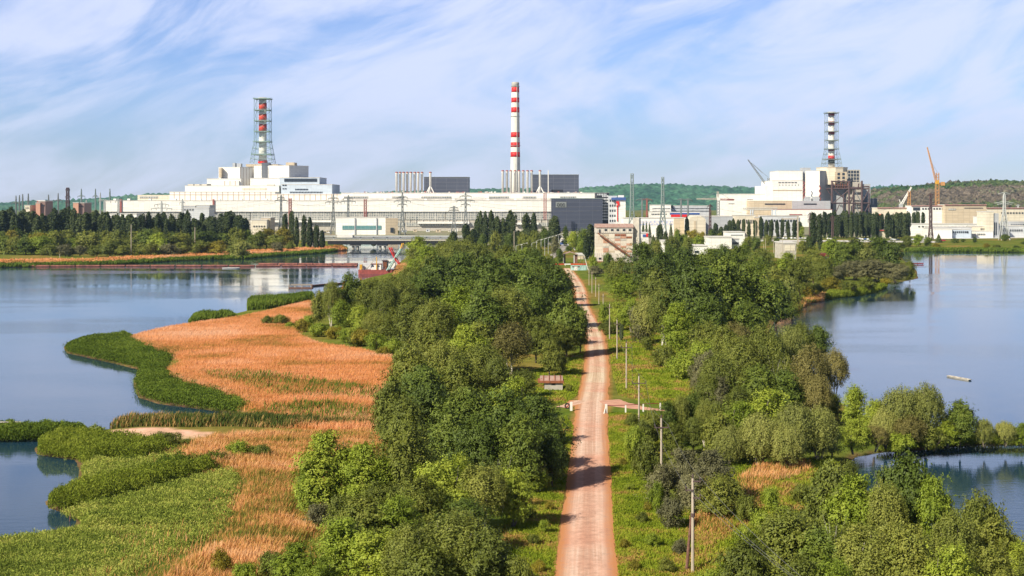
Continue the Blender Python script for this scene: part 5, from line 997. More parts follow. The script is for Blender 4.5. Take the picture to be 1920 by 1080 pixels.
trees('among the buildings right of the silo', 'the silo', 'trees among the buildings', [(1196,440,470,20,'f'),(1208,452,480,26,'b'),(1232,448,482,24,'f'),(1254,456,486,22,'d'),(1268,446,476,20,'f'),(1282,440,468,22,'b'),(1296,446,470,20,'d'),(1316,436,462,22,'o'),(1334,428,452,20,'d'),(1350,436,458,18,'f'),(1405,442,468,26,'f'),(1418,446,472,22,'d'),(1396,452,478,24,'b'),(1440,440,462,16,'f'),(1455,444,466,14,'d'),(1505,448,476,18,'f'),(1516,440,470,18,'d'),(1550,452,478,24,'b'),(1600,444,468,22,'f'),(1500,414,448,10,'P'),(1416,412,449,9,'P'),(1368,412,449,9,'P')])
trees('of the row behind the white sheds', 'the silo', 'poplars behind the white sheds', [(1427,405,449,10,'P'),(1437,412,448,9,'P'),(1446,410,448,10,'P'),(1457,411,447,8,'P'),(1467,409,447,10,'P'),(1477,412,447,9,'P'),(1490,412,448,12,'P'),(1502,420,448,14,'b'),(1526,395,470,14,'P'),(1536,398,470,13,'P')])
trees('of the dense belt left of the orange crane', 'the silo', 'dense poplar belt', scat(1543, 1706, 27, 397, 447, 11.5, 'P', 4))
trees('spaced along the grey halls at the right', 'the silo', 'spaced poplars at the right', [(1713,396,440,8,'P'),(1721,394,440,9,'P'),(1731,396,440,9,'P'),(1740,394,420,7,'P'),(1749,392,420,7,'P'),(1757,396,420,6,'P'),(1764,394,420,7,'P'),(1774,396,420,7,'P'),(1782,400,420,5,'P'),(1793,391,420,8,'P'),(1801,391,420,8,'P'),(1810,394,420,8,'P'),(1827,392,420,7,'P'),(1832,391,420,6,'P'),
 (1872,392,416,8,'P'),(1880,396,416,7,'P'),(1888,395,418,7,'P'),(1895,396,418,6,'P'),(1902,392,418,7,'P'),(1910,392,418,8,'P')])
trees('dotted along the far right shore', 'the silo', 'bushes on the far right shore', [(1760,438,455,14,'c'),(1740,445,461,18,'d'),(1722,440,462,22,'b'),(1700,442,463,22,'f'),(1790,446,456,20,'d'),(1806,448,454,10,'d'),(1828,444,456,10,'d'),(1885,438,452,18,'d'),(1905,460,466,16,'d'),(1870,458,467,16,'f'),(1920,452,458,14,'d'),(1690,455,466,22,'f'),(1825,430,445,10,'c'),(1850,455,466,14,'o'),(1880,405,432,20,'f'),(1755,456,466,18,'o')])
trees('near the white workshop by the bridge', bk, 'trees by the workshop', [(672,421,436,17,'d'),(744,431,438,13,'d'),(730,424,438,8,'c'),(885,432,444,14,'f'),(700,452,462,14,'e')])
# far woods that read as one mass
def treeline(lab, pts, hgt, n, m, dep=60):
    """pts: list of (px, Y) ground line"""
    P_ = [Vector((X(a, b_), b_, 0)) for a, b_ in pts]; out_ = []
    for k in range(n):
        i = rg.integers(0, len(P_)-1); p = P_[i].lerp(P_[i+1], rg.random()); p = p+Vector((rg.normal()*3, rg.random()*dep, 0)); hh = hgt*rg.uniform(.6, 1.15); rad = hh*.45
        q = 26; d = sphere_dirs(q, .4); c_ = np.array([p.x, p.y, GZ+hh*.55])+d*np.array([rad, rad, hh*.5]); out_.append(cards(c_, unit(d+rg.normal(size=(q, 3))*.4), rg.uniform(.7, 1.6, q)*hh/9, .7))
    o_ = bpy.data.objects.new('treeline', quads_mesh('treeline', np.concatenate(out_), m)); col.objects.link(o_); setp(o_, lab, 'far wood', kind='stuff')
treeline('far wooded strip behind the left end of the plant', [(-500, 1900), (0, 1800), (200, 1750)], 13, 520, M['leaf_olive'])
treeline('far dark trees below the hill between the two reactors', [(1170, 1750), (1300, 1900), (1420, 1900)], 11, 420, M['leaf_olive'])
treeline('far dark trees below the wooded hill at the right', [(1640, 1800), (1800, 1700), (2400, 1700)], 11, 500, M['leaf_olive'])

# ================================================================== REEDS AND GRASS
def polygon_points(P_, n, jitter_edge=True):
    P_ = np.array(P_); lo, hi = P_.min(0), P_.max(0); out_ = []; got = 0
    while got < n:
        q = rg.uniform(lo, hi, (n*2, 2)); k = inpoly(q[:, 0], q[:, 1], [tuple(r_) for r_ in P_]); out_.append(q[k]); got += k.sum()
    return np.concatenate(out_)[:n]
def area(P_): return abs(sum(P_[i][0]*P_[(i+1) % len(P_)][1]-P_[(i+1) % len(P_)][0]*P_[i][1] for i in range(len(P_))))/2
def soften(q, jit):
    if not jit: return q
    q = q+rg.normal(0, jit, q.shape); s_ = sdist(q[:, 0], q[:, 1], LAND); return q[s_ > np.where(rg.random(len(q)) < .25, -1.6, .1)]
def stalks(name, lab, P_, dens, hgt, wid, m, bend=0.25, hvar=0.25, z0=0.2, cat='reeds', plume=0.0, cl=1.0, nmax=140000, jit=0.0):
    n = min(nmax, int(area(P_)*dens)); q = soften(polygon_points(P_, n), jit); n = len(q); x, y = q[:, 0], q[:, 1]
    # uneven height: broad clumps
    clump = 1+0.20*np.sin(x*.8+np.sin(y*.55)*2)*np.cos(y*.62+.5*x)*cl+0.10*np.sin(x*2.3+y*1.9)*cl
    e = np.clip(sdist(x, y, P_)/1.0, 0.0, 1.0)*0.35+0.65
    hh = hgt*clump*e*rg.uniform(1-hvar, 1+hvar, n); a = rg.uniform(0, math.pi, n); cw, sw = np.cos(a)*wid/2, np.sin(a)*wid/2*0.6
    wv = wid*rg.uniform(.6, 1.4, n)/wid; cw *= wv; sw *= wv
    bx, by = rg.normal(0, bend, n)*hh*.5+.12*hh, rg.normal(0, bend, n)*hh*.5
    zb = np.full(n, z0)
    b0 = np.stack([x-cw*.5, y-sw*.5, zb], 1); b1 = np.stack([x+cw*.5, y+sw*.5, zb], 1)
    t0 = np.stack([x+bx-cw, y+by-sw, zb+hh*.82], 1); t1 = np.stack([x+bx+cw, y+by+sw, zb+hh*.82], 1)
    tp = np.stack([x+bx*1.5, y+by*1.5, zb+hh], 1)
    V_ = np.stack([b0, b1, t1, t0], 1); V2 = np.stack([t0, t1, tp, (t0+tp)/2], 1)
    o_ = bpy.data.objects.new(name, weld_mesh(name, V_, V2, m)); col.objects.link(o_); return setp(o_, lab, cat, kind='stuff')
def leafy(name, lab, P_, dens, hgt, m, ln=.42, wd=.075, z0=0.15, nmax=260000, clump=.12, jit=0.0, cut=()):
    """green reeds in leaf: narrow blades spread through the upper part of the bed, in uneven clumps"""
    n = min(nmax, int(area(P_)*dens)); q = soften(polygon_points(P_, n), jit); 
    for pc in cut:   # strip left bare before the taller lobes: dark mud standing in for shadow
        q = q[~inpoly(q[:, 0], q[:, 1], [(a-.3, b-2.4) for a, b in pc])]
    n = len(q); x, y = q[:, 0], q[:, 1]
    cl = 1+clump*np.sin(x*.9+np.sin(y*.6)*2)*np.cos(y*.7+.5*x)+clump*.6*np.sin(x*2.6+y*2.1+np.sin(y*1.3))+clump*.35*np.sin(x*5.3-y*4.7)
    e = np.clip(sdist(x, y, P_)/1.2, 0.0, 1.0)**.6*0.5+0.5; H_ = hgt*cl*e*rg.uniform(.9, 1.12, n)
    z_ = z0+H_*(1-rg.random(n)**1.6*.85); a = rg.uniform(0, 6.28, n); el = rg.uniform(.1, 1.35, n)
    T = np.stack([np.cos(a)*np.cos(el), np.sin(a)*np.cos(el), np.sin(el)], 1); S_ = unit(np.cross(T, unit(rg.normal(size=(n, 3))+np.array([0, 0, .4]))))
    c_ = np.stack([x, y, z_], 1); L1 = (ln*rg.uniform(.5, 1.3, n))[:, None]; W1 = (wd*rg.uniform(.6, 1.3, n))[:, None]
    V_ = np.stack([c_-T*L1*.5, c_+S_*W1*.5, c_+T*L1*.5, c_-S_*W1*.5], 1)
    o_ = bpy.data.objects.new(name, quads_mesh(name, V_, m)); col.objects.link(o_); return setp(o_, lab, 'reeds', kind='stuff')
P_LOBES = [poly(p, .5) for p in ([(70,850),(72,838),(105,824),(180,820),(250,834),(300,842),(335,850),(260,866),(200,862),(160,872),(140,858)],
 [(90,952),(92,940),(150,918),(240,900),(330,886),(400,880),(420,888),(340,905),(290,920),(220,938),(150,952)], [(250,892),(330,876),(430,872),(445,880),(380,892),(300,905)])]
def weld_mesh(name, A, B, m):
    """each stalk: a quad and a tip triangle sharing two corners (one island)"""
    n = len(A); V_ = np.concatenate([A, B[:, 2:3]], 1).reshape(-1, 3); k = np.arange(n)[:, None]*5
    me_ = bpy.data.meshes.new(name); me_.vertices.add(n*5); me_.vertices.foreach_set('co', V_.reshape(-1).astype(np.float32))
    lv = np.concatenate([k+np.array([[0, 1, 2, 3]]), k+np.array([[3, 2, 4]])], 1).reshape(-1).astype(np.int32)
    me_.loops.add(n*7); me_.loops.foreach_set('vertex_index', lv); me_.polygons.add(n*2)
    ls_ = np.stack([np.arange(n)*7, np.arange(n)*7+4], 1).reshape(-1).astype(np.int32); lt = np.tile([4, 3], n).astype(np.int32)
    me_.polygons.foreach_set('loop_start', ls_); me_.polygons.foreach_set('loop_total', lt); me_.update(calc_edges=True); me_.materials.append(m); return me_
OG = (0.72, 0.30, 0.10); OL = (0.80, 0.42, 0.20); GRN = (0.10, 0.15, 0.035)
M['reed_orange'] = stalk_mat('reed_orange', [(0.0, (0.13, 0.17, 0.04)), (0.22, (0.42, 0.26, 0.07)), (0.40, (0.76, 0.34, 0.12)), (0.62, (0.84, 0.44, 0.21)), (1.0, (0.88, 0.57, 0.36))], 0.6, (0.055, 0.075, 1), 0.30, 0.40, 1.15)
M['reed_low'] = stalk_mat('reed_low', [(0.0, (0.13, 0.17, 0.03)), (0.28, (0.26, 0.24, 0.05)), (0.44, (0.62, 0.31, 0.10)), (0.7, (0.76, 0.42, 0.18)), (1.0, (0.82, 0.52, 0.28))], 0.6, (0.10, 0.22, 1), 0.5, 0.35, 1.0)
M['reed_green'] = stalk_mat('reed_green', [(0.0, (0.095, 0.13, 0.016)), (0.5, (0.20, 0.25, 0.03)), (1.0, (0.33, 0.36, 0.055))], 0.09, (1, 1.3, 1), 0.5, 0.25, .8)
M['reed_dark'] = stalk_mat('reed_dark', [(0.0, (0.055, 0.090, 0.014)), (0.5, (0.115, 0.170, 0.024)), (1.0, (0.20, 0.26, 0.04))], 0.09, (1, 1, 1), 0.5, 0.22, .8)
M['reed_light'] = stalk_mat('reed_light', [(0.0, (0.12, 0.16, 0.028)), (0.35, (0.24, 0.30, 0.05)), (0.65, (0.37, 0.42, 0.08)), (1.0, (0.52, 0.50, 0.13))], 0.35, (0.4, 1.0, 1), 0.7, 0.3, 1.0)
M['reed_mixed'] = stalk_mat('reed_mixed', [(0.0, (0.05, 0.08, 0.02)), (0.42, (0.12, 0.15, 0.035)), (0.6, (0.40, 0.26, 0.09)), (1.0, (0.75, 0.45, 0.22))], 0.12, (1, 1, 1), 0.6, 0.25, 1.0)
M['grass_blade'] = stalk_mat('grass_blade', [(0.0, (0.15, 0.21, 0.018)), (0.45, (0.27, 0.33, 0.03)), (0.70, (0.35, 0.34, 0.05)), (0.8, (0.40, 0.25, 0.075)), (1.0, (0.52, 0.31, 0.12))], 0.16, (1, 1, 1), 0.40, 0.3, 1.5)
stalks('reeds', 'orange dry reeds filling the wide meadow by the left lake', P_ORANGE, 58, 1.6, .066, M['reed_orange'], .2, cl=.25, nmax=340000, jit=.8)
stalks('reeds', 'dry reeds mixed with green at the lower left', P_ORANGE_LOW, 90, 1.7, .065, M['reed_low'], .2, cl=.6, nmax=180000, jit=1.8)
leafy('reeds', 'green reeds on the long curved fringe of the left lake', P_FRINGE, 170, 1.35, M['reed_dark'], .4, .11, clump=.12, jit=.5)
stalks('reeds', 'short dark green reed wall beyond the orange meadow', P_FAR_FRINGE, 20, 2.6, .22, M['reed_dark'], .1, cl=.2)
stalks('reeds', 'small far patch of dark green reeds left of the meadow', P_FAR_FRINGE2, 20, 1.8, .22, M['reed_dark'], .2)
stalks('reeds', 'mixed green and straw reed band behind the sand bar', P_BAND, 60, 1.9, .10, M['reed_mixed'], .15, cl=.6)
leafy('reeds', 'green reeds on the lobed bank below the sand bar', P_GREEN, 200, 1.2, M['reed_light'], .36, .085, cut=P_LOBES)
leafy('reeds', 'taller dark edged reed lobe at the far side of the left bank', P_LOBES[0], 220, 2.0, M['reed_green'], .42, .09, clump=.16)
leafy('reeds', 'tall reed lobe pointing into the near left cove', P_LOBES[1], 260, 2.0, M['reed_green'], .42, .085, clump=.16)
leafy('reeds', 'short ridge of taller reeds before the orange patch', P_LOBES[2], 240, 1.9, M['reed_dark'], .42, .085, clump=.2)
leafy('reeds', 'green reeds filling the bottom left corner', P_BOTTOM, 300, 1.1, M['reed_light'], .34, .075, clump=.10, jit=1.2)
leafy('reeds', 'green reeds on the narrow islet by the jetty', P_ISLE, 150, 1.7, M['reed_dark'], .45, .12)
stalks('reeds', 'dry reed patch right of the grey bushes', P_RIGHT1, 55, 1.7, .08, M['reed_low'], .2, cl=.5, jit=1.0)
stalks('reeds', 'small dry reed patch behind the tall concrete pole', P_RIGHT2, 80, 1.5, .07, M['reed_low'], .2, cl=.5, jit=.8)
stalks('reeds', 'orange dry reeds on the far left bank', P_BANK, 3.5, 2.0, .5, M['reed_orange'], .2, nmax=60000)
stalks('reeds', 'low green reeds at the water of the far left bank', P_BANK_GREEN, 5, 1.6, .5, M['reed_dark'], .2)
for lab, pts, mm in (('green reeds at the tip of the hooked point', [(1600,548),(1640,538),(1658,532),(1664,536),(1640,545),(1600,552),(1545,557),(1548,550)], 'reed_green'), ('straw reeds on the near edge of the hooked point', [(1500,566),(1520,556),(1550,552),(1545,560),(1512,566),(1485,578)], 'reed_low'),
  ('dry reeds below the big grove at the right lake', [(1455,590),(1490,574),(1512,564),(1510,570),(1480,585),(1462,592)], 'reed_low'), ('sunlit straw reeds behind the dredger', [(725,545),(742,500),(760,496),(765,510),(760,545),(745,550)], 'reed_low'),
  ('dark reeds on the far right shore', [(1690,470),(1740,467),(1920,468),(1920,471),(1760,470)], 'reed_dark')):
    P_ = poly(pts, .8); stalks('reeds', lab, P_, 18 if 'far' not in lab else 4, 1.8, .16 if 'far' not in lab else .6, M[mm], .25, nmax=30000)
leafy('reeds', 'low green growth along the spit between lake and pond', poly([(1640,840),(1760,818),(1840,818),(1960,822),(1960,831),(1840,829),(1760,833),(1660,842)], .6), 90, 1.1, M['reed_green'], .45, .12)
stalks('reeds', 'orange plumes scattered through the bottom left green bed', poly([(180,1000),(300,985),(450,975),(520,1000),(480,1100),(120,1150),(180,1060)], 1), 2, 1.4, .05, M['reed_low'], .2, jit=3.0)
stalks('reeds', 'green reeds streaking the lower half of the orange meadow', poly([(350,700),(470,700),(640,722),(740,742),(730,756),(600,752),(500,748),(430,726)], 1), 9, 1.75, .12, M['reed_dark'], .2, jit=2.5)
stalks('reeds', 'green reeds at the near end of the orange meadow', poly([(480,768),(600,760),(700,768),(700,796),(600,794),(490,784)], 1), 14, 1.8, .11, M['reed_dark'], .2, jit=2.0)
VR = poly([(1165,1130),(1150,1000),(1147,900),(1140,800),(1142,775),(1260,780),(1240,860),(1230,930),(1290,960),(1330,1050),(1380,1130)], 1)
VL = poly([(1036,1130),(1046,1000),(1060,910),(1075,800),(1060,780),(1020,900),(960,940),(940,1010),(960,1060),(960,1130)], 1)
VT = poly([(1320,880),(1560,862),(1600,905),(1560,1000),(1440,1120),(1300,1120)], 1)
stalks('grass', 'rough grass between the dry reed patches and the thicket', VT, 60, .7, .09, M['grass_blade'], .5, z0=GZ-.1, cat='grass', nmax=60000)
V3 = poly([(1140,640),(1133,610),(1160,600),(1300,650),(1310,745),(1240,762),(1160,742),(1148,700)], 1)
V4 = poly([(1082,742),(1092,690),(1094,660),(1060,670),(990,700),(1000,760),(1060,756)], 1)
stalks('grass', 'uncut grass on the right verge in front', VR, 110, .34, .07, M['grass_blade'], .5, z0=GZ-.05, cat='grass', nmax=130000)
stalks('grass', 'uncut grass on the left verge in front', VL, 110, .34, .07, M['grass_blade'], .5, z0=GZ-.05, cat='grass', nmax=60000)
stalks('grass', 'meadow grass right of the road before the grove', V3, 26, .4, .12, M['grass_blade'], .5, z0=GZ-.05, cat='grass', nmax=90000)
stalks('grass', 'meadow grass beside the red roofed shed', V4, 30, .4, .12, M['grass_blade'], .5, z0=GZ-.05, cat='grass', nmax=30000)
# ================================================================== BRIDGE, POLES, PYLONS, CRANES, BOATS, SMALL THINGS
# ---- bridge over the channel
YB = 960.0; b = Bld('bridge', 'low concrete road bridge on double piers over the channel', 'bridge', 720, YB)
x0, x1 = X(606, YB), X(850, YB); zt = Z(450.5, YB)
mb = b.mb(); mb.box(x0, x1, YB, YB+11, zt-.45, zt); mb.build('deck', M['concrete'], b.root)
mb = b.mb(); mb.box(x0+3, x1-3, YB+.3, YB+10.7, zt-3.0, zt-.43); mb.build('girder', M['black_paint'], b.root)
for px in (665, 716, 770, 815):
    c = X(px, YB); 
    mb = b.mb(); mb.box(c-3.4, c+3.4, YB+.8, YB+10.2, zt-3.6, zt-2.98); mb.prism([(c-3.3, YB+1), (c+3.3, YB+1), (c+3.3, YB+10), (c-3.3, YB+10)], zt-4.0, zt-3.58); mb.build('pier_cap', M['concrete'], b.root)
    for s in (-1.6, 1.6): mb = b.mb(); mb.box(c+s-.55, c+s+.55, YB+2, YB+9, -2, zt-3.98); mb.build('pier', M['concrete'], b.root)
mb = b.mb(); n = 40
for dy in (.3, 10.7):
    mb.tube((x0, YB+dy, zt+1.1), (x1, YB+dy, zt+1.1), .09, .09, 4)
    for k in range(n+1): xq = x0+(x1-x0)*k/n; mb.tube((xq, YB+dy, zt), (xq, YB+dy, zt+1.1), .07, .07, 4)
mb.build('railing', M['steel_light'], b.root)
for s in (0, 1): c = x0-8 if s == 0 else x1; mb = b.mb(); mb.box(c, c+8, YB-.5, YB+11.5, -1, zt-.05); mb.build('abutment', M['concrete'], b.root)
bb = b
YB2 = 1075.0; b = Bld('pipe_bridge', 'long pale pipe rack crossing the channel behind the road bridge', 'pipe rack', 690, YB2)
for i, (z_, r_) in enumerate(((443.2, .55), (446.6, .7))): b.bar('pipe', [(X(596, YB2), YB2+i*1.8, Z(z_, YB2)), (X(905, YB2), YB2+i*1.8, Z(z_, YB2))], r_, M['steel_light'] if i == 0 else M['roof_light'], n=8)
for k in range(13): px = 600+k*25; b.bar('trestle', [(X(px, YB2), YB2+1, Z(443.5, YB2)), (X(px, YB2), YB2+1, -1)], .35, M['steel_light'])
b.block('pump_house', 632, 661, 440.5, YB2-3, 6, M['white_paint'], pb=445.6)

# ---- power pylons
def pylon(label, px, Y, top, arms, hw, hb, m, r=.28, base=None, waist=None, group='power pylons', peak=True):
    x = X(px, Y); r = r*1.3; zt = Z(top, Y); zb = GZ-.2 if base is None else Z(base, Y); k = Y/F; H = zt-zb
    root = thing('power_pylon', label, 'pylon', (x, Y, zb), group); mb = MB(root.location)
    zw = zb+H*(waist or .45); prof = [(zb, hb*k), (zb+(zw-zb)*.45, hb*k*.66), (zb+(zw-zb)*.78, hb*k*.45), (zw, hw*k)]
    n = 5
    for i in range(1, n+1): prof.append((zw+(zt-zw)*i/n, hw*k*(1-.25*i/n) if (i < n or not peak) else .15))
    mb.lattice(x, Y, prof, r); mb.build('mast', m, root)
    for (ay, aw) in arms:
        z_ = Z(ay, Y); w_ = aw*k; a = MB(root.location)
        for s in (-1, 1):
            a.tube((x, Y-.5, z_+1.6), (x+s*w_, Y, z_), r*.8, r*.5, 4, False); a.tube((x, Y+.5, z_), (x+s*w_, Y, z_), r*.8, r*.5, 4, False)
            for q in range(1, 4): xx_ = x+s*w_*q/4; a.tube((xx_, Y, z_), (xx_+s*w_/8, Y, z_+1.6*(1-q/4)), r*.4, r*.4, 3, False)
        a.build('crossarm', m, root)
        for s in (-1, 1):
            for f_ in ((.96, .5) if aw > 12 else (.96,)):
                a = MB(root.location); a.tube((x+s*w_*f_, Y, z_), (x+s*w_*f_, Y, z_-2.0), .2, .2, 5); a.build('insulator', M['insulator'], root)
    return root
SG, SL, ST = M['steel_grey'], M['steel_light'], M['steel_green_grey']
YP = 1330
for i, (px, top, arms, base) in enumerate(((527, 365, [(371, 7), (376, 12)], 423), (625, 364, [(372, 10), (379, 15)], 430), (653, 366, [(372, 9), (378, 14)], 430), (754.5, 360, [(370, 10), (377, 16), (384, 9)], 432), (873, 360, [(368, 11), (376, 17), (384, 9)], 432), (851, 386, [(390, 8), (395, 10)], 432))):
    pylon(('lattice pylon left of the white box workshop, beyond the short poplar group', 'lattice pylon standing at the left end of the white box workshop', 'lattice pylon directly behind the white box workshop', 'tall lattice pylon at the right end of the white box workshop', 'tall lattice pylon just left of the poplars right of the bridge', 'shorter lattice pylon beside the poplars, left of the tall one')[i], px, YP+(i % 3)*18, top, arms, 1.4, 5.5, SG, .27, waist=.5)
for px, t_, b_, lab in ((685, 374, 406, 'red and white lattice mast on the hall front behind the workshop'), (1022, 362, 396, 'short dark red lattice mast at the hall front behind the poplars'), (544, 372, 410, 'leaning red lattice mast before the white hall')):
    root = thing('lattice_mast', lab, 'mast', (X(px, 1470), 1470, Z(b_+16, 1470))); hh_ = (b_+16-t_)
    for q in range(5):
        mb = MB(root.location); u, v = b_+16-hh_*q/5, b_+16-hh_*(q+1)/5; mb.lattice(X(px, 1470), 1470, [(Z(u, 1470), 1.3), (Z((u+v)/2, 1470), 1.3), (Z(v, 1470), 1.3)], .3); mb.build('mast_section', M['pink_red'] if q % 2 == 0 or px == 544 else M['pink_red'], root)
for i, (px, top, arms, base, lab) in enumerate(((303, 377, [(384, 14), (391, 20)], 415, 'wide armed pale pylon before the left part of the long hall'), (342, 373, [(380, 5)], 412, 'narrow pale pylon at the small grey store'), (222, 372, [(377, 6)], 412, 'narrow pale pylon at the left end of the long hall'), (196, 375, [(377, 12)], 412, 'pale gantry pylon at the very left end of the long hall'))):
    pylon(lab, px, 1360, top, arms, 1.3, 5, SL, .24, waist=.55)
farl = [(30, 367, 5, 9, SG), (36.5, 366, 1.2, 0, SG), (42.5, 364, 1.2, 0, SG), (53, 363, 2, 3, M['steel_grey']), (91, 365, 2, 5, SG), (109, 362.5, 2, 8, SG), (152.5, 354, 3, 7, ST), (179, 354, 3, 5, ST), (206, 354, 3, 0, ST), (188, 361, 1.5, 3, SL), (162, 375, 1, 8, SL)]
labs = ['squat pylon with a spire among the far left masts', 'thin bare mast just right of the squat spired pylon', 'second thin bare mast right of the squat spired pylon', 'thick dark mast with a bent top left of the brown brick building', 'thin spire just right of the brown brick building', 'wide gantry mast with a spire left of the dark twin tower', 'flared spire mast above the orange brick tower block', 'flared spire mast between the orange brick block and the long hall', 'flared spire mast over the left end of the long hall', 'small flag topped mast left of the end of the long hall', 'short pale gantry right of the orange brick tower block']
for (px, top, hb_, aw, m_), lab in zip(farl, labs):
    pylon(lab, px, 1700, top, [(top+14, aw)] if aw else [(top+18, 1.5)], .8, hb_+1.5, m_, .32, waist=.35, group='masts at the left edge')
r_ = pylon('dark twin legged tower with a platform at the far left', 127, 1640, 352, [(355, 4), (369, 5), (379, 5)], 2.6, 4, M['steel_dark'], .36, waist=.5, group='masts at the left edge', peak=False)
pylon('tall grey green pylon without arms left of its twin, below the hill', 1185, 1180, 325.5, [], 3.0, 8.5, ST, .26, waist=.5, peak=False)
pylon('grey green pylon without arms nearer the long white office block', 1242.6, 1200, 332, [], 2.6, 8.0, ST, .26, waist=.5, peak=False)
for px, top, aw in ((1204, 374, 12), (1213, 374, 10), (1277, 374, 8), (1290, 374, 8)): pylon(f'low wide portal pylon {dict([(1204,"nearest the tall armless one"),(1213,"with rusty legs between the armless pylons"),(1277,"at the left in front of the hill wood"),(1290,"at the right in front of the hill wood")])[px]}', px, 1500, top, [(top+1, aw)], 1, 1.3, SG if px != 1213 else M['pink_red'], .3, waist=.5, group='portal pylons below the hill', peak=False)
pylon('rusty lattice pylon at the left corner of the plain grey hall', 1331.5, 1190, 383, [(387, 5)], 1.6, 4, M['steel_dark'], .25)
pylon('dark lattice pylon left of the orange crane', 1745, 1160, 364, [(366, 7)], 2.2, 4.2, M['steel_dark'], .26, peak=False)
pylon('pale wide armed pylon on the right shore by the pale tower block', 1883, 1150, 361, [(364, 12), (381, 19), (384, 14)], 2.0, 8, SL, .26, waist=.6)
pylon('dark slim pylon rising from the poplars left of the hooked point', 1519, 900, 400, [(403, 4), (412, 4)], 1.6, 3.2, M['steel_dark'], .16)
pylon('second dark slim pylon, at the edge of the dense poplar belt', 1561, 900, 405, [(408, 4)], 1.5, 3.0, M['steel_dark'], .15)
pylon('small pale pylon in front of the wooded hill at the right edge', 1909, 1500, 384, [(386, 4)], .8, 2, SL, .2)

def line(label, pts, sag):
    P_ = [Vector((X(a, Y_), Y_, Z(c, Y_))) for a, c, Y_ in pts]; o_ = P_[0].copy(); mb = MB(o_); n = 10
    for a, c in zip(P_, P_[1:]):
        q = []
        for k in range(n+1): f_ = k/n; p = a.lerp(c, f_); p.z -= sag*4*f_*(1-f_); q.append(p)
        mb.path(q, .085, 3)
    mb.build('transmission_line', M['wire'], None, label=label, cat='wire', group='transmission lines by the hall')
line('upper transmission line strung along the hall front between the pylons', [(303, 384, 1360), (527, 371, 1330), (625, 372, 1348), (754, 370, 1330), (873, 368, 1348), (1185, 372, 1180)], 3.5)
line('middle transmission line strung along the hall front between the pylons', [(300, 391, 1360), (520, 376, 1330), (616, 379, 1348), (745, 377, 1330), (864, 376, 1348), (1180, 384, 1180), (1242, 386, 1200)], 4)
line('lower transmission line strung along the hall front between the pylons', [(310, 391, 1360), (536, 376, 1330), (634, 379, 1348), (764, 377, 1330), (882, 384, 1348), (1190, 390, 1180), (1331, 387, 1190)], 4.5)
line('transmission line passing before the dense poplar belt to the right shore pylon', [(1331, 387, 1190), (1519, 403, 900), (1561, 408, 900), (1745, 366, 1160), (1883, 381, 1150), (2050, 384, 1100)], 3)
# ---- cranes
def luff_crane(label, px, Y, parts, m, r=.4, name='tower_crane'):
    root = thing(name, label, 'crane', (X(px, Y), Y, GZ))
    for nm, pts, w_, mm in parts:
        mb = MB(root.location)
        if nm in ('mast', 'jib', 'counter_jib'):
            a, c = Vector((X(pts[0][0], Y), Y, Z(pts[0][1], Y))), Vector((X(pts[1][0], Y), Y, Z(pts[1][1], Y))); d = (c-a); L_ = d.length; d.normalize()
            s = Vector((d.z, 0, -d.x)).normalized(); u = Vector((0, 1, 0)); n = max(3, int(L_/(w_*2.2))); cs = [(-1, -1), (1, -1), (1, 1), (-1, 1)]
            tp = (lambda f_: 1-.6*f_) if nm == 'jib' else (lambda f_: 1)
            for k in range(n):
                p_, q_ = a+d*L_*k/n, a+d*L_*(k+1)/n; w0, w1 = w_*tp(k/n), w_*tp((k+1)/n)
                for i in range(4):
                    e, g_ = cs[i], cs[(i+1) % 4]; mb.tube(p_+s*e[0]*w0+u*e[1]*w0, q_+s*e[0]*w1+u*e[1]*w1, r, r, 4, False)
                    mb.tube(p_+s*e[0]*w0+u*e[1]*w0, q_+s*g_[0]*w1+u*g_[1]*w1, r*.7, r*.7, 3, False)
        elif nm == 'cable': mb.tube((X(pts[0][0], Y), Y, Z(pts[0][1], Y)), (X(pts[1][0], Y), Y, Z(pts[1][1], Y)), w_, w_, 4)
        else: mb.box(X(pts[0][0], Y), X(pts[1][0], Y), Y-1.5, Y+1.5, Z(pts[1][1], Y), Z(pts[0][1], Y))
        mb.build(nm, mm, root)
    return root
OP = M['orange_paint']
luff_crane('tall orange tower crane with a steep raised jib before the wooded hill', 1757.3, 1560, [('mast', [(1757.3, 430), (1757.3, 346)], 1.7, OP), ('mast', [(1758, 346), (1758, 324)], 1.3, OP), ('jib', [(1755, 340), (1738.5, 276)], 0.85, OP), ('counter_jib', [(1758, 345), (1769, 345)], .8, OP), ('counterweight', [(1764, 341), (1771, 348)], 0, OP), ('cab', [(1754, 338), (1760, 345)], 0, M['yellow_paint']), ('cable', [(1758, 324), (1744, 300)], .14, SG)], OP, .28)
luff_crane('white and orange crane with crossed booms left of the tall orange one', 1704, 1600, [('mast', [(1704.5, 425), (1704.5, 358)], 1.3, OP), ('jib', [(1689, 386), (1709, 351)], 1.1, M['white_paint']), ('cable', [(1704.5, 358), (1709, 351)], .2, SG), ('cable', [(1686, 374), (1690, 384)], .5, M['white_paint']), ('cab', [(1686, 382), (1692, 389)], 0, M['steel_light']), ('cable', [(1687, 375), (1706, 354)], .12, SG)], OP, .32)
luff_crane('grey crane with a long raised jib on the left of the unfinished reactor', 1441, 1900, [('mast', [(1441, 352), (1441, 334)], 1.1, SG), ('jib', [(1437, 347), (1402.5, 299.5)], 1.1, SG), ('cable', [(1441, 333), (1412, 308)], .2, SG), ('cable', [(1402.5, 300), (1430, 325)], .2, SG), ('cab', [(1437, 345), (1442, 350)], 0, SG)], SG, .3)
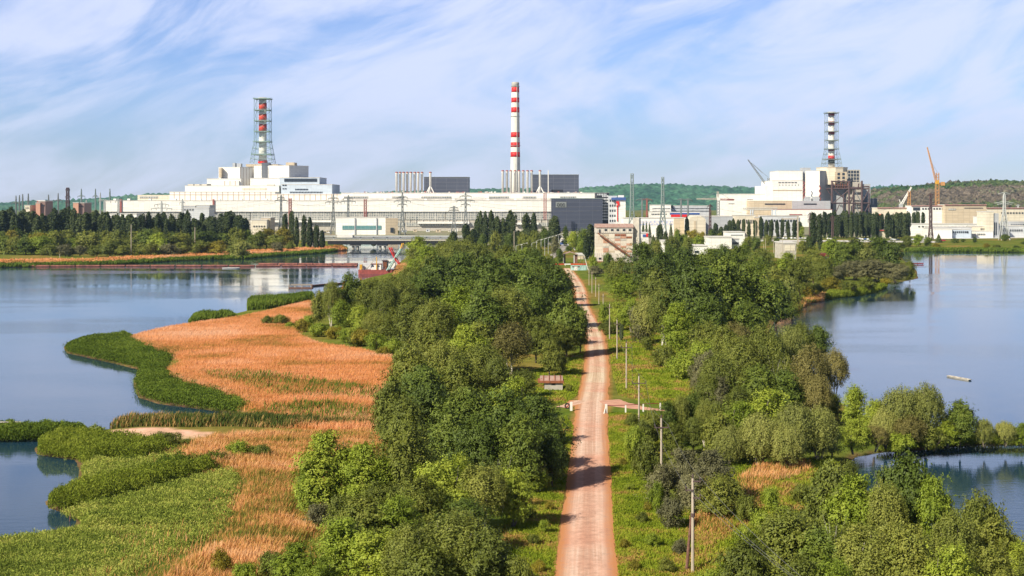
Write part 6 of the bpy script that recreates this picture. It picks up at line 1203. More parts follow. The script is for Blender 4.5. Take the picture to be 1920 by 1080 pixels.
luff_crane('grey tower crane with a flat jib in front of the hill', 1346.5, 1500, [('mast', [(1346.5, 430), (1346.5, 374)], 1.3, SG), ('mast', [(1346, 374), (1346, 359)], .7, M['concrete']), ('jib', [(1346, 373), (1306, 373)], .8, M['concrete']), ('counter_jib', [(1346, 374), (1376, 374.5)], .7, M['pink_red']), ('cable', [(1346, 359), (1318, 371)], .14, SG), ('cable', [(1346, 359), (1368, 373)], .14, SG), ('cab', [(1344, 370), (1350, 376)], 0, M['white_paint'])], SG, .3)

# ---- concrete utility poles along the road, with wires
def pole(label, px, top, base, r, arms, group, brace=False, name='utility_pole', cross=1.1, tilt=0):
    Y = D(base); x = X(px, Y); zt = Z(top, Y); root = thing(name, label, 'pole', (x, Y, GZ-.1), group); o_ = root.location
    xt = X(px+tilt, Y)
    mb = MB(o_); mb.tube((x, Y, GZ-.3), (xt, Y, zt), r, r*.72, 8); mb.build('post', M['pole_concrete'], root); ends = []
    for i, (dz, side) in enumerate(arms):
        mb = MB(o_); a0 = -cross if side <= 0 else 0; a1 = cross if side >= 0 else 0
        mb.box(xt+a0, xt+a1, Y-.05-r, Y+.05-r, zt-dz-.05, zt-dz+.05); ar = mb.build('crossarm', M['steel_dark'], root)
        for e in ([a0, a1] if side == 0 else [a0 if side < 0 else a1]):
            mb = MB(o_); mb.tube((xt+e*.95, Y-r, zt-dz+.05), (xt+e*.95, Y-r, zt-dz+.2), .05, .05, 6); mb.tube((xt+e*.95, Y-r, zt-dz+.2), (xt+e*.95, Y-r, zt-dz+.34), .085, .06, 6); mb.build('insulator', M['insulator'], ar)
            ends.append(Vector((xt+e*.95, Y-r, zt-dz+.34)))
    mb = MB(o_); mb.tube((xt, Y, zt), (xt, Y, zt+.12), .05, .05, 6); mb.tube((xt, Y, zt+.12), (xt, Y, zt+.34), .1, .06, 8); mb.build('insulator', M['insulator'], root); ends.append(Vector((xt, Y, zt+.34)))
    if brace: mb = MB(o_); mb.tube((x-.42, Y+.9, GZ-.2), (xt-.12, Y+.1, zt-3.3), .15, .12, 8); mb.build('brace', M['wood_brown'], root); mb = MB(o_); mb.tube((xt, Y, zt-3.2), (xt, Y, zt-2.9), r+.04, r+.04, 8); mb.build('collar', M['steel_dark'], root)
    return ends
pg = 'concrete power poles along the gravel road'
E = []
E.append(pole('nearest concrete power pole, braced with a dark leaning prop', 1299, 897, 1075, .15, [(.22, 1), (.95, -1), (1.6, 1)], pg, True, cross=.62))
E.append(pole('concrete power pole behind the grey bushes, second from the front', 1240, 784, 918, .14, [(1.0, 0)], pg, cross=.75))
E.append(pole('concrete power pole standing at the red rail fence', 1198, 705, 795, .14, [(1.0, 0)], pg, cross=1.0))
E.append(pole('concrete power pole on the grass just past the side track', 1174.5, 643, 731, .14, [(.75, 0)], pg, cross=.95))
E.append(pole('concrete power pole beside the small dark column shaped tree', 1157, 600, 675, .14, [(.8, 0)], pg, cross=.6))
E.append(pole('concrete power pole left of the low shrub, past the column tree', 1143, 570, 637, .14, [(.8, 0)], pg, cross=.6))
E.append(pole('concrete power pole in front of the bright shrub at the road bend', 1131, 551, 597, .14, [(.8, 0)], pg, cross=.55))
E.append(pole('concrete power pole by the lone round tree after the bend', 1123, 532, 570, .14, [(.8, 0)], pg, cross=.55))
E.append(pole('concrete power pole before the grey bush, third from the gate', 1117, 520, 556, .14, [(.8, 0)], pg, cross=.5))
E.append(pole('concrete power pole before the grey bush, second from the gate', 1110, 509, 550, .14, [(.8, 0)], pg, cross=.5))
E.append(pole('concrete power pole nearest the gate', 1104.5, 498, 535, .14, [(.8, 0)], pg, cross=.5))
def wire(label, a, c, sag, r=.019):
    o_ = a.copy(); mb = MB(o_); n = 12; pts = []
    for k in range(n+1): f_ = k/n; p = a.lerp(c, f_); p.z -= sag*4*f_*(1-f_); pts.append(p)
    mb.path(pts, r, 3); o = mb.build('overhead_wire', M['wire'], None, label=label, cat='wire', group='overhead wires along the road')
near = [Vector((E[0][0].x+2.6+q*.5, 70, 10.2-q*.3)) for q in range(3)]
for q in range(3): wire(('topmost', 'middle', 'lowest')[q]+' wire running from the nearest braced pole towards the viewer', E[0][q], near[q], .6)
for k in range(0, 4):
    for q in range(2):
        wire(f'{("right","left")[q]} wire of the {ordw(k+1)} span counted from the nearest braced pole', E[k][q if k else q*1], E[k+1][1-q] if len(E[k+1]) > 1 else E[k+1][0], .5)
for px, t_, b_, lab in ((246, 421, 478, 'tall bare concrete pole on the far left bank, left one'), (365.5, 426, 476, 'tall bare concrete pole on the far left bank, nearer the bridge'), (964, 433, 500, 'bare grey pole among the trees left of the lamp row'), (112, 476, 483, 'very short white post at the orange reeds of the far bank'), (121, 440, 447, 'short pale pole stub deep in the far bank trees')):
    pole(lab, px, t_, b_, .28 if b_ > 470 and t_ < 430 else .22, [], 'single poles', name='concrete_pole')
for px, t_, b_, lab in ((1432, 458, 486, 'thin pole at the crown of the big round tree by the grey garage'), (1435.5, 447, 472, 'braced white pole left of the grey garage'), (1450.5, 449, 475, 'white pole midway to the grey garage'), (1467, 447, 490, 'pole at the left edge of the grey garage'), (1487.5, 469, 497, 'white pole in front of the grey garage'), (1417, 416, 451, 'thin pole before the poplars behind the white sheds'), (1498, 442, 462, 'thin far pole right of the grey garage')):
    pole(lab, px, t_, b_, .17, [], 'street poles near the garage', name='concrete_pole')
YR_ = D(466); x = X(1495.8, YR_); root = thing('portal_pole', 'tall brown post with a long horizontal bar to its left, behind the grey garage', 'pole', (x, YR_, GZ))
mb = MB(root.location); mb.box(x-.4, x+.4, YR_-.4, YR_+.4, GZ-.2, Z(405, YR_)); mb.build('post', M['pole_concrete'], root); mb = MB(root.location); mb.box(X(1466, YR_), x-.4, YR_-.3, YR_+.3, Z(411.5, YR_), Z(409.6, YR_)); mb.build('beam', M['pole_concrete'], root)

# ---- street lamps on the approach beyond the gate
LP = [(967.5, 459, 492), (978.5, 456, 486), (997, 454, 482), (1006, 449.5, 485.5), (1014.5, 447.5, 482), (1021.5, 445, 479), (1028, 443, 476.5), (1035, 441.5, 474), (1041.5, 439.5, 470), (1047.3, 437.5, 468)]
def lamp(label, px, t_, b_, arm, group):
    Y = D(b_); x = X(px, Y); root = thing('street_lamp', label, 'street lamp', (x, Y, GZ-.1), group); z_ = Z(t_+2.2, Y)
    mb = MB(root.location); mb.tube((x, Y, GZ-.3), (x, Y, z_), .14, .10, 7); mb.build('post', M['steel_light'], root)
    mb = MB(root.location); mb.tube((x, Y, z_), (x+arm*.55, Y, z_+.55), .075, .07, 6); mb.tube((x+arm*.55, Y, z_+.55), (x+arm, Y, z_+.75), .07, .06, 6); ar = mb.build('arm', M['steel_light'], root)
    mb = MB(root.location); mb.prism([(x+arm*.9, Y-.16), (x+arm*1.25, Y-.12), (x+arm*1.25, Y+.12), (x+arm*.9, Y+.16)], z_+.62, z_+.82); mb.build('lamp_head', M['white_paint'], ar)
for i, (px, t_, b_) in enumerate(LP): lamp(f'{ordw(i+1)} curved street lamp in the row, counted from the reed lake side', px, t_, b_, 2.6, 'street lamps on the approach')
lamp('street lamp beside the silo, nearer its wall', 1111.5, 458, 482, -.5, 'street lamps by the silo'); lamp('street lamp beside the silo, nearer the gate shelter', 1103.5, 455, 484, -.4, 'street lamps by the silo')

# ---- gate shelter, barrier pipe, booth
YG = D(493.5); root = thing('gate_shelter', 'open gate shelter with a low gabled roof at the end of the road', 'shelter', (X(1069, YG), YG, GZ)); L2 = lambda p: X(p, YG)
mb = MB(root.location); e = 1.2
xa, xm, xb = L2(1055), L2(1069), L2(1083.5); za, zm = Z(476.8, YG), Z(471.6, YG)
mb.add([(xa, YG-e, za), (xm, YG-e, zm), (xb, YG-e, za), (xb, YG+5, za), (xm, YG+5, zm), (xa, YG+5, za), (xa, YG-e, za-.35), (xm, YG-e, zm-.35), (xb, YG-e, za-.35), (xb, YG+5, za-.35), (xm, YG+5, zm-.35), (xa, YG+5, za-.35)],
       [(0, 1, 4, 5), (1, 2, 3, 4), (6, 11, 10, 7), (7, 10, 9, 8), (0, 6, 7, 1), (1, 7, 8, 2), (2, 8, 9, 3), (3, 9, 10, 4), (4, 10, 11, 5), (5, 11, 6, 0)]); mb.build('roof', M['rusty_roof'], root)
for a_, c_, dy in ((1056.6, 1057.8, 0), (1075.8, 1077.2, 0), (1056.6, 1057.8, 4.4), (1075.8, 1077.2, 4.4)): mb = MB(root.location); mb.box(L2(a_), L2(c_), YG+dy, YG+dy+.35, GZ-.2, Z(477, YG)); mb.build('post', M['white_paint'], root)
mb = MB(root.location); mb.box(L2(1057.8), L2(1060.5), YG+.5, YG+4.4, GZ, Z(477.5, YG)); mb.build('side_wall', M['wood_brown'], root)
mb = MB(root.location); mb.box(L2(1078), L2(1083), YG+.3, YG+4.4, GZ, Z(478, YG)); mb.build('side_wall', M['wood_brown'], root)
YG2 = D(498.5); root = thing('barrier', 'long orange and white barrier across the road end', 'barrier', (X(1058, YG2), YG2, GZ))
segs = [(1017, 1024, OR), (1024, 1036, M['white_paint']), (1036, 1058, OR), (1058, 1070, M['white_paint']), (1070, 1100, OR)]
for a_, c_, m_ in segs: mb = MB(root.location); mb.box(X(a_, YG2), X(c_, YG2)-.01, YG2, YG2+.5, GZ+.55, GZ+1.1); mb.build('beam_section', m_, root)
for px in (1018, 1030, 1045, 1060, 1075, 1090, 1099): mb = MB(root.location); mb.box(X(px, YG2)-.2, X(px, YG2)+.2, YG2+.05, YG2+.45, GZ-.1, GZ+.55); mb.build('foot', M['concrete'], root)
YG3 = D(507); root = thing('guard_booth', 'low teal and white guard booth before the barrier', 'booth', (X(1086, YG3), YG3, GZ))
mb = MB(root.location); mb.box(X(1070, YG3), X(1100, YG3), YG3, YG3+.4, GZ-.1, Z(497.6, YG3)); mb.build('panel', M['teal_paint'], root)
mb = MB(root.location); mb.box(X(1077, YG3), X(1083, YG3), YG3-.15, YG3, GZ-.1, Z(499.8, YG3)); mb.build('door', M['white_paint'], root)
mb = MB(root.location); mb.box(X(1073, YG3), X(1087, YG3), YG3-.12, YG3, Z(501, YG3), Z(499, YG3)); mb.build('window', M['steel_dark'], root)
root = thing('signal_post', 'tall white leaning post with thin props by the guard booth', 'post', (X(1103, YG3), YG3, GZ))
mb = MB(root.location); mb.tube((X(1103, YG3), YG3-1, GZ-.1), (X(1094.8, YG3), YG3-1, Z(478, YG3)), .17, .12, 6); mb.build('post', M['white_paint'], root)
mb = MB(root.location); mb.tube((X(1078, YG3), YG3-1, GZ-.1), (X(1094.5, YG3), YG3-1, Z(479, YG3)), .06, .05, 5); mb.tube((X(1094, YG3), YG3-1, GZ-.1), (X(1094.3, YG3), YG3-1, Z(479, YG3)), .06, .05, 5); mb.build('prop', M['steel_grey'], root)
b = simple('gate_hut', 'small white hut behind the gate shelter', 'hut', 900, [(1078, 1087, 455.5, M['white_paint'])]); b.window(1081, 1083, 457, 460, 899.8, M['window_dark'], 'window', .1)
b = simple('tan_wall_house', 'small tan wall hut between the shelter and the silo', 'hut', 760, [(1083, 1094, 479, M['tan_panel'])]); b.window(1085, 1088, 484, 488, 759.8, M['cream_panel'], 'door', .1)
b = simple('depot_shed', 'open grey shed with a yellowish roof at the dark road end', 'shed', 1010, [(1053, 1073, 449, M['lightgrey_panel'])]); b.block('roof', 1053, 1074, 447, 1008, 12, M['cream_panel'], pb=448.6)
# truck
Yt = D(461); root = thing('parked_truck', 'blue truck with a white roof at the end of the dark road', 'truck', (X(1056, Yt), Yt, GZ)); q = lambda p: X(p, Yt)
mb = MB(root.location); mb.box(q(1050.5), q(1059.5), Yt, Yt+6, GZ+.9, GZ+2.6); mb.build('body', M['blue_paint'], root); mb = MB(root.location); mb.box(q(1051), q(1058.5), Yt-.3, Yt+2, GZ+2.6, GZ+4.0); mb.build('cab', M['white_paint'], root)
mb = MB(root.location); mb.box(q(1052), q(1057.5), Yt-.36, Yt-.3, GZ+2.8, GZ+3.6); mb.build('windscreen', M['window_dark'], root)
for px in (1051.5, 1058.5):
    for dy in (.6, 4.6): mb = MB(root.location); mb.tube((q(px)-.25, Yt+dy, GZ+.5), (q(px)+.25, Yt+dy, GZ+.5), .5, .5, 10); mb.build('wheel', M['rubber'], root)

# ---- parked cars by the dense poplars and one red car
def car_meshes():
    prof = [(-2.1, .35), (-2.15, .75), (-1.35, .92), (-.75, 1.42), (.75, 1.42), (1.35, .95), (2.1, .85), (2.15, .35)]
    mb = MB(); n = len(prof); W = .85
    mb.add([(x_, -W*(.86 if z_ > 1 else 1), z_) for x_, z_ in prof]+[(x_, W*(.86 if z_ > 1 else 1), z_) for x_, z_ in prof], [tuple(range(n)), tuple(range(2*n-1, n-1, -1))]+[(i, i+n, (i+1) % n+n, (i+1) % n) for i in range(n)])
    b_ = mb; g_ = MB(); g_.add([(-1.2, -.80, .98), (-.72, -.745, 1.36), (.7, -.745, 1.36), (1.2, -.80, .98)]+[(-1.2, .80, .98), (-.72, .745, 1.36), (.7, .745, 1.36), (1.2, .80, .98)], [(0, 1, 2, 3), (7, 6, 5, 4), (0, 4, 5, 1), (3, 2, 6, 7), (1, 5, 6, 2), (0, 3, 7, 4)])
    w_ = MB(); w_.tube((0, -.1, 0), (0, .1, 0), .32, .32, 12)
    return b_, g_, w_
cb, cg, cw = car_meshes(); mes = {}
paints = [('white', (0.75, 0.75, 0.74)), ('silver', (0.5, 0.52, 0.54)), ('dark', (0.05, 0.05, 0.07)), ('red', (0.5, 0.04, 0.05)), ('blue', (0.06, 0.12, 0.3))]
cmat = {k: mat('car_paint_'+k, c, .3, .02, .5, spec=.6) for k, c in paints}
def mk_me(nm, mb_, m_):
    me_ = bpy.data.meshes.new(nm); me_.from_pydata([tuple(v) for v in mb_.v], [], mb_.f); me_.materials.append(m_); return me_
meb, meg, mew = mk_me('body', cb, cmat['white']), mk_me('window_glass', cg, M['window_dark']), mk_me('wheel', cw, M['rubber'])
def car(label, px, py, colr, rz, group='cars parked by the poplars'):
    Y = D(py); r_ = thing('parked_car', label, 'car', (X(px, Y), Y, GZ+.02), group, rz)
    for nm, md in (('body', meb), ('window_glass', meg)):
        c_ = bpy.data.objects.new(nm, md); col.objects.link(c_); c_.parent = r_
        if nm == 'body': c_.material_slots[0].link = 'OBJECT'; c_.material_slots[0].material = cmat[colr]
        else: c_.scale = (1.02, 1.03, 1.0)
    for x_ in (-1.35, 1.35):
        for y_ in (-.78, .78): c_ = bpy.data.objects.new('wheel', mew); col.objects.link(c_); c_.parent = r_; c_.location = (x_, y_, .32)
cl = [(1461, 447.5, 'white'), (1469, 448, 'white'), (1474, 448.5, 'silver'), (1484, 448, 'white'), (1490, 448, 'white'), (1497, 448.3, 'silver'), (1504, 448, 'white'), (1510, 448.3, 'white'), (1516, 448.4, 'white'), (1552, 449, 'white'), (1558, 449.5, 'white'), (1563, 449.3, 'dark'),
      (1606, 448, 'dark'), (1612, 449, 'silver'), (1616, 450, 'white'), (1622, 450, 'blue'), (1627, 450.3, 'white'), (1672, 450.5, 'silver'), (1677, 451, 'white'), (1683, 451, 'dark'), (1712, 451, 'white'), (1718, 451.3, 'silver'), (1728, 452, 'white')]
cn = {}
for px, py, c_ in cl: cn[c_] = cn.get(c_, 0)+1; car(f'{ordw(cn[c_])} {c_} car of the parking row before the poplars, counted from the silo', px, py, c_, random.Random(px).uniform(-.3, .3)+(math.pi/2 if px % 3 else 0))
car('lone red car parked left of the white lake house', 1768, 452.5, 'red', .2, 'cars on the right shore')
for px, py, c_, lab in ((608, 437, 'dark', 'dark car parked left of the white box workshop'), (616, 437.5, 'white', 'white car parked left of the white box workshop')): car(lab, px, py, c_, .1, 'cars by the workshop')

# ---- shed with the red roof, rail fences
Ys = D(733); root = thing('brick_shed', 'small whitewashed shed with a round topped rusty roof by the road', 'shed', (X(1040, Ys), Ys, GZ)); q = lambda p: X(p, Ys)
mb = MB(root.location); mb.box(q(1021), q(1055), Ys, Ys+3.2, GZ-.2, Z(718, Ys)); mb.build('wall', M['concrete'], root)
mb = MB(root.location); mb.box(q(1009), q(1057), Ys-.3, Ys+3.5, Z(718, Ys), Z(714, Ys)); rf = mb.build('roof', M['rust'], root)
mb = MB(root.location); x0, x1 = q(1013), q(1055.5); n = 10; pr_ = [(Ys+1.6-1.5*math.cos(math.pi*k/n), Z(714, Ys)+.65*math.sin(math.pi*k/n)) for k in range(n+1)]
mb.add([(x0, a_, c_) for a_, c_ in pr_]+[(x1, a_, c_) for a_, c_ in pr_], [tuple(range(n, -1, -1)), tuple(range(n+1, 2*n+2))]+[(k, k+1, k+2+n, k+1+n) for k in range(n)]); mb.build('vault', M['rusty_roof'], rf)
for f_ in (.15, .4, .65, .9): mb = MB(root.location); xq = x0+(x1-x0)*f_; [mb.tube((xq, pr_[k][0], pr_[k][1]+.05), (xq, pr_[k+1][0], pr_[k+1][1]+.05), .08, .08, 4) for k in range(n)]; mb.build('rib', M['rust'], rf)
mb = MB(root.location); mb.box(q(1034), q(1041), Ys-.05, Ys+.05, Z(722, Ys), Z(718.5, Ys)); mb.build('window', M['window_dark'], root)
Yf = 0
root = thing('rail_fence', 'white posts carrying thin red rails beside the side track', 'fence', (*G(1180, 772).xy, GZ)); fp = [(1136.5, 775), (1173, 774), (1206, 772), (1238, 770)]
wp_ = [G(a_, c_) for a_, c_ in fp]
for i, p in enumerate(wp_):
    r_ = .17 if i == 0 else .1; mb = MB(root.location); mb.box(p.x-r_, p.x+r_, p.y-r_, p.y+r_, GZ-.1, GZ+(1.35 if i == 0 else 1.15)); 
    mb.build('post', M['white_paint'], root)
mb = MB(root.location); p = wp_[0]; mb.tube((p.x-.35, p.y-.5, GZ), (p.x, p.y, GZ+1.2), .08, .08, 6); mb.build('prop', M['white_paint'], root)
for a_, c_ in zip(wp_, wp_[1:]): mb = MB(root.location); mb.tube(a_+Vector((0, 0, 1.15)), c_+Vector((0, 0, 1.12)), .045, .045, 6); mb.build('rail', M['dark_red_paint'], root)
p = G(1071, 770); root = thing('gate_post', 'single white post on the left side of the road', 'post', (p.x, p.y, GZ)); mb = MB(root.location); mb.box(p.x-.18, p.x+.18, p.y-.18, p.y+.18, GZ-.1, GZ+1.3); mb.build('post', M['white_paint'], root)
mb = MB(root.location); mb.tube((p.x-.9, p.y, GZ+.45), (p.x-.2, p.y, GZ+.9), .06, .06, 6); mb.build('stub_rail', M['dark_red_paint'], root)
p = G(1064, 766); root = thing('old_tyre', 'dark tyre lying left of the single white post', 'tyre', (p.x, p.y, GZ)); mb = MB(root.location); pts = [(p.x+.35*math.cos(k*math.pi/6), p.y+.1*math.sin(k*math.pi/6), GZ+.38+.35*math.sin(k*math.pi/6)) for k in range(13)]; mb.path(pts, .12, 8); mb.build('tyre', M['rubber'], root)

# ---- floating booms of logs / pontoon pipes
def boom(label, pts, r, n2, m, py_off=0):
    P_ = [G(a_, c_, 0.1) for a_, c_ in pts]; root = thing('floating_boom', label, 'boom', (P_[0].x, P_[0].y, .1)); rb_ = random.Random(len(pts)*13+int(r*100))
    for a_, c_ in zip(P_, P_[1:]):
        L_ = (c_-a_).length; n = max(1, int(L_/n2))
        for k in range(n):
            u, v = a_.lerp(c_, k/n), a_.lerp(c_, (k+.94)/n); mb = MB(root.location); mb.tube(u+Vector((0, 0, r*.5)), v+Vector((0, 0, r*.5)), r*rb_.uniform(.8, 1.1), None, 8)
            mb.tube(u+Vector((0, r*2.2, r*.3)), v+Vector((0, r*2.2, r*.3)), r*.8, None, 7); mb.build('log_section', m, root)
    return root
boom('very long floating boom of reddish sections across the left lake', [(-120, 500.5), (0, 500.3), (190, 499.6), (330, 499.6), (480, 499.6), (672, 499.3)], .55, 11, M['log_red'])
boom('second rusty line of pontoons behind the boom, reaching the dredger', [(485, 496.4), (560, 496.6), (672, 497.0)], .7, 7, M['log_red'])
boom('short pipe line floating right of the half sunk raft', [(584, 536.8), (612, 534), (652, 531.4)], .35, 6, M['wood_brown'])
YW = D(541, 0); root = thing('sunken_raft', 'half sunk open framed raft lying off the wooded point', 'raft', (X(562, YW), YW, 0)); q = lambda p: X(p, YW)
mb = MB(root.location); mb.box(q(541), q(585), YW, YW+3.4, -.3, .35); mb.build('hull', M['wood_brown'], root)
for z_ in (1.15,): mb = MB(root.location); mb.box(q(541), q(583), YW, YW+.25, z_, z_+.25); mb.box(q(543), q(584), YW+3, YW+3.25, z_+.1, z_+.35); mb.build('rail', M['wood_grey'], root)
for px in (541.5, 553, 566, 583): mb = MB(root.location); mb.box(q(px)-.2, q(px)+.2, YW, YW+.3, .2, 1.2); mb.build('post', M['wood_grey'], root)
# ---- dredger
YD = D(514, 0); root = thing('dredger_boat', 'red hulled dredger with white cabins moored at the wooded bank', 'dredger', (X(705, YD), YD, 0)); q = lambda p: X(p, YD); z = lambda p: Z(p, YD)
def dp(nm, fn, m_, par=None): mb = MB(root.location); fn(mb); return mb.build(nm, m_, par or root)
RDP = mat('hull_red', (0.38, 0.09, 0.075), .8, .2, .8, c2=(.22, .06, .05))
dp('hull', lambda m_: m_.prism([(q(671), YD+1.5), (q(674), YD), (q(735), YD), (q(744), YD+3), (q(735), YD+7), (q(673), YD+7)], -.4, z(506)), RDP)
dp('bow_block', lambda m_: m_.box(q(674), q(678.3), YD+.4, YD+4, z(506), z(496.5)), M['yellow_paint'])
dp('screen', lambda m_: m_.box(q(678.4), q(693), YD+4.5, YD+5, z(506), z(493.5)), M['lightgrey_panel'])
cbn = dp('cabin', lambda m_: m_.box(q(695), q(714.5), YD+.8, YD+5.5, z(506), z(495.8)), M['white_paint'])
dp('roof', lambda m_: m_.box(q(694.5), q(715), YD+.6, YD+5.7, z(495.8), z(495)), M['pink_red'], cbn)
for a_ in (697.4, 708): dp('window', lambda m_: m_.box(q(a_), q(a_+3.2), YD+.7, YD+.8, z(500.4), z(498)), M['window_dark'], cbn)
dp('machinery', lambda m_: (m_.box(q(717), q(726), YD+1, YD+5, z(506), z(490)), m_.box(q(716), q(727.5), YD+.5, YD+5.5, z(490), z(488.3))), M['steel_dark'])
dp('machinery', lambda m_: (m_.box(q(719), q(721), YD+.7, YD+1, z(500), z(491)), m_.box(q(722), q(724.5), YD+.7, YD+1, z(504), z(492))), M['rust'])
c2_ = dp('wheelhouse', lambda m_: m_.box(q(726.5), q(740.5), YD+1.4, YD+5, z(503), z(487.3)), M['white_paint'])
for a_ in (731.5, 737): dp('window', lambda m_: m_.box(q(a_), q(a_+2.2), YD+1.3, YD+1.4, z(493), z(490)), M['window_dark'], c2_)
dp('mast', lambda m_: m_.box(q(705.2), q(706.8), YD+.2, YD+.6, z(506), z(481.3)), M['yellow_paint'])
dp('boom', lambda m_: m_.tube((q(687), YD+.2, z(505)), (q(705.5), YD+.3, z(482)), .22, .18, 5), M['concrete'])
for (a_, a2, c_, c2, m_, nm) in ((725, 507, 751, 466, M['teal_paint'], 'ladder'), (751, 466, 754.5, 456, M['yellow_paint'], 'ladder_tip'), (730, 464, 740, 484, M['red_paint'], 'boom'), (740, 484, 748, 495, M['red_paint'], 'boom')):
    dp(nm, lambda k_: (k_.tube((q(a_), YD-.6, z(a2)), (q(c_), YD-.6, z(c2)), .34, .3, 5), k_.tube((q(a_)+.9, YD+.4, z(a2)), (q(c_)+.5, YD+.2, z(c2)), .3, .25, 5)), m_)
for k in range(6): dp('rail_post', lambda m_: m_.tube((q(673+k*4), YD+.2, z(506)), (q(673+k*4), YD+.2, z(503.5)), .08, .08, 4), M['steel_light'])
for px, py in ((645, 538), (666, 532.5)):
    p = G(px, py, 1.5); root = thing('marker_buoy', ('larger' if px == 645 else 'smaller')+' orange red marker showing through the trees of the point', 'marker', (p.x, p.y, 0)); s = 1.2 if px == 645 else .6
    mb = MB(root.location); mb.lathe(p.x, p.y, [(s*.5, -.2), (s*.7, .6), (s*.35, 2.2+s), (.1, 2.5+s)], 10); mb.build('body', OR, root); mb = MB(root.location); mb.tube((p.x, p.y, 2.4+s), (p.x, p.y, 3.6+s), .06, .06, 4); mb.build('staff', SG, root)
# small boats
def punt(label, px, py, L_, W_, rz, m_, rim):
    p = G(px, py, 0); root = thing('small_boat', label, 'boat', (p.x, p.y, .02), None, rz); mb = MB(); n = 9; top = []; bot = []
    for k in range(n): f_ = k/(n-1)*2-1; ww = W_/2*(1-abs(f_)**4*.35); top.append((f_*L_/2, ww)); bot.append((f_*L_/2*.92, ww*.8))
    ring = lambda a_, z_: [(x_, y_, z_) for x_, y_ in a_]+[(x_, -y_, z_) for x_, y_ in reversed(a_)]
    A = ring(bot, -.1)+ring(top, .42)+ring([(x_*.94, y_*.82) for x_, y_ in top], .42)+ring([(x_*.94, y_*.8) for x_, y_ in bot], .08); c_ = 2*n; fs = []
    for l in range(3):
        for i in range(c_): j = (i+1) % c_; fs.append((l*c_+i, l*c_+j, (l+1)*c_+j, (l+1)*c_+i))
    fs.append(tuple(range(3*c_, 4*c_))); fs.append(tuple(range(c_-1, -1, -1))); mb.add(A, fs); o_ = mb.build('hull', m_, root)
    for f_ in (-.5, .05, .5): k_ = MB(); k_.box(f_*L_/2-.12, f_*L_/2+.12, -W_*.4, W_*.4, .3, .36); o_ = k_.build('thwart', rim, root)
punt('weathered grey punt adrift on the right lake', 1798, 710, 6.4, 1.0, R(-70), M['concrete'], M['wood_grey']); bpy.data.objects['small_boat'].scale = (1, 1, .5)
punt('white rowing boat near the long boom on the left lake', 433, 503.5, 8.5, 3.0, 0, M['white_paint'], M['wood_grey'])
# raft by the hooked point
p = G(1721, 496, 0); root = thing('mooring_stage', 'small dark red mooring stage at the tip of the hooked point', 'jetty', (p.x, p.y, 0)); mb = MB(root.location); mb.box(p.x-3, p.x+3, p.y, p.y+3, .2, .7); mb.build('deck', M['dark_red_paint'], root)
for a_ in (-2.6, 0, 2.6): mb = MB(root.location); mb.tube((p.x+a_, p.y+.3, -.6), (p.x+a_, p.y+.3, .9), .15, .15, 6); mb.build('pile', M['wood_brown'], root)
# jetty at the left edge
p = G(0, 821, 0); root = thing('jetty', 'broken pale concrete jetty with a rail at the left edge', 'jetty', (p.x, p.y, 0)); k = p.y/F
for i in range(4): mb = MB(root.location); x_ = p.x+(-22+i*13)*k; mb.add([(x_, p.y, .15), (x_+11.5*k, p.y+.2, .3), (x_+13.5*k, p.y+1.9, .8), (x_+2*k, p.y+1.7, .75), (x_, p.y, -.15), (x_+11.5*k, p.y+.2, 0), (x_+13.5*k, p.y+1.9, .5), (x_+2*k, p.y+1.7, .45)], [(0, 1, 2, 3), (7, 6, 5, 4), (0, 4, 5, 1), (1, 5, 6, 2), (2, 6, 7, 3), (3, 7, 4, 0)]); mb.build('slab', M['concrete'], root)
mb = MB(root.location); mb.box(p.x-25*k, p.x+29.5*k, p.y+2.0, p.y+2.12, 1.75, 1.9); mb.build('rail', M['concrete'], root)
for a_ in (-20, 2, 29): mb = MB(root.location); mb.tube((p.x+a_*k, p.y+2.06, -.4), (p.x+a_*k, p.y+2.06, 1.8), .07, .07, 6); mb.build('post', M['wood_brown'], root)
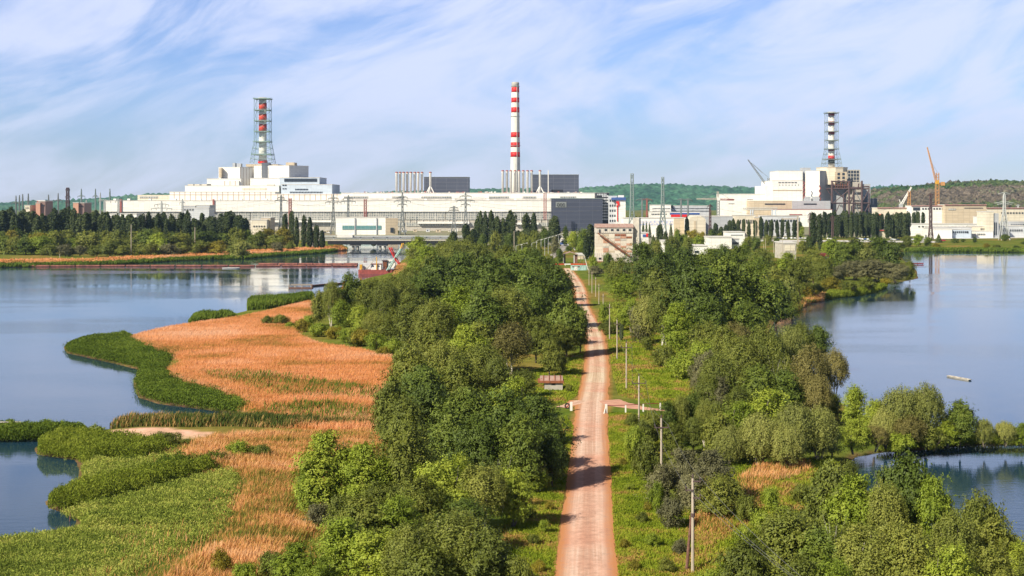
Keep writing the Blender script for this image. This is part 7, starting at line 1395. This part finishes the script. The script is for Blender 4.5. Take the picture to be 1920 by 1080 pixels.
# old stakes in the near left cove, logs on the pond shore
for i, (px, py) in enumerate(((130, 977), (144, 976))): p = G(px, py, 0); mb = MB((p.x, p.y, 0)); mb.tube((p.x, p.y, -.4), (p.x+.1, p.y, .7), .07, .05, 6); mb.build('wooden_stake', M['wood_brown'], None, label=('left' if i == 0 else 'right')+' one of two dark stakes in the water of the near cove', cat='stake', group='stakes in the cove')
for i, (x0_, y0_, x1_, y1_) in enumerate(((1590, 842, 1640, 838), (1650, 836, 1700, 832), (1680, 839, 1712, 836))):
    a_, c_ = G(x0_, y0_, .3), G(x1_, y1_, .3); mb = MB(a_); mb.tube(a_, c_, .22, .12, 7); m2_ = a_.lerp(c_, .5); mb.tube(m2_, m2_+Vector((.8, .4, .7)), .09, .03, 5); mb.build('driftwood_log', M['wood_brown'], None, label=('longest driftwood log, farthest from the lake spit', 'driftwood log in the middle of the pond shore', 'driftwood log lying closest to the lake spit')[i], cat='log', group='driftwood on the pond shore')

# dark road and yard beyond the gate
def flat(name, pts, m, z_):
    P_ = [G(a_, c_, z_) for a_, c_ in pts]; o_ = mesh_obj(name, [tuple(p) for p in P_], [tuple(range(len(P_)))], m); return setp(o_, kind='structure')
flat('road', [(1050, 470), (1068, 470), (1076, 460.5), (1060, 460.5)], M['asphalt'], GZ+.06)
flat('road', [(640, 446), (1200, 444), (1200, 441), (640, 443)], M['roof_light'], GZ+.07)
flat('road', [(1400, 452.5), (1760, 455), (1760, 452), (1400, 449)], M['roof_felt'], GZ+.06)
flat('road', [(1700, 449), (1930, 446), (1930, 443), (1700, 446)], M['roof_light'], GZ+.07)

# ---- haze: one even volume round everything
hm, t, out = new_mat('air')
v = nn(t, 'ShaderNodeVolumePrincipled'); v.inputs['Density'].default_value = 4.6e-5; v.inputs['Color'].default_value = (0.47, 0.72, 1.0, 1); v.inputs['Anisotropy'].default_value = 0.2
t.links.new(v.outputs[0], out.inputs['Volume'])
mb = MB(); mb.box(-14200, 14200, -400, 9100, -4, 420); o = mb.build('haze', hm, None); setp(o, kind='stuff')
